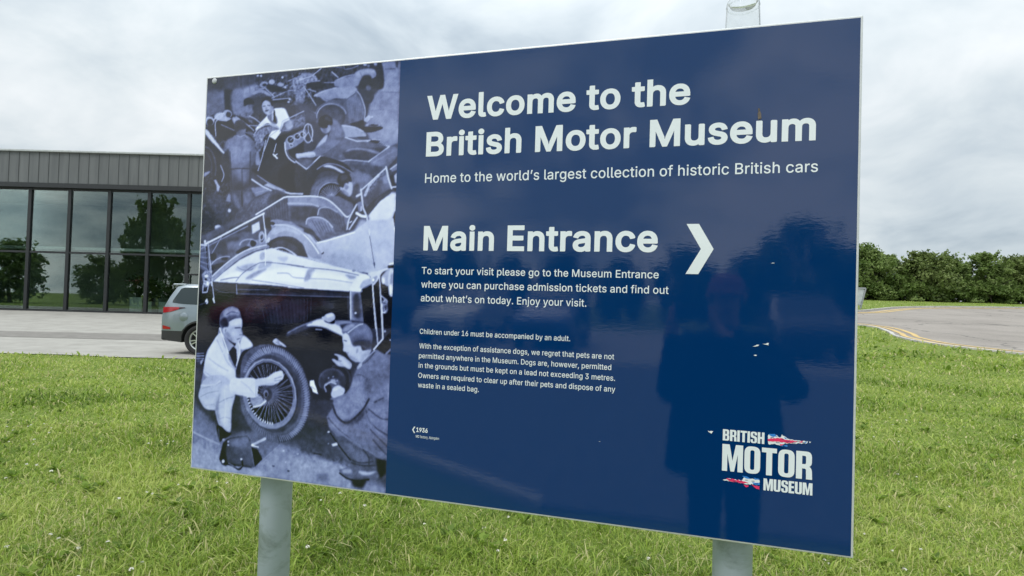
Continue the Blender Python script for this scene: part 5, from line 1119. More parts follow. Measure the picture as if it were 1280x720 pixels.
P 74 74 1.9 1 1 0.0 37,908 47,861 84,803 107,806 124,854 130,878 153,909 162,933 229,930 233,960 174,972 104,945 63,939 38,925
P 84 84 7.1 0.8 1 0.0 49,862 78,824 103,839 115,879 146,914 112,920 61,899
P 80 80 4.7 1 1 0.0 172,936 229,932 230,956 178,956
P 78 78 2.4 1 1 0.0 169,820 180,803 212,829 182,843 169,840
P 66 66 1.9 1 1 0.0 153,905 168,856 164,820 154,824 148,853
L 58 58 2.4 0.7 1 3.8 42,920 73,935 109,944 144,962
L 58 58 2.4 0.7 1 3.8 55,878 91,897 127,911
L 58 58 2.4 0.7 1 3.8 68,931 94,950 154,974
L 58 58 2.4 0.7 1 3.8 109,863 125,887 151,905
L 58 58 2.4 0.7 1 3.8 82,820 104,855
L 58 58 2.4 0.7 1 3.8 177,940 201,946 197,962
P 9 9 1.6 1 0 0.0 126,854 142,835 155,844 159,877 155,903 140,878
P 50 50 1.9 1 0 0.0 99,807 122,818 145,833 126,854 108,835
L 86 86 1.4 1 1 3.5 90,783 107,819 126,858
L 82 82 1.4 1 1 3.3 161,820 168,852 157,893
P 62 62 1.6 1 1 0.0 105,778 124,761 163,747 172,767 170,787 175,797 164,822 144,825 117,810 104,798
P 76 76 3.8 0.9 1 0.0 129,761 163,751 168,767 135,775
P 46 46 3.8 0.8 1 0.0 106,790 126,797 144,823 127,818 112,806
P 70 70 4.7 0.8 1 0.0 135,789 155,788 160,804 141,805
L 25 25 1.4 1 1 3.3 147,780 166,778
L 30 30 1.4 1 1 2.8 156,814 165,811
L 42 42 1.4 1 1 2.8 168,779 175,797 165,800
P 66 66 1.9 1 0 0.0 117,789 116,792 115,794 112,796 110,797 108,797 106,797 105,795 104,793 103,790 104,787 105,784 107,781 109,779 111,778 113,778 115,779 117,781 118,783 118,786
P 40 40 1.9 1 0 0.0 115,790 114,791 114,793 113,794 112,794 111,795 110,794 109,793 109,792 109,790 109,789 110,787 111,785 112,784 113,784 114,783 114,784 115,785 115,786 115,788
P 30 30 1.6 1 1 0.0 88,762 91,738 107,723 132,715 154,721 166,739 165,749 143,752 124,761 122,777 105,780 98,782 90,777
P 50 50 4.2 0.9 1 0.0 100,733 127,718 152,725 160,739 128,740 109,749
P 15 15 3.3 0.9 1 0.0 90,762 109,749 119,765 115,777 98,778
L 22 22 2.1 0.7 1 3.3 113,741 132,732 157,735
P 62 62 1.6 1 1 0.0 22,985 45,939 104,926 147,950 157,980 146,1029 146,1090 131,1095 103,1080 88,1042 85,1034 49,1032 26,1007
P 74 74 7.1 0.8 1 0.0 106,970 137,951 151,976 140,1020 133,1082 105,1054 97,1011
P 44 44 3.8 0.8 1 0.0 85,1034 91,1007 101,979 98,1024 106,1076 91,1051
P 66 66 7.1 0.8 1 0.0 31,985 51,957 94,945 91,998 54,1018
L 50 50 2.1 0.7 1 3.3 35,971 73,959 105,948
L 50 50 2.1 0.7 1 3.3 28,998 58,983 95,975
L 50 50 2.1 0.7 1 3.3 97,1011 128,995 149,989
L 50 50 2.1 0.7 1 3.3 105,1058 126,1052 142,1055
L 50 50 2.1 0.7 1 3.3 49,1023 81,1016
L 80 80 2.8 0.7 1 3.8 29,963 78,957 99,944
L 80 80 2.8 0.7 1 3.8 116,970 124,1022 121,1066
P 10 10 1.9 1 1 0.0 93,1081 109,1080 133,1095 149,1098 134,1112 119,1118 108,1128 99,1107
L 30 30 1.2 1 1 2.8 101,1089 105,1124
P 20 20 1.9 1 0 0.0 415,940 421,984 415,1026 398,1062 372,1089 338,1106 300,1108 262,1097 226,1074 198,1039 180,997 173,952 179,909 197,871 225,844 260,829 299,828 337,840 371,865 397,900
P 30 30 2.4 1 1 0.0 179,866 229,829 300,827 372,864 409,924 419,982 400,1051 358,1097 313,1111 257,1102 209,1068 178,1010 172,936
L 15 15 0.9 0.8 0 3.5 244,835 255,852
L 15 15 0.9 0.8 0 3.5 250,832 260,850
L 15 15 0.9 0.8 0 3.5 257,830 266,848
L 15 15 0.9 0.8 0 3.5 265,829 272,847
L 15 15 0.9 0.8 0 3.5 272,828 278,847
L 15 15 0.9 0.8 0 3.5 279,827 284,847
L 15 15 0.9 0.8 0 3.5 286,827 290,847
L 15 15 0.9 0.8 0 3.5 294,828 296,848
L 15 15 0.9 0.8 0 3.5 301,829 302,849
L 15 15 0.9 0.8 0 3.5 309,830 308,851
L 15 15 0.9 0.8 0 3.5 316,832 314,853
L 15 15 0.9 0.8 0 3.5 323,835 320,855
L 15 15 0.9 0.8 0 3.5 330,838 326,858
L 15 15 0.9 0.8 0 3.5 337,842 332,861
L 15 15 0.9 0.8 0 3.5 344,845 338,865
L 15 15 0.9 0.8 0 3.5 351,850 343,869
L 15 15 0.9 0.8 0 3.5 357,855 348,873
L 15 15 0.9 0.8 0 3.5 364,860 354,878
L 15 15 0.9 0.8 0 3.5 370,865 358,883
L 15 15 0.9 0.8 0 3.5 375,871 363,888
L 15 15 0.9 0.8 0 3.5 381,877 368,894
L 15 15 0.9 0.8 0 3.5 386,884 372,899
L 15 15 0.9 0.8 0 3.5 391,891 376,905
L 15 15 0.9 0.8 0 3.5 395,898 379,912
L 15 15 0.9 0.8 0 3.5 400,905 383,918
L 15 15 0.9 0.8 0 3.5 403,913 386,925
L 15 15 0.9 0.8 0 3.5 407,921 389,932
L 15 15 0.9 0.8 0 3.5 410,929 391,939
L 15 15 0.9 0.8 0 3.5 412,937 393,946
L 15 15 0.9 0.8 0 3.5 415,945 395,953
L 15 15 0.9 0.8 0 3.5 416,953 396,960
L 15 15 0.9 0.8 0 3.5 418,961 398,967
L 15 15 0.9 0.8 0 3.5 419,970 398,974
L 15 15 0.9 0.8 0 3.5 419,978 399,981
L 15 15 0.9 0.8 0 3.5 420,986 399,988
L 15 15 0.9 0.8 0 3.5 419,994 398,995
L 15 15 0.9 0.8 0 3.5 419,1002 398,1002
L 15 15 0.9 0.8 0 3.5 417,1010 397,1009
L 15 15 0.9 0.8 0 3.5 416,1018 395,1016
L 15 15 0.9 0.8 0 3.5 414,1026 394,1022
L 15 15 0.9 0.8 0 3.5 411,1033 391,1028
L 15 15 0.9 0.8 0 3.5 409,1040 389,1035
L 15 15 0.9 0.8 0 3.5 405,1047 386,1040
L 15 15 0.9 0.8 0 3.5 402,1054 383,1046
L 15 15 0.9 0.8 0 3.5 398,1060 380,1051
L 15 15 0.9 0.8 0 3.5 394,1066 376,1056
L 15 15 0.9 0.8 0 3.5 389,1072 373,1061
L 15 15 0.9 0.8 0 3.5 384,1078 368,1066
L 15 15 0.9 0.8 0 3.5 379,1083 364,1070
L 15 15 0.9 0.8 0 3.5 373,1087 359,1073
L 15 15 0.9 0.8 0 3.5 367,1091 354,1077
L 15 15 0.9 0.8 0 3.5 361,1095 349,1080
L 15 15 0.9 0.8 0 3.5 355,1098 344,1082
L 15 15 0.9 0.8 0 3.5 349,1101 339,1084
L 15 15 0.9 0.8 0 3.5 342,1104 333,1086
L 15 15 0.9 0.8 0 3.5 335,1105 327,1087
L 15 15 0.9 0.8 0 3.5 328,1107 321,1088
L 15 15 0.9 0.8 0 3.5 321,1108 316,1089
L 50 50 1.2 0.75 0 2.8 249,836 260,849
L 50 50 1.2 0.75 0 2.8 255,833 265,848
L 50 50 1.2 0.75 0 2.8 262,832 271,847
L 50 50 1.2 0.75 0 2.8 269,831 277,846
L 50 50 1.2 0.75 0 2.8 276,830 283,846
L 50 50 1.2 0.75 0 2.8 283,830 289,846
L 50 50 1.2 0.75 0 2.8 290,830 295,847
L 50 50 1.2 0.75 0 2.8 297,831 301,848
L 50 50 1.2 0.75 0 2.8 304,832 307,849
L 50 50 1.2 0.75 0 2.8 311,834 313,851
L 50 50 1.2 0.75 0 2.8 318,836 319,854
L 50 50 1.2 0.75 0 2.8 325,838 324,856
L 50 50 1.2 0.75 0 2.8 332,842 330,859
L 50 50 1.2 0.75 0 2.8 338,845 336,863
L 50 50 1.2 0.75 0 2.8 345,849 341,867
L 50 50 1.2 0.75 0 2.8 351,853 347,871
L 50 50 1.2 0.75 0 2.8 357,858 352,875
L 50 50 1.2 0.75 0 2.8 363,863 357,880
L 50 50 1.2 0.75 0 2.8 369,869 361,885
L 50 50 1.2 0.75 0 2.8 374,874 366,890
L 50 50 1.2 0.75 0 2.8 380,880 370,896
L 50 50 1.2 0.75 0 2.8 384,887 374,902
L 50 50 1.2 0.75 0 2.8 389,893 378,908
L 50 50 1.2 0.75 0 2.8 393,900 381,914
L 50 50 1.2 0.75 0 2.8 397,907 385,921
L 50 50 1.2 0.75 0 2.8 401,915 388,927
L 50 50 1.2 0.75 0 2.8 404,922 390,934
L 50 50 1.2 0.75 0 2.8 407,930 392,941
L 50 50 1.2 0.75 0 2.8 410,937 394,948
L 50 50 1.2 0.75 0 2.8 412,945 396,955
L 50 50 1.2 0.75 0 2.8 414,953 397,962
L 50 50 1.2 0.75 0 2.8 415,961 398,969
L 50 50 1.2 0.75 0 2.8 416,969 399,976
L 50 50 1.2 0.75 0 2.8 416,977 399,983
L 50 50 1.2 0.75 0 2.8 417,985 399,990
L 50 50 1.2 0.75 0 2.8 416,993 399,997
L 50 50 1.2 0.75 0 2.8 416,1001 398,1004
L 50 50 1.2 0.75 0 2.8 415,1008 397,1010
L 50 50 1.2 0.75 0 2.8 413,1016 396,1017
L 50 50 1.2 0.75 0 2.8 412,1023 394,1023
L 50 50 1.2 0.75 0 2.8 409,1031 392,1030
L 50 50 1.2 0.75 0 2.8 407,1038 389,1036
L 50 50 1.2 0.75 0 2.8 404,1044 387,1041
L 50 50 1.2 0.75 0 2.8 401,1051 384,1047
L 50 50 1.2 0.75 0 2.8 397,1057 380,1052
L 50 50 1.2 0.75 0 2.8 393,1063 377,1057
L 50 50 1.2 0.75 0 2.8 389,1069 373,1062
L 50 50 1.2 0.75 0 2.8 384,1074 369,1066
L 50 50 1.2 0.75 0 2.8 379,1079 365,1070
L 50 50 1.2 0.75 0 2.8 374,1083 360,1074
L 50 50 1.2 0.75 0 2.8 368,1088 355,1077
L 50 50 1.2 0.75 0 2.8 363,1091 350,1080
L 50 50 1.2 0.75 0 2.8 357,1095 345,1083
L 50 50 1.2 0.75 0 2.8 351,1098 340,1085
L 50 50 1.2 0.75 0 2.8 344,1100 334,1087
L 50 50 1.2 0.75 0 2.8 338,1102 329,1088
L 50 50 1.2 0.75 0 2.8 331,1104 323,1089
L 50 50 1.2 0.75 0 2.8 324,1105 317,1089
L 52 52 5.9 0.45 0 11.8 282,839 293,840 303,841 314,844 324,848 334,854 344,860 353,867 362,875 370,884 378,894 385,904 390,915 396,926 400,938 403,950 405,962 407,975 407,987 406,999 405,1010 402,1022 399,1033 394,1043 389,1052 383,1061 376,1069 368,1076 360,1082
L 40 40 0.9 0.6 0 2.4 313,1106 309,1093
L 40 40 0.9 0.6 0 2.4 305,1105 302,1092
L 40 40 0.9 0.6 0 2.4 297,1105 295,1091
L 40 40 0.9 0.6 0 2.4 290,1103 288,1090
L 40 40 0.9 0.6 0 2.4 282,1101 282,1088
L 40 40 0.9 0.6 0 2.4 274,1099 275,1085
L 40 40 0.9 0.6 0 2.4 266,1096 268,1082
L 40 40 0.9 0.6 0 2.4 259,1092 261,1079
L 40 40 0.9 0.6 0 2.4 252,1088 255,1074
L 40 40 0.9 0.6 0 2.4 244,1083 249,1070
L 40 40 0.9 0.6 0 2.4 237,1078 242,1065
L 40 40 0.9 0.6 0 2.4 231,1072 237,1059
L 40 40 0.9 0.6 0 2.4 224,1066 231,1054
L 40 40 0.9 0.6 0 2.4 218,1059 226,1047
L 40 40 0.9 0.6 0 2.4 212,1052 221,1041
L 40 40 0.9 0.6 0 2.4 207,1045 216,1034
L 40 40 0.9 0.6 0 2.4 202,1037 212,1027
L 40 40 0.9 0.6 0 2.4 197,1029 208,1019
L 40 40 0.9 0.6 0 2.4 193,1021 204,1012
L 40 40 0.9 0.6 0 2.4 189,1012 201,1004
L 40 40 0.9 0.6 0 2.4 186,1003 198,996
L 40 40 0.9 0.6 0 2.4 183,995 196,988
L 40 40 0.9 0.6 0 2.4 181,985 194,979
L 40 40 0.9 0.6 0 2.4 179,976 193,971
L 40 40 0.9 0.6 0 2.4 178,967 192,963
L 40 40 0.9 0.6 0 2.4 177,958 191,954
L 40 40 0.9 0.6 0 2.4 177,949 191,946
L 40 40 0.9 0.6 0 2.4 178,940 192,938
L 40 40 0.9 0.6 0 2.4 179,931 193,930
L 40 40 0.9 0.6 0 2.4 180,922 194,922
L 40 40 0.9 0.6 0 2.4 182,913 196,914
L 40 40 0.9 0.6 0 2.4 184,905 198,907
L 40 40 0.9 0.6 0 2.4 187,897 201,900
L 40 40 0.9 0.6 0 2.4 191,889 204,893
L 40 40 0.9 0.6 0 2.4 195,882 208,886
L 40 40 0.9 0.6 0 2.4 199,875 212,880
L 40 40 0.9 0.6 0 2.4 204,868 216,875
L 40 40 0.9 0.6 0 2.4 209,862 221,869
L 40 40 0.9 0.6 0 2.4 215,856 226,864
L 40 40 0.9 0.6 0 2.4 221,851 231,860
L 55 55 1.2 0.7 0 3.5 185,909 205,910
L 55 55 1.2 0.7 0 3.5 188,902 207,904
L 55 55 1.2 0.7 0 3.5 191,895 210,898
L 55 55 1.2 0.7 0 3.5 194,888 213,893
L 55 55 1.2 0.7 0 3.5 197,882 216,887
L 55 55 1.2 0.7 0 3.5 201,876 219,882
L 55 55 1.2 0.7 0 3.5 205,870 223,878
L 55 55 1.2 0.7 0 3.5 210,865 227,873
L 55 55 1.2 0.7 0 3.5 215,860 231,869
L 55 55 1.2 0.7 0 3.5 220,855 235,865
L 55 55 1.2 0.7 0 3.5 225,851 240,862
L 55 55 1.2 0.7 0 3.5 231,847 245,859
L 55 55 1.2 0.7 0 3.5 236,843 250,856
L 55 55 1.2 0.7 0 3.5 242,840 255,854
L 55 55 1.2 0.7 0 3.5 249,838 260,852
L 55 55 1.2 0.7 0 3.5 255,836 265,851
L 55 55 1.2 0.7 0 3.5 262,834 271,850
L 55 55 1.2 0.7 0 3.5 268,833 277,849
P 15 15 3.5 1 0 0.0 384,946 389,981 384,1014 370,1043 348,1065 320,1078 289,1080 258,1072 229,1053 206,1026 192,992 186,957 192,922 206,893 229,870 258,858 290,857 321,867 348,886 370,914
L 24 24 3.5 0.8 0 11.8 380,947 384,971 384,994 378,1017 369,1037 355,1054 338,1066 318,1074 297,1077 275,1074 253,1066 233,1053 216,1036 203,1015 194,992 189,967 190,943 195,920 206,899 220,882 238,870 258,863 280,861 302,864 323,873 342,886 359,904 371,924 380,947
P 48 48 1.6 1 0 0.0 369,948 373,980 368,1011 355,1038 334,1058 307,1070 278,1072 249,1065 222,1047 200,1022 187,992 182,959 187,927 202,900 223,879 250,868 280,867 309,875 336,893 356,918
P 66 66 1.9 0.7 0 0.0 367,948 371,979 366,1009 353,1035 333,1054 308,1066 279,1068 251,1061 225,1044 204,1020 191,990 187,958 192,928 205,901 226,881 252,870 281,869 309,878 334,895 354,919
P 25 25 1.4 1 0 0.0 364,948 368,978 363,1007 351,1032 331,1051 307,1063 279,1065 252,1057 227,1041 207,1017 194,988 190,958 195,928 208,902 228,883 253,872 281,871 308,879 332,896 351,920
P 55 55 1.6 0.6 0 0.0 361,949 365,978 361,1006 349,1031 330,1050 306,1061 279,1063 252,1055 228,1040 208,1016 196,988 192,958 196,929 209,904 229,885 253,875 280,874 307,882 331,898 349,921
P 7 7 1.4 1 0 0.0 358,949 362,977 357,1004 345,1027 327,1045 304,1056 278,1058 252,1051 229,1036 210,1014 198,987 194,958 199,930 211,906 230,888 254,878 280,877 306,885 328,900 346,922
L 42 42 2.4 0.9 0 11.8 368,983 367,994 365,1004 362,1013 358,1023 353,1031 347,1039 340,1046 333,1052 324,1057 316,1061 306,1064 297,1065 287,1066 277,1065 267,1063 257,1060 248,1056 239,1051 230,1044 222,1037 215,1029 209,1020 203,1010 199,1000 195,990 193,979 191,968 191,957
L 50 50 0.7 0.9 0 1.9 290,970 360,993
L 50 50 0.7 0.9 0 1.9 290,973 355,1010
L 50 50 0.7 0.9 0 1.9 290,975 348,1026
L 50 50 0.7 0.9 0 1.9 289,977 337,1039
L 50 50 0.7 0.9 0 1.9 288,979 324,1050
L 50 50 0.7 0.9 0 1.9 286,981 309,1057
L 50 50 0.7 0.9 0 1.9 284,982 292,1060
L 50 50 0.7 0.9 0 1.9 282,982 275,1060
L 50 50 0.7 0.9 0 1.9 280,983 258,1056
L 50 50 0.7 0.9 0 1.9 278,983 242,1048
L 50 50 0.7 0.9 0 1.9 275,982 227,1037
L 50 50 0.7 0.9 0 1.9 273,981 215,1022
L 50 50 0.7 0.9 0 1.9 271,979 205,1006
L 50 50 0.7 0.9 0 1.9 270,978 199,988
L 50 50 0.7 0.9 0 1.9 269,976 196,969
L 50 50 0.7 0.9 0 1.9 268,973 197,950
L 50 50 0.7 0.9 0 1.9 268,971 201,933
L 50 50 0.7 0.9 0 1.9 268,969 209,917
L 50 50 0.7 0.9 0 1.9 269,967 220,903
L 50 50 0.7 0.9 0 1.9 270,965 234,893
L 50 50 0.7 0.9 0 1.9 272,963 249,886
L 50 50 0.7 0.9 0 1.9 274,962 266,883
L 50 50 0.7 0.9 0 1.9 276,961 283,883
L 50 50 0.7 0.9 0 1.9 279,961 300,888
L 50 50 0.7 0.9 0 1.9 281,961 316,896
L 50 50 0.7 0.9 0 1.9 283,962 330,908
L 50 50 0.7 0.9 0 1.9 285,963 342,922
L 50 50 0.7 0.9 0 1.9 287,964 352,938
L 50 50 0.7 0.9 0 1.9 289,966 358,956
L 50 50 0.7 0.9 0 1.9 290,968 361,975
L 42 42 0.7 0.9 0 1.9 290,971 353,941
L 42 42 0.7 0.9 0 1.9 290,974 359,962
L 42 42 0.7 0.9 0 1.9 289,977 361,983
L 42 42 0.7 0.9 0 1.9 288,979 357,1004
L 42 42 0.7 0.9 0 1.9 286,981 350,1022
L 42 42 0.7 0.9 0 1.9 284,982 338,1038
L 42 42 0.7 0.9 0 1.9 281,983 323,1050
L 42 42 0.7 0.9 0 1.9 279,983 305,1058
L 42 42 0.7 0.9 0 1.9 276,982 286,1061
L 42 42 0.7 0.9 0 1.9 273,981 266,1058
L 42 42 0.7 0.9 0 1.9 271,979 247,1051
L 42 42 0.7 0.9 0 1.9 270,977 229,1039
L 42 42 0.7 0.9 0 1.9 268,975 215,1022
L 42 42 0.7 0.9 0 1.9 268,972 204,1003
L 42 42 0.7 0.9 0 1.9 268,970 197,982
L 42 42 0.7 0.9 0 1.9 269,967 196,960
L 42 42 0.7 0.9 0 1.9 270,965 199,939
L 42 42 0.7 0.9 0 1.9 272,963 207,920
L 42 42 0.7 0.9 0 1.9 275,962 219,904
L 42 42 0.7 0.9 0 1.9 277,961 235,892
L 42 42 0.7 0.9 0 1.9 280,961 253,885
L 42 42 0.7 0.9 0 1.9 283,961 272,883
L 42 42 0.7 0.9 0 1.9 285,963 292,886
L 42 42 0.7 0.9 0 1.9 287,964 311,894
L 42 42 0.7 0.9 0 1.9 289,966 328,906
L 42 42 0.7 0.9 0 1.9 290,969 342,922
L 84 84 0.7 0.9 0 3.5 293,1054 294,1057
L 84 84 0.7 0.9 0 3.5 285,1054 285,1058
L 84 84 0.7 0.9 0 3.5 277,1053 277,1057
L 84 84 0.7 0.9 0 3.5 269,1052 268,1055
L 84 84 0.7 0.9 0 3.5 261,1049 260,1053
L 84 84 0.7 0.9 0 3.5 253,1046 251,1049
L 84 84 0.7 0.9 0 3.5 246,1041 244,1045
L 84 84 0.7 0.9 0 3.5 238,1036 236,1039
L 84 84 0.7 0.9 0 3.5 232,1031 229,1033
L 84 84 0.7 0.9 0 3.5 226,1024 222,1027
L 84 84 0.7 0.9 0 3.5 220,1017 217,1019
L 84 84 0.7 0.9 0 3.5 215,1009 211,1011
L 84 84 0.7 0.9 0 3.5 211,1001 207,1003
L 84 84 0.7 0.9 0 3.5 207,993 203,994
L 84 84 0.7 0.9 0 3.5 205,984 201,985
L 84 84 0.7 0.9 0 3.5 203,975 199,975
L 84 84 0.7 0.9 0 3.5 202,966 198,966
L 84 84 0.7 0.9 0 3.5 202,957 198,956
L 84 84 0.7 0.9 0 3.5 202,948 198,947
L 84 84 0.7 0.9 0 3.5 204,939 200,938
P 28 28 3.8 0.8 0 0.0 314,965 313,973 308,980 301,986 293,990 283,992 273,992 263,989 256,984 251,977 249,970 250,962 255,955 262,949 270,945 280,943 290,943 300,946 307,951 312,958
P 20 20 1.9 1 0 0.0 289,971 288,977 286,983 282,987 278,991 273,992 267,991 262,989 258,985 256,980 254,974 255,968 257,962 261,957 265,954 271,953 276,953 281,956 285,960 288,965
P 40 40 1.4 1 0 0.0 276,970 275,973 274,977 272,979 270,981 267,982 264,981 262,980 259,978 258,975 257,971 258,968 259,965 261,962 263,960 266,960 269,960 271,961 274,964 275,967
P 8 8 1.2 1 0 0.0 272,972 272,974 271,976 271,978 269,979 268,980 266,979 265,978 264,977 263,975 263,973 263,971 264,969 265,967 266,966 267,966 269,966 270,967 271,968 272,970
P 56 56 1.9 0.8 1 0.0 211,986 241,975 267,990 263,1003 233,1014 222,1011
L 78 78 1.4 1 1 4.7 225,1013 248,1006 267,992
L 15 15 0.9 0.7 0 2.1 234,954 260,990
L 15 15 0.9 0.7 0 2.1 238,959 260,987
L 15 15 0.9 0.7 0 2.1 243,963 259,984
L 15 15 0.9 0.7 0 2.1 247,968 259,980
L 15 15 0.9 0.7 0 2.1 251,973 259,977
L 15 15 0.9 0.7 0 2.1 256,978 259,973
P 80 80 1.4 1 1 0.0 140,936 172,931 230,930 232,982 174,980 137,974
L 64 64 2.4 0.7 1 3.5 177,940 204,956 226,976
P 72 72 2.4 0.8 1 0.0 142,973 231,973 232,982 163,981
L 60 60 1.2 1 0 2.8 230,930 232,980
P 72 72 1.4 1 1 0.0 229,930 269,921 289,907 316,899 324,905 324,922 305,936 286,944 255,946 231,952
P 82 82 3.3 0.8 1 0.0 269,923 294,909 314,903 309,914 285,924
L 46 46 1.4 1 0 2.6 295,924 319,916
L 46 46 1.4 1 0 2.6 295,930 315,927
P 55 55 1.9 0.8 1 0.0 235,949 275,944 305,936 275,940
P 62 62 1.4 1 1 0.0 283,814 294,805 306,811 327,823 330,829 309,824 295,823
L 36 36 1.2 1 1 2.4 294,815 318,825
L 36 36 0.9 1 0 2.4 299,811 306,817
P 12 12 1.6 1 0 0.0 108,1181 119,1131 134,1117 150,1111 207,1100 218,1113 237,1188 262,1164 240,1141 224,1130 227,1194 138,1195 117,1188
G 20 30 2.4 1 0 0.0 140,1116 207,1101 217,1117 236,1191 212,1191 138,1188 131,1148 137,1169 208,1118
P 38 38 7.1 0.8 1 0.0 145,1118 205,1105 208,1123 188,1138 151,1137
P 8 8 2.8 1 1 0.0 110,1172 122,1144 138,1195 117,1193
P 10 10 1.9 1 0 0.0 224,1134 245,1136 264,1164 237,1191
L 34 34 1.2 1 1 2.4 217,1117 236,1189
L 9 9 1.2 1 1 6.1 122,1190 154,1193 181,1203 193,1189 190,1172
L 40 40 1.2 1 1 2.4 143,1189 178,1200 191,1191
P 75 75 1.2 1 0 0.0 128,1185 128,1187 127,1188 126,1189 125,1190 123,1191 122,1191 120,1190 119,1189 118,1188 118,1186 118,1185 118,1183 120,1182 121,1181 123,1180 124,1180 126,1181 127,1182 128,1183
P 70 70 0.9 1 0 0.0 193,1172 193,1173 192,1174 191,1175 190,1175 189,1176 188,1175 186,1175 185,1174 185,1174 185,1173 185,1171 185,1170 186,1170 187,1169 189,1169 190,1169 191,1169 192,1170 193,1171
P 66 66 0.9 1 0 0.0 142,1124 142,1125 142,1125 141,1126 140,1127 139,1127 138,1127 137,1126 137,1126 136,1125 136,1125 136,1124 136,1123 137,1122 138,1122 139,1122 140,1122 141,1122 142,1122 142,1123
P 66 66 0.9 1 0 0.0 143,1134 143,1135 142,1136 142,1137 141,1137 140,1137 139,1137 138,1137 137,1136 137,1136 136,1135 136,1134 137,1133 138,1133 138,1132 139,1132 140,1132 141,1132 142,1133 143,1134
P 60 60 1.2 1 0 0.0 126,1120 125,1121 125,1121 124,1122 123,1123 121,1123 120,1123 119,1123 118,1122 117,1121 117,1121 117,1120 118,1119 119,1118 120,1118 121,1118 122,1118 124,1118 125,1118 125,1119
L 62 62 1.2 1 0 7.5 226,1126 249,1114 270,1103
L 80 80 0.9 1 0 3.5 224,1128 239,1129 247,1130
P 85 85 0.9 1 0 0.0 231,1126 231,1127 230,1127 229,1128 228,1129 227,1129 225,1129 224,1129 223,1128 222,1127 222,1126 222,1126 223,1125 224,1124 225,1123 226,1123 228,1123 229,1123 230,1124 231,1125
P 36 36 1.9 1 1 0.0 495,971 503,959 529,953 550,929 557,899 552,880 568,868 585,859 626,821 651,831 676,833 677,957
P 36 36 1.9 1 0 0.0 498,956 535,950 572,943 671,935 674,1123 642,1118 615,1105 578,1097 530,1069 512,1075 483,1048 476,1020 494,994
P 46 46 11.8 0.7 1 0.0 626,827 674,835 675,898 645,885 611,869
P 46 46 9.4 0.7 1 0.0 562,906 595,904 589,949 538,968 550,937
P 28 28 9.4 0.7 1 0.0 591,904 621,909 606,963 589,964
P 20 20 2.4 1 1 0.0 548,884 560,861 577,860 569,875 557,899
P 55 55 1.6 1 1 0.0 569,871 581,859 583,867 571,879
L 27 27 1.9 1 1 4.2 585,863 602,851 622,827
L 55 55 1.6 1 1 3.1 581,859 601,841 622,823
L 26 26 2.1 0.8 1 3.5 557,900 578,893 595,900
P 44 44 9.4 0.8 1 0.0 503,973 544,957 599,949 596,977 556,1021 529,1028 509,1009
L 16 16 2.4 1 1 6.1 494,986 510,1017 538,1033 561,1021 592,990 609,960
P 20 20 4.7 0.7 1 0.0 533,1028 565,1017 605,981 584,1023 548,1039
P 42 42 9.4 0.7 1 0.0 486,1011 505,1030 549,1055 595,1075 587,1092 540,1068 492,1044
P 44 44 11.8 0.6 1 0.0 610,992 668,976 672,1067 640,1050 612,1029
L 22 22 2.8 0.8 1 4.7 601,993 625,1032 671,1055
L 22 22 2.8 0.8 1 4.7 610,988 647,1010 674,1011
L 22 22 2.8 0.8 1 4.7 617,1044 649,1070 673,1087
L 22 22 2.8 0.8 1 4.7 627,1072 650,1093 673,1111
L 22 22 2.8 0.8 1 4.7 482,1024 516,1054 564,1082
L 22 22 2.8 0.8 1 4.7 627,967 654,953
L 50 50 2.8 0.6 1 3.5 606,1001 630,1039 667,1064
L 50 50 2.8 0.6 1 3.5 492,1039 535,1068 587,1092
L 40 40 1.6 1 1 3.8 578,1093 615,1105 647,1120 674,1123
N 0.5 5.2 2.4 1 0 0 498,956 671,935 674,1123 578,1097 483,1048
N 0.5 5.2 2.4 1 0 0 560,868 672,835 677,957 521,969
P 29 29 1.9 1 0 0.0 512,1075 535,1072 578,1099 615,1107 638,1119 644,1150 622,1165 576,1150 547,1136 518,1107
P 38 38 7.1 0.8 1 0.0 536,1085 564,1094 615,1121 616,1145 575,1138
L 19 19 1.9 0.8 1 3.3 552,1132 589,1140 629,1132
L 19 19 1.9 0.8 1 3.3 561,1143 598,1147 634,1143
L 19 19 1.9 0.8 1 3.3 597,1103 615,1121 616,1141
L 10 10 1.4 1 1 3.3 488,1064 523,1102 557,1135
P 8 8 4.7 1 0 0.0 638,1123 674,1123 671,1159 654,1177 644,1154
P 33 33 1.6 1 1 0.0 523,1170 534,1162 562,1153 576,1154 608,1162 639,1157 647,1166 643,1180 613,1182 582,1190 545,1186
P 62 62 2.8 1 1 0.0 585,1163 617,1163 642,1158 617,1171 595,1172
P 52 52 3.3 1 1 0.0 532,1167 558,1160 563,1171 540,1174
L 12 12 1.6 1 1 4.2 525,1176 549,1188 582,1191 618,1183
P 12 12 5.9 1 0 0.0 559,1190 616,1182 601,1211 569,1211
P 44 44 4.7 1 0 0.0 614,1198 673,1203 673,1215 599,1212
P 80 80 0.9 1 0 0.0 488,1063 488,1064 487,1064 486,1065 485,1065 484,1066 483,1066 482,1065 481,1065 481,1064 480,1064 481,1063 481,1062 482,1061 483,1061 484,1061 485,1061 486,1061 487,1061 488,1062
P 78 78 1.2 1 0 0.0 495,1097 513,1091 515,1098 500,1103
P 60 60 0.9 1 0 0.0 487,1096 487,1097 487,1097 486,1098 486,1098 485,1098 485,1098 484,1098 484,1098 483,1097 483,1097 483,1096 484,1096 484,1095 484,1095 485,1095 486,1095 486,1095 487,1095 487,1096
P 66 66 1.4 1 1 0.0 488,957 494,937 511,928 524,935 529,950 512,959 497,965
P 78 78 2.8 0.8 1 0.0 494,941 511,932 518,939 499,952
P 66 66 1.6 1 1 0.0 488,951 502,944 527,934 530,948 502,957 493,963
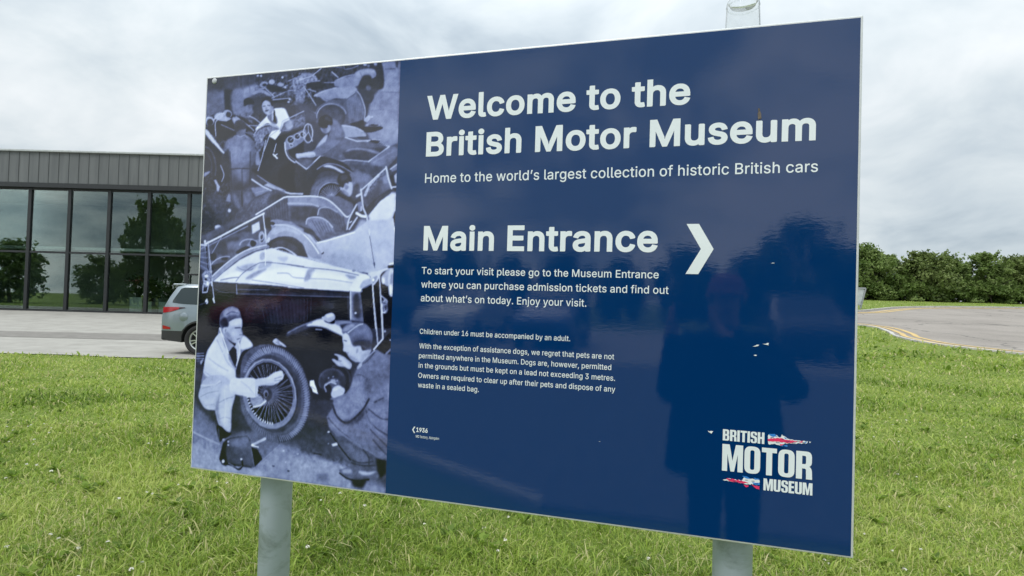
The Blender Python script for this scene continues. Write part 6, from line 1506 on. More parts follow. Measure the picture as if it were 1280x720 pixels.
P 58 58 1.4 1 1 0.0 486,857 492,854 506,858 505,847 494,842 495,839 516,842 534,851 551,865 545,880 526,874 508,873
P 68 68 2.8 0.8 1 0.0 512,846 534,858 543,873 521,867
L 36 36 0.9 1 0 2.4 507,858 517,859
P 64 64 1.6 1 1 0.0 518,772 530,777 544,790 553,812 575,811 584,825 609,820 605,835 585,855 564,858 546,850 533,834 522,829 522,813 518,795
P 76 76 4.2 0.8 1 0.0 520,779 535,782 545,805 532,813 523,806
P 48 48 3.8 0.9 1 0.0 533,836 559,846 572,856 551,852
P 70 70 4.7 0.7 1 0.0 536,816 558,819 563,842 546,839
P 66 66 1.9 1 0 0.0 576,825 575,829 573,832 571,835 568,837 566,837 563,836 561,834 560,831 559,827 559,823 560,820 562,816 564,813 567,812 570,812 572,812 574,815 576,818 576,821
P 46 46 2.1 1 0 0.0 571,827 570,829 569,831 568,833 567,834 565,834 564,834 564,833 563,831 563,828 563,826 564,823 564,821 566,819 567,818 568,818 569,819 570,820 571,822 571,824
L 28 28 1.2 1 1 2.8 523,799 531,801
L 42 42 1.2 1 1 2.4 533,835 539,833
P 50 50 3.5 0.8 1 0.0 584,837 609,822 601,838 585,855 575,867
P 33 33 1.6 1 1 0.0 515,772 521,760 542,748 576,746 598,755 612,773 613,801 607,822 583,814 577,809 558,815 547,805 539,786 530,777 520,781
P 52 52 2.8 0.9 1 0.0 517,772 530,758 551,751 555,757 530,773
L 68 68 1.6 1 1 3.3 535,777 564,756 581,750
P 44 44 7.1 0.7 1 0.0 556,762 589,754 607,775 603,790 578,780 548,786
P 17 17 4.7 0.8 1 0.0 549,804 574,796 608,798 607,818 583,813 558,813
P 7 7 1.9 1 0 0.0 625,816 649,792 675,761 678,831 643,828
N 7.2 3.5 2.4 1 0 0 630,815 675,761 676,828 642,826
L 80 80 0.8 1 0 4.2 619,820 646,789 639,692
L 66 66 0.8 1 0 3.5 631,804 615,692
P 60 60 0.9 1 0 0.0 655,768 655,769 654,770 654,770 653,771 652,771 651,771 650,770 650,770 649,769 649,768 649,767 649,766 650,765 651,765 652,764 653,764 653,765 654,766 655,766
P 70 70 0.9 1 0 0.0 673,791 673,791 673,792 672,792 671,793 670,793 669,793 668,793 667,792 667,792 667,791 667,791 667,790 668,790 669,789 670,789 671,789 672,789 673,790 673,790
L 50 50 1.4 1 0 5.9 659,829 673,815
N 0.6 2.8 2.4 1 0 0 -93,-100 717,-26 717,1261 -50,1311
"""
GLYPHS = """
B1 470 53,-22 414,-22 413,75 412,78 299,79 299,512 287,531 285,532 191,532 63,437 63,317 65,314 188,404 189,403 189,80 188,78 53,77
B3 470 205,-29 243,-29 271,-25 306,-14 331,-2 359,18 382,43 400,73 409,97 416,134 416,156 413,180 402,214 389,236 375,255 359,271 340,284 306,302 273,310 271,312 395,452 395,516 379,532 48,531 47,441 48,439 66,429 239,428 135,308 134,241 135,239 149,225 219,224 243,220 266,213 279,204 287,196 298,180 303,168 305,155 306,139 304,128 300,115 295,104 287,96 279,89 270,84 255,78 243,75 227,73 195,75 183,78 168,83 160,87 145,100 138,112 125,155 17,153 26,96 38,65 52,43 75,19 103,-1 136,-16 170,-25
B6 470 212,-29 253,-28 286,-21 313,-10 342,8 367,32 386,59 399,84 409,118 412,145 412,171 409,196 404,217 395,241 385,259 372,278 353,297 328,315 307,325 283,332 261,336 231,337 346,504 346,505 336,531 334,532 240,532 118,353 90,308 74,281 59,248 45,204 41,163 44,121 50,99 58,76 64,62 77,43 104,14 121,1 142,-11 176,-24 198,-28/229,71 216,72 200,76 184,84 171,95 161,108 154,123 150,139 148,156 150,177 154,193 161,208 170,219 181,229 195,237 208,240 225,242 241,241 257,236 271,228 283,219 291,208 298,193 302,177 304,158 303,139 298,123 291,107 283,96 273,87 261,79 248,74
B9 470 87,-22 213,-22 354,186 383,237 395,263 403,287 411,325 412,359 406,400 394,434 375,466 350,493 333,507 312,519 278,532 240,539 202,538 165,529 133,515 102,494 78,468 59,436 48,405 43,379 41,352 42,325 46,301 54,277 63,258 76,237 97,215 115,200 136,189 157,181 182,175 206,172 219,172 220,171/214,267 200,270 186,277 174,286 162,301 154,317 150,333 148,352 149,368 154,386 161,400 171,414 182,424 195,431 208,435 226,437 242,436 258,431 270,424 281,415 291,402 298,386 302,370 304,351 302,331 299,317 291,301 283,290 272,280 262,274 248,269 232,266
BB 473 37,-22 249,-23 278,-22 306,-18 343,-7 375,9 401,30 420,56 429,74 435,93 440,123 441,147 438,170 430,200 412,230 390,254 370,267 380,275 394,290 406,307 413,323 418,339 421,363 421,386 418,406 410,435 401,454 390,470 374,487 358,500 341,510 306,524 281,529 255,532 38,531/150,80 148,82 149,208 247,208 276,205 290,200 303,192 316,181 325,168 330,155 331,146 332,131 330,122 322,106 315,98 305,91 289,85 258,80/150,308 148,309 148,310 148,429 239,429 268,426 276,424 289,418 298,411 304,403 308,395 312,384 313,373 311,357 308,346 302,336 295,328 287,322 268,313 249,309
BE 436 37,-22 397,-22 397,79 396,80 150,80 148,82 148,203 150,206 356,206 378,215 378,216 377,307 375,309 150,309 149,311 149,429 393,429 394,431 394,531 38,531
BM 645 37,-22 130,-23 145,-6 145,285 146,289 270,-21 271,-23 342,-23 359,-19 481,292 481,-22 590,-22 591,530 590,531 460,531 331,195 314,125 304,182 169,530 167,531 37,531
BW 703 138,-23 248,-22 340,315 342,329 433,-8 446,-23 547,-22 548,-21 699,531 585,531 489,156 484,203 398,531 288,531 193,171 100,530 99,531 -13,531
Ba 406 148,-31 177,-31 195,-29 216,-23 236,-15 254,-3 255,-9 268,-23 270,-23 339,-23 360,-14 360,252 359,274 355,297 349,316 339,337 330,351 318,364 305,375 284,388 249,400 212,406 177,406 144,402 107,390 78,374 51,351 33,327 10,278 11,276 110,248 112,248 126,274 135,286 148,296 171,305 196,308 219,305 232,300 241,293 249,281 252,270 253,255 249,253 240,251 136,237 92,225 64,211 42,196 27,178 16,158 8,126 7,106 8,86 16,57 24,39 34,25 54,3 84,-16 120,-28/156,69 136,75 126,81 120,87 116,97 115,108 117,118 121,124 129,131 147,139 171,144 252,157 252,129 247,113 238,97 225,85 208,75 190,70 166,68
Bc 413 193,-30 236,-29 266,-23 294,-13 317,1 340,19 359,42 375,69 386,98 383,120 381,121 292,143 290,142 272,101 265,91 257,85 244,77 233,73 220,70 207,69 185,72 173,76 165,80 149,94 135,114 127,133 121,163 119,195 122,221 127,243 135,263 146,279 164,295 175,301 191,305 207,307 225,305 245,299 258,291 266,283 273,274 292,236 372,256 388,273 374,311 363,330 345,352 324,371 298,387 269,398 244,404 215,407 178,405 140,396 105,379 74,355 49,325 30,290 17,250 11,203 13,155 20,114 36,74 57,40 83,13 103,-2 117,-11 154,-25 178,-29
Be 421 199,-30 234,-30 263,-26 291,-17 319,-3 344,16 363,37 377,59 396,106 295,131 277,99 267,88 259,81 250,76 234,71 216,69 197,70 179,74 163,81 146,95 134,111 129,122 124,136 122,144 123,145 371,146 394,155 393,219 386,267 373,303 354,336 341,351 327,365 307,379 290,389 274,396 248,403 207,407 163,403 127,392 92,371 64,346 40,312 24,274 14,232 11,186 14,143 24,101 42,63 64,31 95,3 129,-16 168,-27/125,244 128,255 135,269 146,283 159,294 175,302 186,305 203,307 224,305 235,302 250,295 258,288 268,275 277,259 281,245 280,244
Bh 427 30,-22 129,-22 137,-2 137,232 140,253 146,270 158,286 173,297 187,303 210,306 232,303 248,296 256,288 262,280 270,261 273,232 274,-22 365,-23 380,-6 380,253 375,291 370,312 362,330 350,350 338,365 323,378 306,389 287,398 267,403 227,407 203,405 179,400 149,387 138,379 137,381 136,530 135,532 32,531 30,530
Bi 184 30,-22 127,-23 129,-22 137,-2 135,402 31,401 30,400/81,421 92,420 113,426 135,443 146,462 149,488 142,514 126,533 103,545 78,547 52,540 32,523 20,501 18,475 25,453 45,432 68,421
Bl 206 125,-24 163,-24 186,-20 206,-7 206,-5 187,77 186,78 143,76 140,77 138,83 137,529 136,531 135,531 51,532 32,525 30,523 30,85 32,61 36,41 43,24 51,11 64,-2 75,-10 93,-18 115,-23
Bm 627 30,-22 136,-22 137,237 140,261 143,271 148,280 160,294 168,299 179,304 199,307 211,306 219,304 234,297 244,287 250,272 251,258 252,-22 357,-23 358,243 360,264 368,283 380,296 386,300 396,304 419,307 440,304 455,297 464,288 470,275 473,251 474,-22 579,-22 580,267 577,290 572,314 562,338 552,354 536,371 525,381 508,392 490,400 456,408 437,409 411,407 394,403 371,396 339,377 320,357 311,370 294,386 276,397 255,405 232,408 211,409 189,406 171,401 155,393 136,381 135,383 135,401 31,401
Bn 427 30,-22 129,-22 137,-2 137,232 140,253 146,270 158,286 173,297 187,303 210,306 232,303 248,296 256,288 262,280 270,261 273,232 274,-22 379,-22 380,240 377,278 370,312 357,340 338,365 315,383 287,398 250,406 216,407 181,401 151,388 136,378 135,381 135,400 133,401 31,401
Bo 432 193,-30 234,-29 276,-20 311,-4 341,21 366,51 386,88 398,127 404,171 403,218 395,263 380,301 359,336 333,363 313,379 298,387 261,401 221,407 180,405 140,396 105,379 74,355 49,325 30,290 17,250 11,203 13,155 20,114 36,74 57,40 83,13 103,-2 117,-11 154,-25 178,-29/194,70 185,72 169,78 156,87 142,103 132,120 125,139 120,170 119,195 122,221 129,248 138,268 149,282 163,295 175,301 194,306 215,306 236,303 247,298 261,287 274,272 283,256 290,234 295,203 296,179 293,154 287,131 280,114 268,96 257,85 241,75 221,70 204,69
Br 276 30,-22 129,-22 137,-2 137,240 139,256 144,269 149,277 158,286 167,293 177,298 187,301 202,303 215,303 248,299 266,313 266,392 251,406 213,408 194,407 175,403 155,395 135,383 133,402 32,401 30,400
Bs 382 167,-30 206,-30 239,-25 270,-15 295,-1 319,19 336,42 348,67 354,96 352,130 343,159 330,179 307,201 284,214 260,224 171,247 155,252 139,261 134,267 132,274 134,285 137,291 142,296 150,301 163,306 174,309 187,310 201,309 212,307 222,303 228,298 241,281 255,251 353,274 338,320 326,341 311,360 294,376 276,387 254,397 228,403 209,406 175,407 143,403 113,394 81,378 59,360 41,338 29,311 24,283 26,250 35,221 49,199 72,178 94,165 119,155 225,127 237,120 243,111 245,106 243,96 238,87 230,80 222,76 211,72 198,69 180,68 167,69 155,71 142,76 134,82 127,88 122,96 108,133 11,112 18,72 29,45 44,23 63,5 86,-10 107,-19 140,-28
Bt 244 157,-26 198,-25 231,-17 233,-15 236,6 220,78 172,73 156,75 153,77 151,81 149,100 149,302 150,303 209,304 227,316 227,401 149,402 148,493 51,494 42,473 42,402 -17,401 -17,314 3,304 41,304 42,302 42,90 44,65 54,34 62,21 75,6 97,-11 129,-23
Bu 427 168,-27 195,-28 218,-24 239,-18 261,-8 280,6 275,-14 296,-23 362,-23 380,-11 380,386 379,387 365,401 293,402 273,390 273,147 270,128 266,114 256,98 242,85 223,76 202,73 178,76 162,83 154,91 147,99 144,106 140,118 137,147 136,390 117,402 30,400 30,126 32,102 39,70 48,49 59,30 72,14 87,2 111,-13 130,-20 151,-25
M, 197 32,-124 88,-124 143,76 66,76 63,75
M. 197 89,-9 109,-8 127,1 141,18 146,36 145,55 136,72 120,86 109,91 101,92 80,90 63,80 50,65 45,47 46,26 50,17 56,9 72,-4
M1 462 70,-5 396,-5 396,59 394,60 282,61 281,507 277,514 196,514 80,429 81,350 81,349 82,348 205,439 206,437 206,62 205,60 71,60
M3 462 205,-12 243,-11 267,-7 301,3 323,13 347,31 368,54 385,81 393,102 398,135 398,156 395,177 385,207 374,227 362,243 348,257 331,269 301,285 265,294 234,295 377,459 377,508 373,514 65,513 64,451 70,447 275,446 277,444 152,302 151,247 157,243 221,242 249,237 274,228 288,219 299,209 307,199 315,187 320,172 323,156 323,137 322,124 317,108 310,95 299,83 289,75 278,69 261,61 248,58 229,56 193,57 177,61 161,67 152,72 137,83 130,91 123,103 112,138 40,137 38,135 43,100 54,73 66,54 86,32 112,14 142,0 173,-8
M6 462 212,-12 251,-11 281,-4 305,5 331,22 355,44 372,68 383,91 392,123 394,145 394,169 392,191 387,212 379,233 370,251 358,267 342,283 318,300 301,308 278,315 259,318 233,319 213,318 195,312 194,313 326,505 327,507 323,514 251,514 248,513 133,343 105,300 90,273 75,241 63,201 59,163 62,124 67,103 74,83 80,70 91,54 115,28 131,15 149,5 181,-7/233,54 213,54 193,59 174,70 158,83 146,99 137,118 132,135 131,156 132,180 137,199 145,216 157,231 171,243 189,253 205,257 225,259 245,258 264,253 281,243 295,231 306,217 314,199 320,180 321,158 320,135 315,116 306,99 296,84 285,74 269,63 253,57
MA 489 8,-5 88,-5 138,136 140,136 340,136 392,-5 470,-5 279,514 198,514 196,512/162,205 196,301 238,440 239,439 282,301 316,205
MB 465 55,-5 249,-5 276,-4 303,-1 337,9 365,23 388,42 405,65 413,80 418,96 423,126 423,147 421,165 414,192 398,219 377,241 365,250 349,258 333,264 327,265 338,269 353,277 368,288 380,301 391,316 396,328 400,342 403,363 403,384 401,403 393,429 386,445 376,459 361,475 347,486 333,495 301,507 279,512 255,514 55,513/132,63 130,64 131,225 247,225 279,222 298,216 314,206 329,192 340,176 346,161 349,147 349,129 347,117 341,102 336,94 327,85 314,76 292,68 260,63/132,291 130,293 131,446 239,446 271,443 282,440 298,433 310,424 319,413 325,401 329,387 330,373 329,353 324,339 316,325 308,316 297,307 274,296 252,291
MC 519 254,-12 296,-11 333,-3 368,10 400,30 426,52 449,83 461,103 468,121 479,163 479,165 405,165 403,163 395,139 387,122 376,105 363,92 345,79 326,70 303,62 280,59 256,59 235,62 215,67 195,76 177,87 162,101 147,118 136,137 125,159 117,182 110,222 109,268 114,311 125,350 141,382 162,408 187,428 215,441 245,449 280,450 309,445 327,439 341,432 359,420 371,409 382,396 390,382 397,366 404,343 471,342 479,347 468,387 457,414 437,444 411,470 383,491 352,506 315,517 277,521 234,519 205,514 188,508 162,497 147,489 124,471 110,459 91,438 81,423 71,407 57,379 47,348 42,331 36,294 35,273 37,214 39,195 46,161 52,143 65,113 73,97 90,71 110,49 123,38 146,21 162,12 187,1 205,-5 234,-10
MD 511 54,-5 237,-5 273,-1 293,3 322,12 338,18 367,34 392,54 412,75 422,90 437,115 445,131 455,162 460,181 466,216 467,237 467,274 463,310 460,331 451,362 431,407 422,421 404,444 391,457 369,475 343,490 314,501 295,507 263,512 223,514 55,514/132,63 130,64 131,446 220,446 247,445 274,440 308,428 336,410 351,395 363,379 378,349 388,312 393,270 392,224 386,186 378,162 370,142 356,121 333,98 306,81 282,72 257,66 229,63
ME 428 54,-5 380,-5 380,61 379,62 132,63 130,64 130,221 132,224 353,224 361,227 359,291 132,292 131,446 375,447 377,448 377,514 55,514
MG 529 257,-12 285,-12 313,-9 353,2 390,21 422,45 448,76 457,91 468,113 480,155 484,201 484,254 478,262 278,261 277,201 281,194 409,193 407,171 402,151 395,134 381,110 365,92 348,79 326,68 307,63 280,59 259,59 235,62 214,68 197,75 177,87 161,102 142,126 125,159 118,182 112,207 109,254 112,299 121,337 135,372 157,402 170,415 185,427 214,442 243,449 278,450 307,445 325,439 339,432 353,422 366,411 377,398 388,380 405,344 477,344 479,345 477,361 470,385 454,418 432,449 406,473 376,494 342,509 305,518 265,521 248,521 217,517 200,513 174,503 147,489 133,479 112,462 100,449 88,434 72,410 63,393 51,364 46,347 39,311 35,255 35,233 39,196 51,145 58,127 72,99 98,62 110,49 133,29 147,20 174,6 203,-4 219,-8
MH 526 55,-5 127,-6 130,0 130,224 132,226 386,226 387,-5 462,-5 461,514 388,514 386,512 386,296 385,295 132,295 130,296 130,513 55,513
MM 637 55,-5 122,-6 127,0 127,398 165,289 282,-5 284,-5 340,-5 346,-4 461,289 499,393 500,389 499,326 498,-3 500,-5 572,-5 573,513 473,514 471,512 347,189 314,86 287,176 156,513 55,514
MO 542 256,-12 285,-12 315,-8 332,-4 360,6 375,14 400,29 413,39 433,60 445,74 461,99 469,113 482,143 487,163 494,196 498,254 498,276 494,311 487,347 482,364 469,395 461,409 445,435 433,448 413,469 400,480 385,489 360,503 344,509 315,517 299,519 269,521 249,521 219,517 203,513 174,503 149,490 134,480 121,469 101,449 89,435 73,411 59,382 51,363 42,331 39,313 35,255 35,233 39,196 46,163 52,143 58,127 73,99 82,84 100,60 112,47 134,29 147,20 174,6 203,-4 219,-8/245,60 225,64 197,75 187,81 170,94 149,116 131,145 118,180 110,222 109,255 112,299 121,337 135,371 154,399 178,422 187,428 205,437 235,447 269,450 299,447 318,442 335,435 363,416 385,393 392,382 403,363 416,327 422,299 424,252 422,211 413,171 397,135 378,108 355,87 328,71 299,62 278,59 262,59
MT 458 188,-5 259,-6 262,1 263,446 421,447 422,448 422,513 421,514 27,513 27,447 188,446
MW 695 152,-5 234,-5 235,-3 323,320 341,405 342,407 359,336 449,0 454,-6 534,-5 676,513 600,514 598,513 504,145 493,82 491,82 467,198 384,513 302,513 209,160 194,89 174,177 87,513 9,513
Ma 398 149,-14 174,-14 191,-12 211,-6 228,1 252,17 271,40 272,-1 276,-5 334,-5 342,-3 342,250 342,271 338,292 333,309 324,327 316,340 306,351 295,360 277,372 246,383 211,389 177,389 147,384 115,374 87,360 64,340 48,317 34,289 36,287 102,268 122,297 139,311 166,322 196,325 223,322 241,315 255,304 265,287 269,273 270,252 267,244 262,240 254,236 243,234 139,219 99,209 71,196 54,183 42,169 32,151 25,124 25,108 26,89 32,63 39,49 48,36 65,17 92,0 123,-10/156,52 145,53 127,59 115,67 104,79 99,92 98,109 101,124 107,134 119,146 140,155 167,161 239,172 265,178 270,181 269,125 263,106 252,87 235,70 214,58 193,52 164,51
Mb 433 215,-13 242,-13 264,-10 286,-4 306,5 325,18 341,32 357,51 368,69 375,82 384,107 390,131 394,160 395,189 394,219 390,245 384,272 375,294 364,315 349,336 335,350 317,365 306,372 286,380 264,386 242,389 213,389 194,386 175,381 158,372 141,358 130,346 120,332 119,512 118,514 48,514 47,-5 117,-5 118,46 118,48 137,24 160,5 174,-3 187,-8/203,54 184,59 166,69 150,83 137,102 128,123 121,150 119,178 119,210 123,237 130,261 140,282 153,298 170,311 184,318 204,323 229,324 251,320 270,311 287,298 301,279 311,258 319,227 322,198 322,168 318,144 311,118 300,98 286,80 270,67 251,57 229,53
Mc 405 193,-13 234,-12 261,-7 287,4 308,16 328,32 344,51 359,75 368,99 367,106 365,107 301,123 287,91 278,80 268,70 252,61 237,56 221,52 207,52 181,54 167,59 156,65 136,82 119,106 110,128 103,162 102,195 105,224 110,248 120,272 133,291 154,310 169,317 189,323 207,324 228,323 252,316 270,304 279,294 287,283 301,256 362,271 368,277 358,302 348,320 332,340 313,357 290,371 265,381 241,387 215,389 181,388 146,380 114,365 86,342 64,315 46,282 34,245 29,203 30,158 37,118 52,82 71,51 95,26 113,12 125,5 159,-8 181,-12
Md 433 182,-13 213,-13 229,-10 245,-5 259,2 276,13 288,24 307,49 309,-5 371,-6 377,0 378,507 373,514 306,513 304,332 298,342 279,362 264,373 248,381 229,387 207,389 184,389 160,386 138,380 120,372 107,364 90,350 76,336 61,315 50,294 41,272 34,245 30,219 29,189 30,160 37,117 45,94 55,72 67,51 80,35 92,24 109,11 128,0 149,-7 171,-12/186,54 168,59 153,67 138,80 123,99 111,126 105,150 102,178 102,210 106,235 114,261 123,279 137,296 155,312 171,319 189,323 215,324 234,320 255,311 274,294 288,275 298,253 304,227 306,200 306,168 301,141 294,117 284,96 269,78 253,65 234,57 213,53
Me 413 200,-13 232,-13 259,-9 284,-2 309,11 331,28 348,46 361,67 371,94 304,111 303,110 291,90 280,76 269,67 256,60 237,54 218,52 195,53 175,57 155,65 144,73 132,85 119,101 113,114 107,131 104,149 103,162 368,164 376,166 377,168 376,219 368,264 358,294 339,326 328,339 315,351 297,365 282,373 267,379 245,386 207,389 167,386 135,376 103,357 77,334 55,302 40,267 31,229 29,186 31,146 41,107 57,72 77,43 105,18 136,0 171,-10/103,227 103,234 111,261 120,278 134,296 149,308 168,319 183,322 203,324 227,323 242,319 259,310 271,300 283,285 293,267 300,245 303,227
Mf 263 77,-5 142,-6 147,0 148,321 227,321 233,325 233,326 233,383 150,385 148,385 148,424 150,440 154,449 158,456 164,461 174,466 183,468 198,468 212,467 228,462 230,463 235,475 249,523 236,529 206,535 174,535 147,529 132,524 121,517 108,508 95,494 88,483 81,469 76,440 75,385 3,384 0,382 1,323 75,321 76,320
Mg 434 190,-156 231,-155 261,-151 284,-145 311,-133 329,-121 347,-103 360,-84 369,-65 376,-34 377,-9 377,379 372,385 311,384 308,379 306,331 298,343 281,361 263,374 244,383 223,388 196,389 172,388 140,380 109,366 82,343 68,326 57,308 40,271 32,235 29,206 30,163 34,134 45,99 56,76 76,50 92,35 119,17 151,5 185,0 221,1 249,8 271,20 291,38 305,56 305,55 305,-7 302,-36 295,-52 290,-59 279,-70 265,-80 239,-88 218,-91 193,-91 167,-87 153,-81 135,-70 122,-58 101,-35 45,-66 45,-68 55,-87 69,-105 85,-120 103,-132 130,-144 148,-150 175,-155/197,65 181,67 161,74 143,84 128,100 117,119 106,148 102,174 102,203 104,228 112,254 124,279 137,297 153,310 169,318 189,323 212,324 234,321 253,312 271,299 283,284 294,263 302,238 306,212 306,183 303,155 298,131 289,110 276,92 261,80 242,70 221,66
Mh 419 48,-5 117,-5 119,1 120,233 123,257 131,280 146,299 163,312 184,320 210,323 235,320 250,315 258,310 269,301 277,289 282,280 287,265 291,233 292,-5 357,-6 362,0 363,1 362,253 358,288 353,305 346,323 336,339 325,353 312,364 298,374 282,381 264,386 227,390 206,388 186,384 157,371 141,360 132,352 120,336 119,513 117,515 48,514 48,512
Mi 176 48,-5 116,-6 120,1 118,385 49,384 48,382/81,438 91,438 105,442 121,454 129,469 131,486 126,505 115,519 99,527 79,529 60,524 46,512 37,496 36,478 41,462 55,447 71,439
Mj 176 -16,-148 14,-148 38,-145 54,-140 73,-131 89,-117 100,-104 108,-90 115,-69 119,-47 119,-28 119,379 115,384 55,384 48,380 47,-42 41,-61 36,-68 30,-74 15,-80 -13,-83 -15,-84/79,438 97,439 113,447 126,460 131,478 129,497 121,513 107,524 89,529 71,528 52,518 41,505 36,487 37,470 46,454 62,442
Mk 390 48,-5 119,-5 119,137 154,169 155,168 290,-3 294,-5 382,-5 209,216 370,382 282,384 280,383 120,219 119,513 117,515 48,514 48,512
Ml 198 126,-7 162,-7 179,-3 186,1 187,3 174,59 142,58 131,60 124,67 120,81 119,512 118,514 54,515 48,512 48,510 48,84 49,64 53,46 59,32 65,22 75,11 85,5 99,-2
Mm 619 47,-5 119,-5 120,237 123,266 126,277 134,291 149,308 160,315 173,320 184,323 198,324 214,323 224,321 243,312 258,296 264,286 267,275 268,259 270,-5 339,-5 340,245 343,269 352,291 359,301 370,310 378,316 390,321 402,323 419,324 432,324 445,321 466,311 478,299 485,288 488,278 490,253 491,-5 562,-5 562,267 560,286 555,307 546,330 538,343 525,358 514,368 499,377 485,383 453,391 437,391 414,390 398,387 379,380 350,363 328,341 321,330 318,324 308,344 297,358 282,373 267,382 251,387 230,391 213,391 194,389 178,384 162,377 147,367 133,355 125,346 118,335 117,338 117,383 48,384
Mn 419 48,-5 117,-5 119,1 120,233 123,257 131,280 146,299 163,312 184,320 210,323 235,320 250,315 258,310 269,301 277,289 282,280 287,265 291,233 292,-5 362,-5 362,240 360,275 353,305 342,331 325,353 306,369 282,381 248,388 216,389 186,384 158,372 142,361 126,344 118,333 118,334 117,383 48,384
Mo 424 193,-13 233,-12 269,-4 302,11 330,34 352,61 369,94 381,131 386,171 385,216 378,258 364,293 345,325 321,351 303,364 290,371 258,383 220,389 181,388 146,380 114,365 86,342 64,315 46,282 34,245 29,203 30,158 37,118 52,82 71,51 95,26 113,12 125,5 159,-8 181,-12/194,53 181,54 161,62 145,74 128,91 116,112 108,136 102,168 102,197 105,224 113,254 123,277 137,294 153,309 169,317 191,323 215,324 241,320 255,313 273,301 288,283 299,264 307,238 313,206 313,178 310,150 304,126 295,104 282,85 267,70 247,59 225,53 202,52
Mp 433 47,-148 119,-148 120,47 142,19 154,9 170,0 187,-8 205,-12 240,-13 263,-10 286,-4 315,11 333,24 350,43 363,60 375,81 387,118 394,161 395,190 394,217 387,259 375,295 355,328 341,345 327,358 315,366 298,375 274,384 242,389 211,389 187,385 168,378 147,364 133,350 118,329 117,332 116,383 115,384 48,383/210,54 190,57 172,65 154,79 141,96 130,118 123,140 119,169 119,199 122,228 128,254 136,275 150,294 165,308 183,318 203,323 229,324 251,320 270,311 287,297 300,281 311,259 318,236 322,209 322,179 319,151 314,127 304,103 290,84 275,70 256,59 235,54 216,53
Mq 433 307,-148 371,-149 373,-148 378,-142 377,378 371,385 311,384 308,378 307,332 306,330 295,345 277,364 261,375 242,384 221,388 194,389 171,388 141,381 109,366 82,342 68,326 57,308 41,273 31,231 29,190 32,145 41,105 50,81 61,60 74,42 90,26 107,12 120,4 138,-4 160,-10 184,-13 210,-13 229,-10 248,-4 267,7 283,20 293,30 304,46/192,54 181,55 160,63 143,75 128,92 117,111 106,143 102,170 102,198 104,226 111,252 120,273 133,292 149,307 167,317 187,323 207,324 229,322 248,315 267,302 284,282 295,262 302,236 306,209 306,178 303,150 297,126 288,103 275,84 260,70 242,59 221,54 200,53
Mr 268 48,-5 117,-5 119,1 120,241 122,261 128,275 134,286 146,299 160,309 171,314 186,318 200,320 214,320 242,317 248,321 248,384 243,389 213,390 197,389 179,386 163,380 148,371 131,357 118,340 117,342 117,382 115,385 50,384 48,382
Ms 374 167,-13 204,-12 236,-7 263,1 285,14 306,31 322,51 331,72 336,98 335,126 327,150 316,168 296,187 277,198 255,207 167,230 146,237 127,248 122,253 118,261 115,270 115,282 117,292 122,301 130,309 141,317 157,323 172,326 186,327 204,326 218,323 229,319 239,312 248,302 256,290 265,272 266,271 331,286 322,312 311,331 298,348 284,361 268,371 249,380 225,386 207,389 177,389 146,386 121,378 92,364 73,349 57,329 46,306 42,283 43,253 52,227 63,210 83,192 101,181 124,172 231,143 240,139 249,133 259,118 262,107 262,96 259,88 251,75 241,66 229,60 215,55 199,52 180,51 165,51 149,55 132,62 122,68 113,78 107,88 98,111 97,112 31,98 35,77 45,53 58,34 76,18 95,5 113,-3 143,-10
Mt 236 158,-9 196,-8 217,-2 218,4 206,59 172,56 151,58 140,65 136,71 134,78 132,98 131,319 134,321 203,322 209,325 209,383 132,385 131,475 63,477 62,475 60,468 59,385 1,384 0,326 7,322 59,321 60,319 60,92 61,70 70,42 76,31 87,18 105,5 132,-6
Mu 419 169,-10 194,-10 215,-7 234,-1 251,7 269,19 283,33 291,45 293,52 294,48 293,-2 301,-6 355,-6 362,-2 362,379 357,384 298,384 291,381 290,145 288,125 281,105 269,85 252,70 229,60 218,57 202,56 175,59 165,62 152,69 141,79 133,89 127,99 123,113 120,145 119,381 112,385 50,384 48,382 48,128 50,104 56,75 64,56 74,40 85,26 98,15 119,3 135,-4 154,-8
Mv 398 159,-5 228,-5 232,0 375,374 377,381 372,384 303,384 300,382 216,149 196,71 194,74 179,133 88,383 87,384 12,384 10,382
Mw 576 135,-5 202,-5 204,-4 265,211 282,290 284,293 308,190 362,0 367,-6 433,-5 552,382 551,383 476,383 418,177 397,80 387,137 368,214 319,384 250,384 247,382 198,206 170,90 151,169 92,383 90,384 18,384 16,383
Mx 388 11,-5 94,-5 161,94 189,144 218,94 284,-5 367,-5 231,192 361,384 278,383 223,301 192,245 190,245 164,290 104,383 102,384 21,383 20,382 148,194
My 398 78,-150 118,-148 135,-143 148,-137 162,-128 177,-115 196,-87 209,-60 376,377 376,378 372,384 303,384 301,383 219,157 194,79 176,140 89,381 82,384 17,384 12,378 157,-1 139,-51 132,-63 121,-75 111,-81 100,-84 89,-84 57,-81 41,-142 42,-143 60,-148
M’ 186 46,313 102,313 157,514 77,513
"""

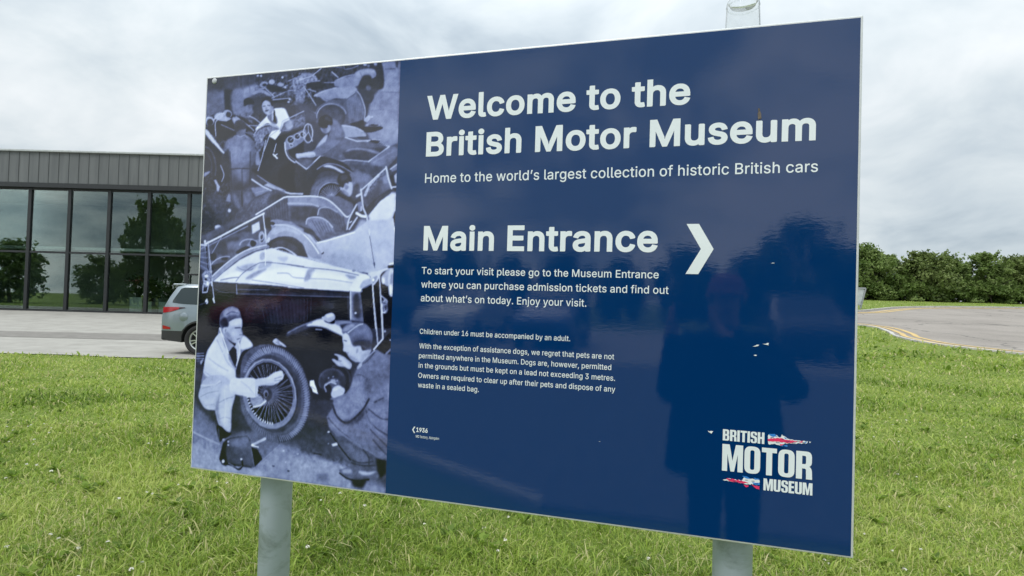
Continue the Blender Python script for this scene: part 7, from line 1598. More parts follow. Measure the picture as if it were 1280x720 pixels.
def build_print():
    img = paint_print(PRINT_DATA); img = develop(img); nx = 330; nz = 606; u = np.linspace(XL, XS, nx); v = np.linspace(ZB, ZT, nz); U, Vv = np.meshgrid(u, v)
    fx = (U + .912) * 1000 / PS; fy = (.610 - Vv) * 1000 / PS
    x0 = np.clip(np.floor(fx).astype(int), 0, img.shape[1] - 2); y0 = np.clip(np.floor(fy).astype(int), 0, img.shape[0] - 2); tx = np.clip(fx - x0, 0, 1); ty = np.clip(fy - y0, 0, 1)
    T = (img[y0, x0] * (1 - tx) + img[y0, x0 + 1] * tx) * (1 - ty) + (img[y0 + 1, x0] * (1 - tx) + img[y0 + 1, x0 + 1] * tx) * ty
    c = print_colour(T); c = np.where(c <= .04045, c / 12.92, ((c + .055) / 1.055) ** 2.4) * PRINT_GAIN
    A = np.concatenate([c, np.ones(c.shape[:2] + (1,))], -1).reshape(-1, 4); P = np.stack([U.ravel(), np.full(U.size, -.0006), Vv.ravel()], -1)
    I = np.arange(nx * nz).reshape(nz, nx); F = np.stack([I[:-1, :-1].ravel(), I[:-1, 1:].ravel(), I[1:, 1:].ravel(), I[1:, :-1].ravel()], -1)
    o = np_mesh('printed_photograph', P, F, M_prt, panel, A); o['label'] = 'black-and-white photograph of mechanics among vintage open cars, one fitting a spoked wheel'
PRINT_GAIN = 1.0
build_print()
# lettering: glyph outlines (quadratic-looking bezier splines, 1000 units to the em) filled and scaled to each line
GL = {}
for ln in GLYPHS.strip().split('\n'):
    c, adv, sp = ln.split(' ', 2); GL[c] = (int(adv) / 1000, [[tuple(float(v) / 1000 for v in p.split(',')) for p in s.split()] for s in sp.split('/')])
def fill_curve(splines):
    "outer outlines with their holes -> flat faces"
    cu = bpy.data.curves.new('outline', 'CURVE'); cu.dimensions = '2D'; cu.fill_mode = 'BOTH'
    for s in splines:
        sp = cu.splines.new('POLY'); sp.points.add(len(s) - 1); sp.use_cyclic_u = True
        for i, p in enumerate(s): sp.points[i].co = (p[0], p[1], 0, 1)
    o = bpy.data.objects.new('outline', cu); COL.objects.link(o); me = bpy.data.meshes.new_from_object(o.evaluated_get(bpy.context.evaluated_depsgraph_get()))
    V = [(v.co.x, v.co.y) for v in me.vertices]; F = [tuple(p.vertices) for p in me.polygons]
    bpy.data.objects.remove(o); bpy.data.curves.remove(cu); bpy.data.meshes.remove(me); return V, F
_gc = {}
def glyph(k):
    if k not in _gc: _gc[k] = (GL[k][0],) + fill_curve(GL[k][1])
    return _gc[k]
SPACE = .185
def set_line(txt, u0, u1, cap, wt):
    "lay a line out between u0 and u1; yields (character, its vertices in the panel plane relative to the baseline, faces)"
    off = .023 if wt == 'B' else .0055; pen = 0; items = []; lo, hi = 1e9, -1e9
    for c in txt:
        if c == ' ': pen += SPACE + (.75 if wt == 'B' else 1.6) * off; items.append((' ', 0, None, None)); continue
        adv, V, F = glyph(wt + c); lo = min(lo, pen + min(p[0] for p in V)); hi = max(hi, pen + max(p[0] for p in V)); items.append((c, pen, V, F)); pen += adv
    kx = (u1 - u0) / (hi - lo); kz = cap / (.509 + 2 * off)
    return [(c, None if V is None else [(u0 + (pen + x - lo) * kx, (z + off) * kz) for x, z in V], F) for c, pen, V, F in items]
def text_line(mb, txt, u0, u1, v, cap, wt, y):
    for c, V, F in set_line(txt, u0, u1, cap, wt):
        if V: mb.add([(x, y, v + z) for x, z in V], F)
def heading(txt, u0, u1, v, cap, y):
    mb = MB()
    for c, V, F in set_line(txt, u0, u1, cap, 'B') + [(' ', None, None)]:
        if V: mb.add([(x, y, v + z) for x, z in V], F)
        elif mb.v: finish_letters(mb, 'heading_word', M_txt); mb = MB()
def finish_letters(mb, name, mat, label=None):
    me = mb.mesh(name, False); bm = bmesh.new(); bm.from_mesh(me)
    for f in bm.faces:
        f.normal_update()
        if f.normal.y > 0: f.normal_flip()
    bm.to_mesh(me); bm.free(); o = obj(name, me, mat, panel)
    if label: o['label'] = label
    return o
YT = -.0011
heading('Welcome to the', -.1555, .5413, .4305, .0675, YT); heading('British Motor Museum', -.1537, .8190, .3290, .0680, YT); heading('Main Entrance', -.1520, .4735, .0695, .0678, YT)
mb = MB(); text_line(mb, 'Home to the world’s largest collection of historic British cars', -.1537, .8250, .2560, .0262, 'M', YT); finish_letters(mb, 'tagline', M_txt)
mb = MB()
for t_, u1, v in (('To start your visit please go to the Museum Entrance', .4776, .0048), ('where you can purchase admission tickets and find out', .5019, -.0327), ('about what’s on today. Enjoy your visit.', .3022, -.0703)): text_line(mb, t_, -.1543, u1, v, .0192, 'M', YT)
finish_letters(mb, 'visit_text', M_txt)
mb = MB(); text_line(mb, 'Children under 16 must be accompanied by an adult.', -.1540, .2633, -.1594, .0139, 'M', YT); finish_letters(mb, 'children_notice', M_txt)
mb = MB()
for t_, u1, v in (('With the exception of assistance dogs, we regret that pets are not', .3752, -.1992), ('permitted anywhere in the Museum. Dogs are, however, permitted', .3687, -.2259), ('in the grounds but must be kept on a lead not exceeding 3 metres.', .3787, -.2522), ('Owners are required to clear up after their pets and dispose of any', .3800, -.2797), ('waste in a sealed bag.', .0226, -.3060)): text_line(mb, t_, -.1540, u1, v, .0139, 'M', YT)
finish_letters(mb, 'rules_text', M_txt)
mb = MB(); text_line(mb, '1936', -.1541, -.1206, -.4275, .0122, 'B', YT); text_line(mb, 'MG factory, Abingdon', -.1550, -.0865, -.4430, .0070, 'M', YT)
mb.add([(x, YT, z) for x, z in ((-.1613, -.4138), (-.1575, -.4138), (-.1628, -.4228), (-.1575, -.4312), (-.1613, -.4312), (-.1666, -.4228))], [(0, 1, 2, 5), (5, 2, 3, 4)]); finish_letters(mb, 'caption', M_txt)
mb = MB(); mb.add([(x, YT, z) for x, z in ((.5399, .1382), (.5687, .1382), (.6032, .0776), (.5695, .0170), (.5402, .0170), (.5743, .0776))], [(0, 1, 2, 5), (5, 2, 3, 4)]); finish_letters(mb, 'arrow', M_txt)
# heavy condensed capitals of the logo
def rp(pts):
    P = [Vector((p[0], p[1])) for p in pts]; R_ = []
    for i, p in enumerate(pts):
        r = p[2] if len(p) > 2 else 0; b = P[i]
        if not r: R_.append((b.x, b.y)); continue
        a = P[i - 1]; c = P[(i + 1) % len(P)]; p0 = b + (a - b).normalized() * r; p1 = b + (c - b).normalized() * r
        for k in range(6): t = k / 5; q = p0 * (1 - t) ** 2 + b * 2 * t * (1 - t) + p1 * t * t; R_.append((q.x, q.y))
    return R_
CG = {'I': (.22, [[(0, 0), (0, 1), (.22, 1), (.22, 0)]]), 'T': (.56, [[(.17, 0), (.17, .83), (0, .83), (0, 1), (.56, 1), (.56, .83), (.39, .83), (.39, 0)]]),
 'H': (.58, [[(0, 0), (0, 1), (.22, 1), (.22, .6), (.36, .6), (.36, 1), (.58, 1), (.58, 0), (.36, 0), (.36, .42), (.22, .42), (.22, 0)]]),
 'M': (.80, [[(0, 0), (0, 1), (.28, 1), (.40, .40), (.52, 1), (.80, 1), (.80, 0), (.60, 0), (.60, .64), (.47, 0), (.33, 0), (.20, .64), (.20, 0)]]),
 'E': (.46, [[(0, 0), (0, 1), (.46, 1), (.46, .83), (.22, .83), (.22, .6), (.43, .6), (.43, .43), (.22, .43), (.22, .17), (.46, .17), (.46, 0)]]),
 'U': (.58, [[(0, 1), (0, 0, .22), (.58, 0, .22), (.58, 1), (.36, 1), (.36, .14, .06), (.22, .14, .06), (.22, 1)]]),
 'O': (.60, [[(0, 0, .25), (0, 1, .25), (.6, 1, .25), (.6, 0, .25)], [(.22, .14, .07), (.38, .14, .07), (.38, .86, .07), (.22, .86, .07)]]),
 'R': (.59, [[(0, 0), (0, 1), (.57, 1, .2), (.57, .5, .12), (.48, .46), (.57, .40, .1), (.59, 0), (.37, 0), (.36, .38, .06), (.22, .38), (.22, 0)], [(.22, .84), (.22, .54), (.36, .54, .06), (.36, .84, .06)]]),
 'B': (.58, [[(0, 0), (0, 1), (.56, 1, .2), (.56, .56, .1), (.49, .52), (.58, .46, .1), (.58, 0, .2)], [(.22, .85), (.22, .6), (.35, .6, .05), (.35, .85, .05)], [(.22, .43), (.22, .15), (.37, .15, .06), (.37, .43, .06)]]),
 'S': (.56, [[(0, .32), (0, 0, .22), (.56, 0, .22), (.56, .57, .2), (.21, .66, .06), (.21, .87, .05), (.35, .87, .05), (.35, .70), (.56, .70), (.56, 1, .22), (0, 1, .22), (0, .5, .18), (.35, .40, .06), (.35, .13, .05), (.21, .13, .05), (.21, .32)]])}
def logo_line(mb, txt, u0, u1, v0, v1, gap=.055):
    W = sum(CG[c][0] for c in txt) + gap * (len(txt) - 1); kx = (u1 - u0) / W; kz = v1 - v0; pen = 0
    for c in txt:
        w_, sh = CG[c]; V, F = fill_curve([rp(s) for s in sh]); mb.add([(u0 + (pen + x) * kx, YT, v0 + z * kz) for x, z in V], F); pen += w_ + gap
mb = MB(); logo_line(mb, 'BRITISH', .6336, .7243, -.3743, -.3480); logo_line(mb, 'MOTOR', .6333, .8258, -.4452, -.3825); logo_line(mb, 'MUSEUM', .7244, .8268, -.4803, -.4530); finish_letters(mb, 'logo_lettering', M_txt, 'white condensed capitals of the museum logo')
FLAGS = [[(0, [(0.7324, -0.3521), (0.7351, -0.3505), (0.7376, -0.3513), (0.7415, -0.3511), (0.7446, -0.3508), (0.7477, -0.3506), (0.7507, -0.3514), (0.7528, -0.3538), (0.7546, -0.3553), (0.7579, -0.3563), (0.7597, -0.3532), (0.7614, -0.3482), (0.7627, -0.351), (0.7661, -0.3517), (0.7673, -0.3527), (0.7705, -0.3544), (0.7733, -0.3567), (0.7753, -0.3573), (0.7787, -0.3584), (0.7826, -0.3578), (0.7854, -0.3586), (0.7887, -0.3597), (0.7906, -0.3588), (0.7946, -0.359), (0.7975, -0.3585), (0.8008, -0.3594), (0.8026, -0.3599), (0.8057, -0.3588), (0.8089, -0.3586), (0.8114, -0.3603), (0.815, -0.3583), (0.8147, -0.363), (0.8112, -0.3653), (0.8088, -0.3641), (0.8057, -0.3645), (0.8025, -0.3662), (0.7995, -0.365), (0.7977, -0.3651), (0.7953, -0.3649), (0.7925, -0.3668), (0.7892, -0.3672), (0.786, -0.3674), (0.7837, -0.367), (0.7804, -0.3679), (0.7774, -0.3668), (0.7751, -0.3676), (0.7719, -0.3692), (0.7685, -0.3678), (0.7651, -0.3709), (0.762, -0.3718), (0.7588, -0.3751), (0.755, -0.3735), (0.7525, -0.3735), (0.7481, -0.3728), (0.7452, -0.3722), (0.7418, -0.3727), (0.7393, -0.3729), (0.7358, -0.3746), (0.733, -0.3733), (0.7324, -0.37), (0.7321, -0.3673), (0.7326, -0.3651), (0.7317, -0.3598), (0.7319, -0.3567), (0.7313, -0.3553)]), (2, [(0.7315, -0.3613), (0.7349, -0.3612), (0.7387, -0.3586), (0.7408, -0.3603), (0.7444, -0.3585), (0.7477, -0.3589), (0.7503, -0.3577), (0.7527, -0.357), (0.7559, -0.358), (0.7597, -0.3571), (0.7628, -0.3574), (0.7652, -0.3591), (0.7688, -0.3601), (0.7719, -0.3596), (0.774, -0.3601), (0.7767, -0.3596), (0.7808, -0.3603), (0.7835, -0.3593), (0.7865, -0.3605), (0.7888, -0.3613), (0.7932, -0.3604), (0.7961, -0.3608), (0.7927, -0.3625), (0.7896, -0.3638), (0.7882, -0.3634), (0.7854, -0.364), (0.7825, -0.3655), (0.78, -0.3668), (0.777, -0.3658), (0.7728, -0.3676), (0.7707, -0.3668), (0.7668, -0.3659), (0.7644, -0.3655), (0.7624, -0.3669), (0.7594, -0.3667), (0.7555, -0.3654), (0.7532, -0.3655), (0.75, -0.3664), (0.7469, -0.3655), (0.7434, -0.3667), (0.7404, -0.3668), (0.7376, -0.3663), (0.7346, -0.367), (0.732, -0.3662), (0.7317, -0.364)]), (1, [(0.7333, -0.35), (0.7353, -0.3495), (0.7386, -0.3497), (0.7427, -0.3492), (0.7449, -0.3484), (0.7478, -0.3505), (0.7505, -0.3537), (0.7534, -0.3548), (0.7502, -0.3549), (0.7468, -0.3544), (0.7432, -0.356), (0.7385, -0.3547), (0.7349, -0.3529)]), (1, [(0.766, -0.3539), (0.7695, -0.3554), (0.7728, -0.3562), (0.7681, -0.3582)]), (1, [(0.7554, -0.3727), (0.7579, -0.3742), (0.7604, -0.3731), (0.7639, -0.3739), (0.766, -0.3734), (0.7687, -0.372), (0.7729, -0.3716), (0.7737, -0.3754), (0.7704, -0.3756), (0.7675, -0.3747), (0.7642, -0.3747), (0.762, -0.3761), (0.7586, -0.3737)]), (2, [(0.7568, -0.3706), (0.7603, -0.3712), (0.7636, -0.3705), (0.7663, -0.3701), (0.7631, -0.3724), (0.7607, -0.3744), (0.7585, -0.3741)]), (2, [(0.7976, -0.3618), (0.8024, -0.3599), (0.8056, -0.3584), (0.8029, -0.3636), (0.7998, -0.3633), (0.798, -0.3631)]), (0, [(0.8179, -0.3591), (0.8222, -0.3599), (0.8193, -0.3628)]), (1, [(0.8082, -0.3611), (0.8114, -0.3607), (0.8142, -0.3595), (0.8105, -0.3649)]), (3, [(0.7367, -0.3571), (0.7435, -0.3568), (0.7443, -0.3578), (0.7378, -0.3582)]), (3, [(0.7484, -0.3678), (0.7561, -0.3674), (0.7569, -0.3684), (0.7494, -0.3688)]), (3, [(0.7601, -0.3588), (0.7652, -0.3586), (0.766, -0.3597), (0.7611, -0.3599)]), (3, [(0.7689, -0.3636), (0.7777, -0.363), (0.7784, -0.3641), (0.77, -0.3646)]), (3, [(0.7818, -0.3651), (0.7894, -0.3647), (0.7902, -0.3657), (0.7828, -0.3661)]), (3, [(0.7919, -0.3605), (0.798, -0.3602), (0.7988, -0.3612), (0.7929, -0.3615)]), (3, [(0.8034, -0.3625), (0.8084, -0.3622), (0.8092, -0.3633), (0.8044, -0.3635)]), (3, [(0.7432, -0.3717), (0.7479, -0.3715), (0.7487, -0.3726), (0.7443, -0.3727)])], [(0, [(0.6364, -0.4661), (0.6406, -0.4651), (0.6441, -0.4645), (0.6466, -0.4618), (0.6499, -0.4614), (0.6536, -0.4618), (0.6566, -0.4629), (0.6595, -0.4633), (0.6634, -0.4619), (0.6666, -0.4639), (0.6699, -0.4626), (0.6723, -0.4622), (0.6758, -0.4639), (0.6791, -0.4618), (0.6805, -0.4579), (0.6826, -0.4553), (0.686, -0.454), (0.6882, -0.4545), (0.6921, -0.4565), (0.6945, -0.4572), (0.6975, -0.4571), (0.7004, -0.4565), (0.7043, -0.4576), (0.7067, -0.4577), (0.7099, -0.4575), (0.712, -0.456), (0.7151, -0.4571), (0.7161, -0.46), (0.7159, -0.464), (0.7133, -0.4664), (0.7095, -0.4677), (0.7075, -0.4664), (0.7041, -0.4673), (0.7019, -0.4699), (0.6981, -0.469), (0.6959, -0.4714), (0.6932, -0.4712), (0.6892, -0.4713), (0.6868, -0.4713), (0.684, -0.4707), (0.6817, -0.47), (0.6786, -0.4688), (0.6743, -0.4701), (0.6713, -0.4699), (0.669, -0.4673), (0.6657, -0.4685), (0.663, -0.4683), (0.6596, -0.469), (0.657, -0.469), (0.6537, -0.4688), (0.6512, -0.4682), (0.6476, -0.4686), (0.6459, -0.4676), (0.6423, -0.4675), (0.6405, -0.4684)]), (2, [(0.6426, -0.4635), (0.6453, -0.4617), (0.6501, -0.4622), (0.6538, -0.4626), (0.6562, -0.4616), (0.6596, -0.4621), (0.6628, -0.4637), (0.6659, -0.4642), (0.6696, -0.4624), (0.6731, -0.4644), (0.6762, -0.4633), (0.68, -0.4649), (0.6828, -0.4649), (0.6853, -0.4654), (0.6889, -0.4668), (0.6922, -0.467), (0.6899, -0.4686), (0.6869, -0.4677), (0.6835, -0.4689), (0.6794, -0.4699), (0.6766, -0.4685), (0.6733, -0.4702), (0.6703, -0.4687), (0.6678, -0.4684), (0.665, -0.4676), (0.6616, -0.4687), (0.6589, -0.4686), (0.6553, -0.4686), (0.6534, -0.4679), (0.6494, -0.4673), (0.6453, -0.4645)]), (2, [(0.6816, -0.4722), (0.6839, -0.4728), (0.6879, -0.4734), (0.6909, -0.4729), (0.693, -0.4745), (0.6902, -0.4768), (0.6876, -0.4777), (0.6848, -0.4767), (0.6832, -0.474)]), (2, [(0.6982, -0.4701), (0.7011, -0.471), (0.7042, -0.4719), (0.7078, -0.4723), (0.7104, -0.4716), (0.7129, -0.4729), (0.7164, -0.4719), (0.7151, -0.4747), (0.7159, -0.4796), (0.7117, -0.4789), (0.7087, -0.4784), (0.7054, -0.476), (0.7022, -0.4732)]), (1, [(0.678, -0.4529), (0.6815, -0.4523), (0.6841, -0.4527), (0.6868, -0.4527), (0.6896, -0.4532), (0.6925, -0.4551), (0.6956, -0.457), (0.6978, -0.4579), (0.6949, -0.4577), (0.6911, -0.4578), (0.6888, -0.4579), (0.6856, -0.4571), (0.6837, -0.4563), (0.6812, -0.4548)]), (1, [(0.6988, -0.4659), (0.703, -0.4647), (0.7058, -0.4651), (0.7087, -0.4653), (0.7132, -0.4645), (0.7159, -0.4644), (0.7166, -0.4688), (0.7124, -0.4699), (0.7091, -0.4706), (0.7058, -0.47), (0.7023, -0.4676)]), (1, [(0.703, -0.4539), (0.7068, -0.4541), (0.7095, -0.4554), (0.7125, -0.4546), (0.7156, -0.4563), (0.715, -0.4584), (0.7126, -0.4573), (0.7093, -0.4577), (0.7063, -0.4585)]), (0, [(0.6359, -0.4668), (0.64, -0.4665), (0.6386, -0.4681)]), (3, [(0.6485, -0.4634), (0.655, -0.4629), (0.6558, -0.464), (0.6496, -0.4644)]), (3, [(0.658, -0.4663), (0.665, -0.4658), (0.6658, -0.4668), (0.6591, -0.4673)]), (3, [(0.6727, -0.4643), (0.6775, -0.464), (0.6783, -0.4651), (0.6738, -0.4653)]), (3, [(0.6841, -0.461), (0.6899, -0.4606), (0.6907, -0.4617), (0.6852, -0.462)]), (3, [(0.6979, -0.4617), (0.7047, -0.4612), (0.7056, -0.4622), (0.699, -0.4627)]), (3, [(0.7064, -0.4669), (0.7122, -0.4665), (0.713, -0.4675), (0.7075, -0.4679)]), (3, [(0.6901, -0.4705), (0.6944, -0.4703), (0.6952, -0.4713), (0.6912, -0.4715)])]]
for fl in FLAGS:
    ob = None; mb = MB()
    for mi, pts in fl:
        V, F = fill_curve([pts]); mb.add([(x, YT - .0002 * (1 + mi), z) for x, z in V], F, mi)
    finish_letters(mb, 'logo_flag', [M_txt, M_bl2, M_red, M_blue], 'brush-stroke flag in red, white and blue')
# screw cap, a rusty stain above the heading and chips in the vinyl
MB().lathe([(0.0, -.004), (.006, -.0038), (.0085, -.0022), (.009, -.0007)], 20, 'y', (-.8797, 0, .5944)).build('screw_cap', simple('grey_screw_cap', (.45, .46, .48, 1), .5), panel)
M_stain = simple('dried_mud_stain', (.13, .105, .08, 1), .9, var=.4, scale=200)
def blob(name, c, rx, rz, mat, seed, y=-.0019, pts=None):
    g = random.Random(seed); P = pts or [(c[0] + rx * math.cos(k * .5236) * g.uniform(.55, 1.1), c[1] + rz * math.sin(k * .5236) * g.uniform(.55, 1.1)) for k in range(12)]
    return face_sheet(name, P, y, mat)
blob('stain', (.6980, .3935), .0055, .0125, M_stain, 4); blob('stain', (.6968, .4065), .003, .006, M_stain, 8)
M_chip = simple('bare_chip', (.72, .74, .74, 1), .6)
for c, pts in (((.6058, -.3577), [(-6, 3), (-2, 1.5), (1, 3), (6, 2.5), (4, 0), (2, -3.5), (-1, -1), (-4, 0)]), ((.7019, -.1478), [(-8, -2.5), (-2, 0), (2, 2.5), (7, 2), (4, -.5), (-1, -2)]), ((.7226, -.1430), [(-7, 0), (0, .5), (4, 3), (7, 2.5), (5, -.5), (7, -2.5), (1, -1.5)]), ((.7007, -.1703), [(-4, 0), (0, 1.3), (4, .6), (1, -1.6)]), ((.7342, .0454), [(-4, -.6), (-1, 1), (3, .8), (4, -.2)]), ((.345, -.405), [(-2, 0), (0, .6), (2, 0), (0, -.6)])):
    face_sheet('chip', [(c[0] + x / 1000, c[1] + z / 1000) for x, z in pts], -.0019, M_chip)
# rails and posts behind the panel
for z in (.42, -.42):
    mb = MB(); mb.box(-.86, .86, TH, TH + .006, z - .03, z + .03); mb.box(-.86, .86, TH + .006, TH + .028, z + .018, z + .024); mb.box(-.86, .86, TH + .006, TH + .028, z - .024, z - .018); mb.build('rail', M_alu, panel)
PR = .047; PY = .030 + .028 + PR
for x in (-.678, .6667):
    p = MB().lathe([(.0, -.5), (PR, -.5), (PR, 2.215), (PR - .0025, 2.220), (.0, 2.222)], 40, 'z', (x, PY, 0)).build('post', M_post, sign)
    for z in (BZ + .42, BZ - .42): MB().lathe([(PR + .001, z - .02), (PR + .004, z - .02), (PR + .004, z + .02), (PR + .001, z + .02)], 32, 'z', (x, PY, 0), closed=True).build('clamp', M_alu, p)

# the clear plastic cup somebody left upside down on the right post
pc = Mat('clear_plastic'); pt_ = pc.n('BsdfTransparent'); pt_.inputs[0].default_value = (.985, .99, .99, 1); pg_ = pc.n('BsdfGlossy'); pg_.inputs['Roughness'].default_value = .08; pdf = pc.n('BsdfTranslucent'); pdf.inputs[0].default_value = (.9, .92, .93, 1)
plw = pc.n('LayerWeight'); plw.inputs[0].default_value = .10; pm1 = pc.n('MixShader'); pc.l(plw.outputs['Fresnel'], pm1.inputs[0]); pc.l(pt_.outputs[0], pm1.inputs[1]); pc.l(pg_.outputs[0], pm1.inputs[2])
pm2 = pc.n('MixShader'); pc.l(pc.ramp(pc.noise(28, 4, .6), [(.35, (.07, .07, .07)), (.7, (.20, .20, .20))]), pm2.inputs[0]); pc.l(pm1.outputs[0], pm2.inputs[1]); pc.l(pdf.outputs[0], pm2.inputs[2]); pc.l(pm2.outputs[0], pc.out.inputs[0])
cup = empty('plastic_cup', 'clear plastic cup upside down on the right post, above the top edge of the sign', 'cup', (.6705, PY - .004, 2.222))
MB().lathe([(.0478, 0.0), (.0484, .002), (.0478, .004), (.0462, .005), (.0395, .160), (.0375, .1635), (.0335, .1615), (.031, .1535), (.0, .1525)], 48).build('cup_body', pc.m, cup)
fr = pc.m
MB().lathe([(.0396 + .0014 * math.cos(t), .151 + .0014 * math.sin(t)) for t in np.linspace(0, 6.283, 9)[:-1]], 48, closed=True).build('base_ring', fr, cup)

# leaning grey framed board by the far kerb, only its edge clear of the sign
bp = at(25.05, 41.2, 0); abd = empty('roadside_board', 'grey framed notice board leaning by the far kerb, mostly hidden behind the sign', 'sign', bp, YAW)
M_frm = simple('galvanised_frame', (.33, .35, .37, 1), .5, metal=.3); M_pan = simple('weathered_board_back', (.46, .50, .52, 1), .6, var=.2, scale=3)
q = 1.5; mb = MB()
def slant(x, z): return (x + .17 * z, -.12 * z, z)
mb.bar(slant(.0, .02), slant(.0, q), .09, .09); mb.bar(slant(-1.5, .02), slant(-1.5, q), .09, .09); mb.bar(slant(-1.5, q), slant(.0, q), .09, .09); mb.bar(slant(-1.45, .3), slant(-.05, .3), .07, .07); mb.build('frame', M_frm, abd)
mb = MB(); V = [slant(-1.45, .34), slant(-.05, .34), slant(-.05, q - .05), slant(-1.45, q - .05)]; V = V + [(x, y + .03, z) for x, y, z in V]; mb.add(V, [(0, 1, 2, 3), (7, 6, 5, 4), (0, 4, 5, 1), (1, 5, 6, 2), (2, 6, 7, 3), (3, 7, 4, 0)]); mb.build('board', M_pan, abd)
for x in (-1.4, -.1):
    mb = MB(); mb.bar((x + .17 * q, -.12 * q, q - .05), (x + .15, .75, .02), .06, .06); mb.build('prop', M_frm, abd)

# ------------------------------------------------------------------ the SUV
def car_paint(name, c, metal=.55):
    m = Mat(name, c, .28, metal, .5); m.set('Coat Weight', .8); m.set('Coat Roughness', .04); m.color(m.ramp(m.noise(2, 4), [(.3, tuple(k * .93 for k in c[:3])), (.7, tuple(min(1, k * 1.07) for k in c[:3]))])); return m.m
M_silver = car_paint('silver_blue_paint', (.215, .255, .29, 1), .35)
M_plast = simple('black_trim_plastic', (.022, .023, .025, 1), .6)
M_win = Mat('dark_car_glass', (.012, .02, .018, 1), .03, spec=.8).m; M_tyre = simple('tyre_rubber', (.018, .018, .02, 1), .85); M_rim = simple('alloy_rim', (.55, .57, .58, 1), .3, metal=.8)
M_tail = Mat('red_tail_lamp', (.32, .012, .018, 1), .15, spec=.6).m; M_tail2 = Mat('dark_lamp_tip', (.05, .02, .025, 1), .12).m; M_head = Mat('headlamp_glass', (.6, .65, .68, 1), .08, spec=.7).m; M_chrome = simple('chrome', (.75, .76, .77, 1), .12, metal=1, var=.05)
WX = (-1.43, 1.49); WR = .395
def topz(x): return float(np.interp(x, [-2.485, -2.45, -2.40, -2.30, -2.17, -2.0, -1.2, -.4, .2, .45, 1.0, 1.15, 1.9, 2.25, 2.42, 2.485], [1.02, 1.24, 1.36, 1.58, 1.80, 1.845, 1.875, 1.88, 1.85, 1.77, 1.36, 1.26, 1.17, 1.10, .98, .80]))
def botz(x):
    z = float(np.interp(x, [-2.485, -2.3, -1.95, -1.8, 1.9, 2.2, 2.485], [.46, .36, .33, .30, .30, .30, .42]))
    for c in WX:
        if abs(x - c) < .47: z = max(z, WR + math.sqrt(max(0, .47 ** 2 - (x - c) ** 2)) * .98)
    return z
def plan(x): return 1.0 - .13 * max(0, (abs(x) - 1.75) / .735) ** 2.2
def side_y(x, z):
    w_ = plan(x); t = topz(x)
    if z < .75: return w_ * (.955 + .045 * max(0, (z - .3) / .45))
    if z < 1.22: return w_ * (1.0 - .03 * (z - .75) / .47)
    return w_ * (.97 - .20 * ((z - 1.22) / .62) ** 1.15)
def section(x):
    t = topz(x); b = botz(x); zs = [b, b + .045, max(b + .06, min(.62, t - .2)), max(b + .08, min(.95, t - .12)), min(1.20, t - .08), max(min(1.45, t - .06), min(1.20, t - .08) + .005), t - .045]
    for i in range(1, 7): zs[i] = max(zs[i], zs[i - 1] + .002)
    P = [(side_y(x, z), z) for z in zs]; yr = P[-1][0]; P += [(yr - .05, t - .008), (yr * .6, t + .012), (0, t + .02)]; return P
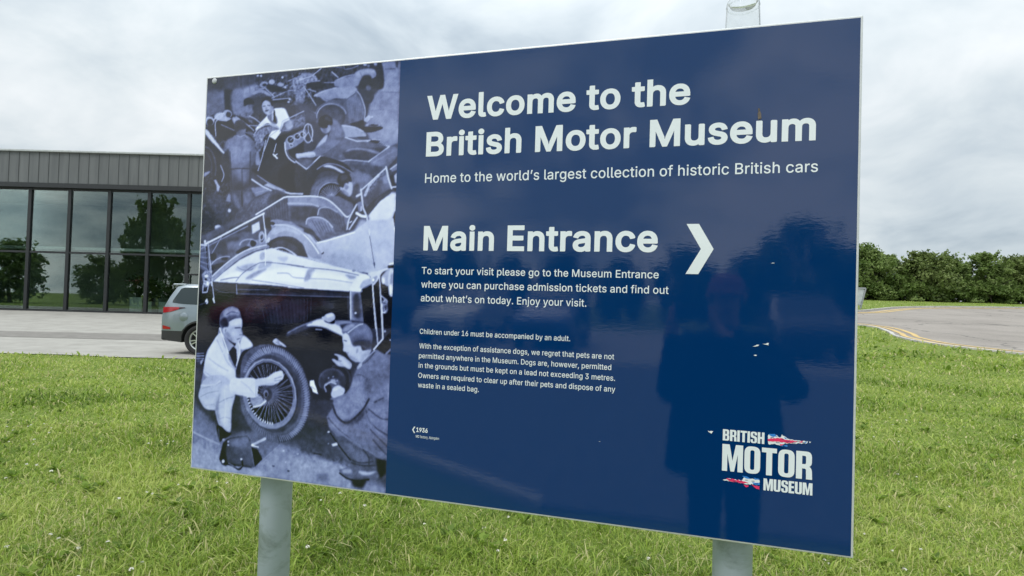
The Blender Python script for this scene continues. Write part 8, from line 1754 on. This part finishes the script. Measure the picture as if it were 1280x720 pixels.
def make_suv(label, cat, group=None):
    car = empty('parked_suv', label, cat, (0, 0, 0), 0, group)
    xs = sorted(set([round(v, 4) for v in np.linspace(-2.485, 2.485, 85)] + [round(c + s * .47, 4) for c in WX for s in (-1, -.96, -.85, .85, .96, 1)] + [-2.47, -2.45, -2.17, -2.1]))
    mb = MB(); V = []; m = 19; F = []; mi = []
    for x in xs:
        S_ = section(x); V += [(x, y, z) for y, z in S_] + [(x, -y, z) for y, z in S_[:-1][::-1]]
    for i in range(len(xs) - 1):
        for k in range(m - 1):
            F.append((i * m + k, i * m + k + 1, (i + 1) * m + k + 1, (i + 1) * m + k)); xm = (xs[i] + xs[i + 1]) / 2
            zq = V[i * m + k][2]; arch = any(abs(xm - c) < .5 for c in WX)
            mi.append(1 if (k in (0, m - 2)) or (k in (1, m - 3) and (xm < -1.85 or xm > 1.9 or not arch)) else 0)
    mb.add(V, F, 0, True); mb.m = mi; n0 = len(xs) - 1
    mb.add(V[:m], [tuple(range(m))[::-1]]); mb.add(V[-m:], [tuple(range(m))]); mb.add(V, [(i * m, (i + 1) * m, (i + 1) * m + m - 1, i * m + m - 1) for i in range(len(xs) - 1)], 1)
    mb.build('body', [M_silver, M_plast], car)
    def patch(name, x0, x1, lo, hi, mat, off=.006, nn=12, side=-1, par=car):
        V = []; F = []
        for i in range(nn + 1):
            x = x0 + (x1 - x0) * i / nn; a, b = lo(x), hi(x)
            for k in range(6): z = a + (b - a) * k / 5; V.append((x, side * (side_y(x, z) + off), z))
        for i in range(nn):
            for k in range(5): F.append((i * 6 + k, i * 6 + k + 1, (i + 1) * 6 + k + 1, (i + 1) * 6 + k))
        return MB().add(V, F, 0, True).build(name, mat, par)
    ip = lambda xs_, zs_: (lambda x: float(np.interp(x, xs_, zs_)))
    for sd in (-1, 1):
        for (a, b) in ((-2.20, -1.22), (-1.16, -.22), (-.16, .80)):
            patch('window', a, b, ip([-2.2, -1.9, .8], [1.36, 1.33, 1.28]), ip([-2.20, -2.02, -1.0, .1, .35, .8], [1.42, 1.76, 1.79, 1.775, 1.68, 1.30]), M_win, side=sd)
        tl = patch('tail_light', -2.455, -1.98, ip([-2.46, -2.2, -1.98], [1.08, 1.12, 1.19]), ip([-2.46, -2.2, -1.98], [1.235, 1.245, 1.245]), M_tail, .012, side=sd); patch('dark_tip', -1.98, -1.82, ip([-1.98, -1.82], [1.19, 1.225]), ip([-1.98, -1.82], [1.245, 1.24]), M_tail2, .012, side=sd, par=tl)
        patch('reflector', -2.44, -2.20, ip([-2.44, -2.2], [.66, .66]), ip([-2.44, -2.2], [.76, .71]), M_tail, .010, side=sd)
        patch('headlight', 1.95, 2.42, ip([1.95, 2.42], [.98, .84]), ip([1.95, 2.42], [1.04, .95]), M_head, .012, side=sd)
        mb = MB(); mb.lathe([(.0, -.004), (.108, -.004), (.113, 0), (.113, .004)], 28, 'y', (-1.845, sd * (side_y(-1.845, .98) + (.004 if sd < 0 else .0)), .985))
        if sd < 0: mb.build('fuel_cap', M_silver, car)
        for x in (-.95, .05): y = sd * (side_y(x, 1.08) + .02); MB().box(x - .11, x + .11, y - .012, y + .012, 1.07, 1.10).build('door_handle', M_silver, car, bevel=.005)
        y = sd * (side_y(.7, 1.25) + .12); MB().box(.60, .76, y - .11, y + .11, 1.25, 1.42).build('mirror', M_silver, car, bevel=.04)
    mb = MB(); V = []
    for x in np.linspace(.24, .98, 8):
        for y in np.linspace(-.68, .68, 7): V.append((x, y * (1 + .1 * x), topz(x) + .028 - .02 * abs(y)))
    mb.add(V, [(i * 7 + k, i * 7 + k + 1, (i + 1) * 7 + k + 1, (i + 1) * 7 + k) for i in range(7) for k in range(6)], 0, True); mb.build('windscreen', M_win, car)
    mb = MB(); V = []
    for x in np.linspace(-2.41, -2.21, 6):
        for y in np.linspace(-.68, .68, 7): V.append((x - .014, y, topz(x) + .024 - .02 * abs(y)))
    mb.add(V, [(i * 7 + k, i * 7 + k + 1, (i + 1) * 7 + k + 1, (i + 1) * 7 + k) for i in range(5) for k in range(6)], 0, True); mb.build('rear_window', M_win, car)
    MB().box(-2.30, -1.95, -.74, .74, 1.815, 1.865).build('spoiler', M_silver, car, bevel=.02)
    MB().box(-2.505, -2.2, -.86, .86, .36, .60).build('rear_bumper', M_plast, car, bevel=.05); MB().box(2.2, 2.50, -.84, .84, .34, .55).build('front_bumper', M_plast, car, bevel=.05); MB().box(2.40, 2.50, -.45, .45, .62, .84).build('grille', M_plast, car, bevel=.03)
    MB().tube([(-2.25, -.6, .40), (-2.50, -.6, .40), (-2.60, -.6, .37)], .05, 14).build('exhaust_tip', M_chrome, car)
    MB().box(-2.492, -2.475, -.26, .26, .82, .93).build('number_plate', simple('plain_plate', (.6, .5, .12, 1), .5), car)
    for c in WX:
        for sd in (-1, 1):
            wh = bpy.data.objects.new('wheel', None); COL.objects.link(wh); wh.parent = car; wh.location = (c, sd * .845, WR)
            a = np.linspace(0, 2 * math.pi, 17)[:-1]
            MB().lathe([(.27, -.115), (.35, -.13), (.385, -.115), (WR, -.08), (WR, .08), (.385, .115), (.35, .13), (.27, .115)], 40, 'y', closed=True).build('tyre', M_tyre, wh)
            mb = MB(); mb.lathe([(.275, -.11), (.275, .11), (.25, .10), (.245, -.10)], 36, 'y', closed=True); mb.lathe([(.0, .03), (.07, .03), (.075, .05), (.0, .055)] if sd > 0 else [(.0, -.03), (.07, -.03), (.075, -.05), (.0, -.055)], 20, 'y')
            for k in range(10):
                t = 2 * math.pi * k / 10 + (.12 if k % 2 else -.12); mb.bar((.05 * math.cos(t), sd * .05, .05 * math.sin(t)), (.255 * math.cos(t), sd * .085, .255 * math.sin(t)), .035, .03)
            mb.build('rim', M_rim, wh); MB().lathe([(.0, -.02), (.245, -.02), (.245, .02), (.0, .02)], 24, 'y', closed=False).build('brake_disc', M_plast, wh)
    return car
suv = make_suv('silver grey SUV parked on the pale paving, its front hidden behind the sign', 'car')
q = at(-9.755 + 2.485 + .55, 16.0, .018); suv.location = q; suv.rotation_euler = (0, 0, YAW)
PAINTS = {'dark red': car_paint('dark_red_paint', (.30, .02, .03, 1), .2), 'white': car_paint('white_paint', (.75, .76, .76, 1), 0), 'black': car_paint('black_paint', (.02, .02, .022, 1), .2), 'blue': car_paint('blue_paint', (.03, .07, .2, 1), .3)}
for (x, y, rz, col) in ((-14.5, -17.5, 1.5, 'dark red'), (-6.6, -17.8, 1.62, 'white'), (-3.4, -17.6, 1.55, 'blue'), (4.2, -18.0, 1.58, 'black'), (8.2, -17.7, 1.52, 'white'), (-10.4, -17.6, 1.6, 'black')):
    c = copy_tree(suv); c.location = (x, y, .02); c.rotation_euler = (0, 0, rz); c['group'] = 'cars parked behind the photographer'
    c['label'] = 'parked %s SUV behind the photographer, %s' % (col, {-14.5: 'far along the row', -6.6: 'between a black and a blue one', -3.4: 'beside a white one', 4.2: 'left of a white one in the mirror view', 8.2: 'at the end of the row', -10.4: 'next to the dark red one'}[x])
    for ch in c.children:
        if ch.name.startswith('body') or ch.name.startswith(('spoiler', 'mirror', 'door_handle', 'fuel_cap')):
            ch.material_slots[0].link = 'OBJECT'; ch.material_slots[0].material = PAINTS[col]

# ------------------------------------------------------------------ the photographer, mirrored in the sign
def make_person():
    J = {}; E = []; Rr = []
    def v(n_, p, r): J[n_] = len(Rr); Rr.append((Vector(p), r))
    def e(*ns):
        for a, b in zip(ns[:-1], ns[1:]): E.append((J[a], J[b]))
    X, Y_ = .785, -1.86
    v('pelvis', (X, Y_, .98), (.17, .13)); v('waist', (X, Y_, 1.12), (.165, .125)); v('chest', (X, Y_ + .0, 1.30), (.18, .13)); v('collar', (X, Y_ + .01, 1.44), (.10, .085)); v('neck', (X, Y_ + .03, 1.51), (.058, .06)); v('jaw', (X - .005, Y_ + .055, 1.585), (.066, .078)); v('skull', (X - .005, Y_ + .05, 1.66), (.078, .096)); v('crown', (X - .005, Y_ + .045, 1.72), (.062, .075))
    e('pelvis', 'waist', 'chest', 'collar', 'neck', 'jaw', 'skull', 'crown')
    for s, n_ in ((-1, 'l'), (1, 'r')):
        v('sh' + n_, (X + s * .19, Y_, 1.385), (.098, .095)); el = (X - .285, Y_ + .14, 1.10) if s < 0 else (X + .345, Y_ + .12, 1.15); wr = (.505, -1.555, 1.50) if s < 0 else (.70, -1.555, 1.50)
        v('el' + n_, el, (.088, .085)); v('fa' + n_, tuple(np.array(el) * .6 + np.array(wr) * .4), (.068, .066)); v('wr' + n_, wr, (.032, .026)); hx = .505 if s < 0 else .690
        v('pm' + n_, (hx, -1.512, 1.545), (.036, .018)); e('chest', 'sh' + n_, 'el' + n_, 'fa' + n_, 'wr' + n_, 'pm' + n_)
        for k in range(4):
            zz_ = 1.525 + .021 * k; ln = (.85, 1, .97, .8)[3 - k]; a = 'f%d%s' % (k, n_); v(a + 'a', (hx - s * .004, -1.492, zz_), (.010, .010)); v(a + 'b', (hx + s * .004, -1.474 - .002 * k, zz_ + .003), (.009, .009)); v(a + 'c', (hx - s * .030 * ln, -1.4705, zz_ + .004), (.008, .008)); e('pm' + n_, a + 'a', a + 'b', a + 'c')
        v('t1' + n_, (hx - s * .02, -1.505, 1.525), (.012, .012)); v('t2' + n_, (hx - s * .038, -1.487, 1.543), (.010, .010)); e('pm' + n_, 't1' + n_, 't2' + n_)
        v('hip' + n_, (X + s * .09, Y_, .88), (.115, .12)); v('kn' + n_, (X + s * .095, Y_ + .02, .50), (.096, .095)); v('cf' + n_, (X + s * .098, Y_ - .01, .34), (.088, .088)); v('an' + n_, (X + s * .10, Y_ - .01, .09), (.055, .058)); v('toe' + n_, (X + s * .12, Y_ + .17, .05), (.042, .028)); e('pelvis', 'hip' + n_, 'kn' + n_, 'cf' + n_, 'an' + n_, 'toe' + n_)
    me = bpy.data.meshes.new('person'); me.from_pydata([p for p, _ in Rr], E, []); o = obj('person', me)
    sk = o.modifiers.new('skin', 'SKIN'); sk.use_smooth_shade = True
    for i, (_, r) in enumerate(Rr): me.skin_vertices[0].data[i].radius = r; me.skin_vertices[0].data[i].use_root = (i == 0)
    ss = o.modifiers.new('sub', 'SUBSURF'); ss.levels = ss.render_levels = 2
    m2 = bpy.data.meshes.new_from_object(o.evaluated_get(bpy.context.evaluated_depsgraph_get())); o.modifiers.clear(); o.data = m2; bpy.data.meshes.remove(me)
    # nose and brow pushed out of the head
    for q in m2.vertices:
        c = q.co
        d = Vector((c.x - (X - .005), c.y - (Y_ + .15), c.z - 1.625))
        if c.y > Y_ + .09 and abs(d.x) < .022 and abs(d.z) < .035: c.y += .02 * (1 - abs(d.x) / .022) * (1 - abs(d.z) / .035)
    for m in (M_cloth, M_trs, M_skin, M_shoe): m2.materials.append(m)
    for p in m2.polygons:
        c = p.center; dn = Vector((c.x - X, 0, 0)).length
        hand = c.y > -1.565 and c.z > 1.45
        p.material_index = 2 if (c.z > 1.49 and not (c.y > -1.7 and not hand)) or hand else (0 if c.z > .86 else (1 if c.z > .105 else 3)); p.use_smooth = True
    tag(o, 'person in a dark coat and reddish cap taking the picture, mirrored in the sign', 'person')
    # coat skirt hanging to the thigh, and a cap
    mb = MB(); n_ = 36; V = []
    prof = [(1.37, .225, .15), (1.2, .26, .17), (1.0, .285, .185), (.85, .30, .20), (.72, .31, .21), (.70, .30, .203)]
    for z, rx, ry in prof:
        for k in range(n_): a = 2 * math.pi * k / n_; f = 1 + .03 * math.sin(5 * a) * (1.36 - z); V.append((X + rx * f * math.cos(a), Y_ + ry * f * math.sin(a), z))
    mb.add(V, [(i * n_ + k, i * n_ + (k + 1) % n_, (i + 1) * n_ + (k + 1) % n_, (i + 1) * n_ + k) for i in range(len(prof) - 1) for k in range(n_)], 0, True); mb.build('coat', M_cloth, o)
    mb = MB(); mb.lathe([(.0, 1.778), (.045, 1.772), (.078, 1.745), (.094, 1.70), (.097, 1.672), (.092, 1.672)], 28, 'z', (X - .005, Y_ + .047, 0)); V = [(X - .005 + .085 * math.cos(a) * s, Y_ + .047 + .085 * math.sin(a) * s + (.07 if s > 1.2 else 0) * math.sin(a), 1.682 - (.012 if s > 1.2 else 0)) for s in (1.08, 1.35) for a in np.linspace(.35, math.pi - .35, 12)]
    mb.add(V, [(k, k + 1, 13 + k, 12 + k) for k in range(11)], 0, True); mb.build('cap', M_cap, o)
    for s in (-1, 1): MB().lathe([(.0, .006), (.008, .005), (.011, 0), (.008, -.005), (0, -.006)], 12, 'y', (X - .005 + s * .031, Y_ + .138, 1.652)).build('eye', M_eye, o); MB().tube([(X - .005 + s * .078, Y_ + .045, 1.66), (X - .005 + s * .088, Y_ + .04, 1.65), (X - .005 + s * .08, Y_ + .045, 1.625)], [.016, .02, .010], 8).build('ear', M_skin, o)
    MB().tube([(X - .03, Y_ + .137, 1.578), (X - .005, Y_ + .146, 1.575), (X + .02, Y_ + .137, 1.578)], [.004, .007, .004], 8).build('mouth', M_lip, o)
M_cloth = simple('dark_navy_coat', (.010, .013, .022, 1), .9, spec=.1); M_trs = simple('dark_trousers', (.012, .013, .018, 1), .9, spec=.1); M_skin = Mat('skin', (.46, .25, .19, 1), .55).m; M_shoe = simple('dark_shoe', (.02, .018, .016, 1), .6); M_cap = simple('dull_red_cap', (.24, .07, .09, 1), .85); M_eye = Mat('eye', (.04, .03, .03, 1), .2).m; M_lip = Mat('lips', (.36, .14, .12, 1), .5).m
make_person()
ph = empty('phone', 'dark phone held up in both hands in front of the sign', 'phone', (.594, -1.462, 1.565))
MB().box(-.078, .078, -.0038, .0038, -.037, .037).build('phone_body', simple('phone_black', (.02, .02, .022, 1), .3), ph, bevel=.003); mb = MB()
MB().lathe([(.0, .0042), (.009, .0042), (.0095, .0036)], 20, 'y', (-.058, 0, .018)).build('lens', simple('lens_glass', (.01, .01, .012, 1), .05), ph); MB().lathe([(.0, .0042), (.009, .0042), (.0095, .0036)], 20, 'y', (-.036, 0, .018)).build('lens', simple('lens_glass', (.01, .01, .012, 1), .05), ph)
# ------------------------------------------------------------------ grass blades and clover over the lawn that the picture can see
def in_poly_road(s, d):
    r = np.zeros(s.shape, bool); ns = np.array(NEAR); fs = np.array(FAR); poly = np.concatenate([ns, fs[::-1]]); j = len(poly) - 1
    for i in range(len(poly)):
        a, b = poly[i], poly[j]; j = i
        if a[1] == b[1]: continue
        r ^= ((a[1] > d) != (b[1] > d)) & (s < (b[0] - a[0]) * (d - a[1]) / (b[1] - a[1]) + a[0])
    return r
def grass(name, seed, nblade, dmin, dmax, hgt, wid, pw):
    g = np.random.default_rng(seed); u = g.uniform(0, 1, nblade); d = dmin * (dmax / dmin) ** (u ** pw); q = g.uniform(-1.3, 1.3, nblade); s = q * d
    # blades bunch into tussocks
    keep = ~((s < 4.3) & (d > 14.22 + .12 * np.sin(s * .9) + .05 * np.sin(s * 2.7))) & ~in_poly_road(s, d); s, d = s[keep], d[keep]
    cx_ = np.sin(s * 3.1 + 1.3 * np.sin(d * 2.3)) + np.sin(d * 4.1 + 1.7 * np.sin(s * 1.9)) + .8 * np.sin(s * 7.3 + d * 5.1); tus = 1 / (1 + np.exp(-1.6 * cx_))
    patch = .5 + .5 * np.sin(s * .9 + 2 * np.sin(d * .55)) * np.sin(d * .8 + 1.2)
    x = C0.x + RR.x * s + FF.x * d; y = C0.y + RR.y * s + FF.y * d; z = land(x, y); n_ = len(x)
    big = 1 / (1 + np.exp(-3 * (np.sin(s * 1.7 + 2.1 * np.sin(d * 1.1)) + np.sin(d * 2.3 + 1.4 * np.sin(s * .8)) - .5))); hz = hgt * g.lognormal(-.1, .45, n_) * (.5 + .55 * tus + .65 * big); hz = np.minimum(hz, hgt * 2.4); wz = wid * g.uniform(.6, 1.4, n_) * np.clip(d / 4, 1, 2.6); broad = g.uniform(0, 1, n_) < .16; wz = np.where(broad, wz * 1.9, wz)
    a = g.uniform(0, 2 * np.pi, n_); lean = np.clip(g.normal(.95, .5, n_), .05, 2.2); dx, dy = np.cos(a), np.sin(a); b = a + np.pi / 2 + g.normal(0, .4, n_); wx, wy = np.cos(b) * wz / 2, np.sin(b) * wz / 2
    P = np.empty((n_, 7, 3)); base = np.stack([x, y, z - .004], -1)
    for i, (t, lw_, hh) in enumerate(((0, .8, 0), (.40, 1.0, .48), (.75, .7, .80), (1, 0, 1.0))):
        off = lean * hz * t ** 1.7; cxp = np.stack([x + dx * off, y + dy * off, z - .004 + hz * hh / np.sqrt(1 + (lean * .55) ** 2) * (1 - .16 * lean * (t > .9))], -1); W_ = np.stack([wx * lw_, wy * lw_, np.zeros(n_)], -1)
        if i < 3: P[:, 2 * i] = cxp - W_; P[:, 2 * i + 1] = cxp + W_
        else: P[:, 6] = cxp
    kd = np.array([[0, 1, 3], [0, 3, 2], [2, 3, 5], [2, 5, 4], [4, 5, 6]]); F = (np.arange(n_)[:, None, None] * 7 + kd[None]).reshape(-1, 3)
    t = np.clip(g.normal(.47, .18, n_) + .22 * (patch - .5) + .20 * (tus - .5) - .14 * (big - .4), 0, .78); dry = g.uniform(0, 1, n_) < (.09 + .24 * (1 - tus) * patch); t = np.where(dry, g.uniform(.85, 1, n_), t)
    A = np.repeat(t, 7); lvl = np.tile(np.array([.55, .55, .9, .9, 1, 1, 1.0]), n_); A = np.stack([A, lvl, A, np.ones_like(A)], -1)
    return tag(np_mesh(name, P.reshape(-1, 3), F, M_grass, None, A), kind='stuff')
mg = Mat('grass_blade', (.1, .2, .03, 1), .5, spec=.35); va = mg.n('VertexColor', layer_name='tint'); sp = mg.n('SeparateColor'); mg.l(va.outputs[0], sp.inputs[0])
gc = mg.ramp(sp.outputs[0], [(0, (.060, .110, .012)), (.3, (.165, .265, .027)), (.55, (.31, .415, .060)), (.8, (.48, .53, .15)), (.9, (.52, .49, .21)), (1, (.62, .56, .32))]); mg.color(gc)
tl = mg.n('BsdfTranslucent'); mg.l(gc, tl.inputs[0]); mxs = mg.n('MixShader'); mxs.inputs[0].default_value = .45; mg.l(mg.p.outputs[0], mxs.inputs[1]); mg.l(tl.outputs[0], mxs.inputs[2]); mg.l(mxs.outputs[0], mg.out.inputs[0]); M_grass = mg.m
grass('grass', 1, 270000, 1.9, 7.0, .052, .0046, .95); grass('grass', 2, 125000, 6.5, 17, .050, .0055, .9); grass('grass', 3, 60000, 14, 62, .08, .016, .8)
# broad-leaved weeds
g = np.random.default_rng(9); d = 2.4 * (9 / 2.4) ** g.uniform(0, 1, 380); s = g.uniform(-1, 1, 380) * d; V = []; F = []; A = []
for i in range(380):
    p = at(float(s[i]), float(d[i])); nl = g.integers(6, 12); k = len(V)
    for l in range(nl):
        a = g.uniform(0, 6.28); L = g.uniform(.035, .085); w_ = L * .3; dx, dy = math.cos(a), math.sin(a); zz_ = g.uniform(.02, .06); k = len(V)
        V += [(p.x, p.y, p.z + .012), (p.x + dx * L * .5 - dy * w_, p.y + dy * L * .5 + dx * w_, p.z + .012 + zz_ * .8), (p.x + dx * L, p.y + dy * L, p.z + .012 + zz_), (p.x + dx * L * .5 + dy * w_, p.y + dy * L * .5 - dx * w_, p.z + .012 + zz_ * .8)]; F.append((k, k + 1, k + 2, k + 3)); t = g.uniform(.1, .45); A += [(t, 1, t, 1)] * 4
tag(np_mesh('lawn_weeds', np.array(V), np.array(F), M_grass, None, np.array(A)), kind='stuff')
# clover heads in loose drifts
V = []; F = []; g = np.random.default_rng(21)
for c in range(64):
    d0 = 2.5 * (16 / 2.5) ** g.uniform(0, 1); s0 = g.uniform(-.98, .98) * d0
    for k in range(g.integers(2, 8)):
        ss, dd = s0 + g.normal(0, .22), d0 + g.normal(0, .25)
        if dd > 14: continue
        p = at(float(ss), float(dd), g.uniform(.05, .085)); r = g.uniform(.007, .013)
        for j in range(16):
            b = g.normal(0, 1, 3); b /= np.linalg.norm(b); b[2] = abs(b[2]); c0 = np.array(p) + b * r * .75; t1 = np.cross(b, [.3, .5, .8]); t1 /= np.linalg.norm(t1); t2 = np.cross(b, t1); n0 = len(V)
            V += [tuple(c0 + t1 * r * .45), tuple(c0 + t2 * r * .45 + b * r * .3), tuple(c0 - t1 * r * .45 + b * r * .3), tuple(c0 - t2 * r * .45)]; F.append((n0, n0 + 1, n0 + 2, n0 + 3))
tag(np_mesh('clover_flowers', np.array(V), np.array(F), simple('clover_white', (.64, .62, .53, 1), .8)), kind='stuff')
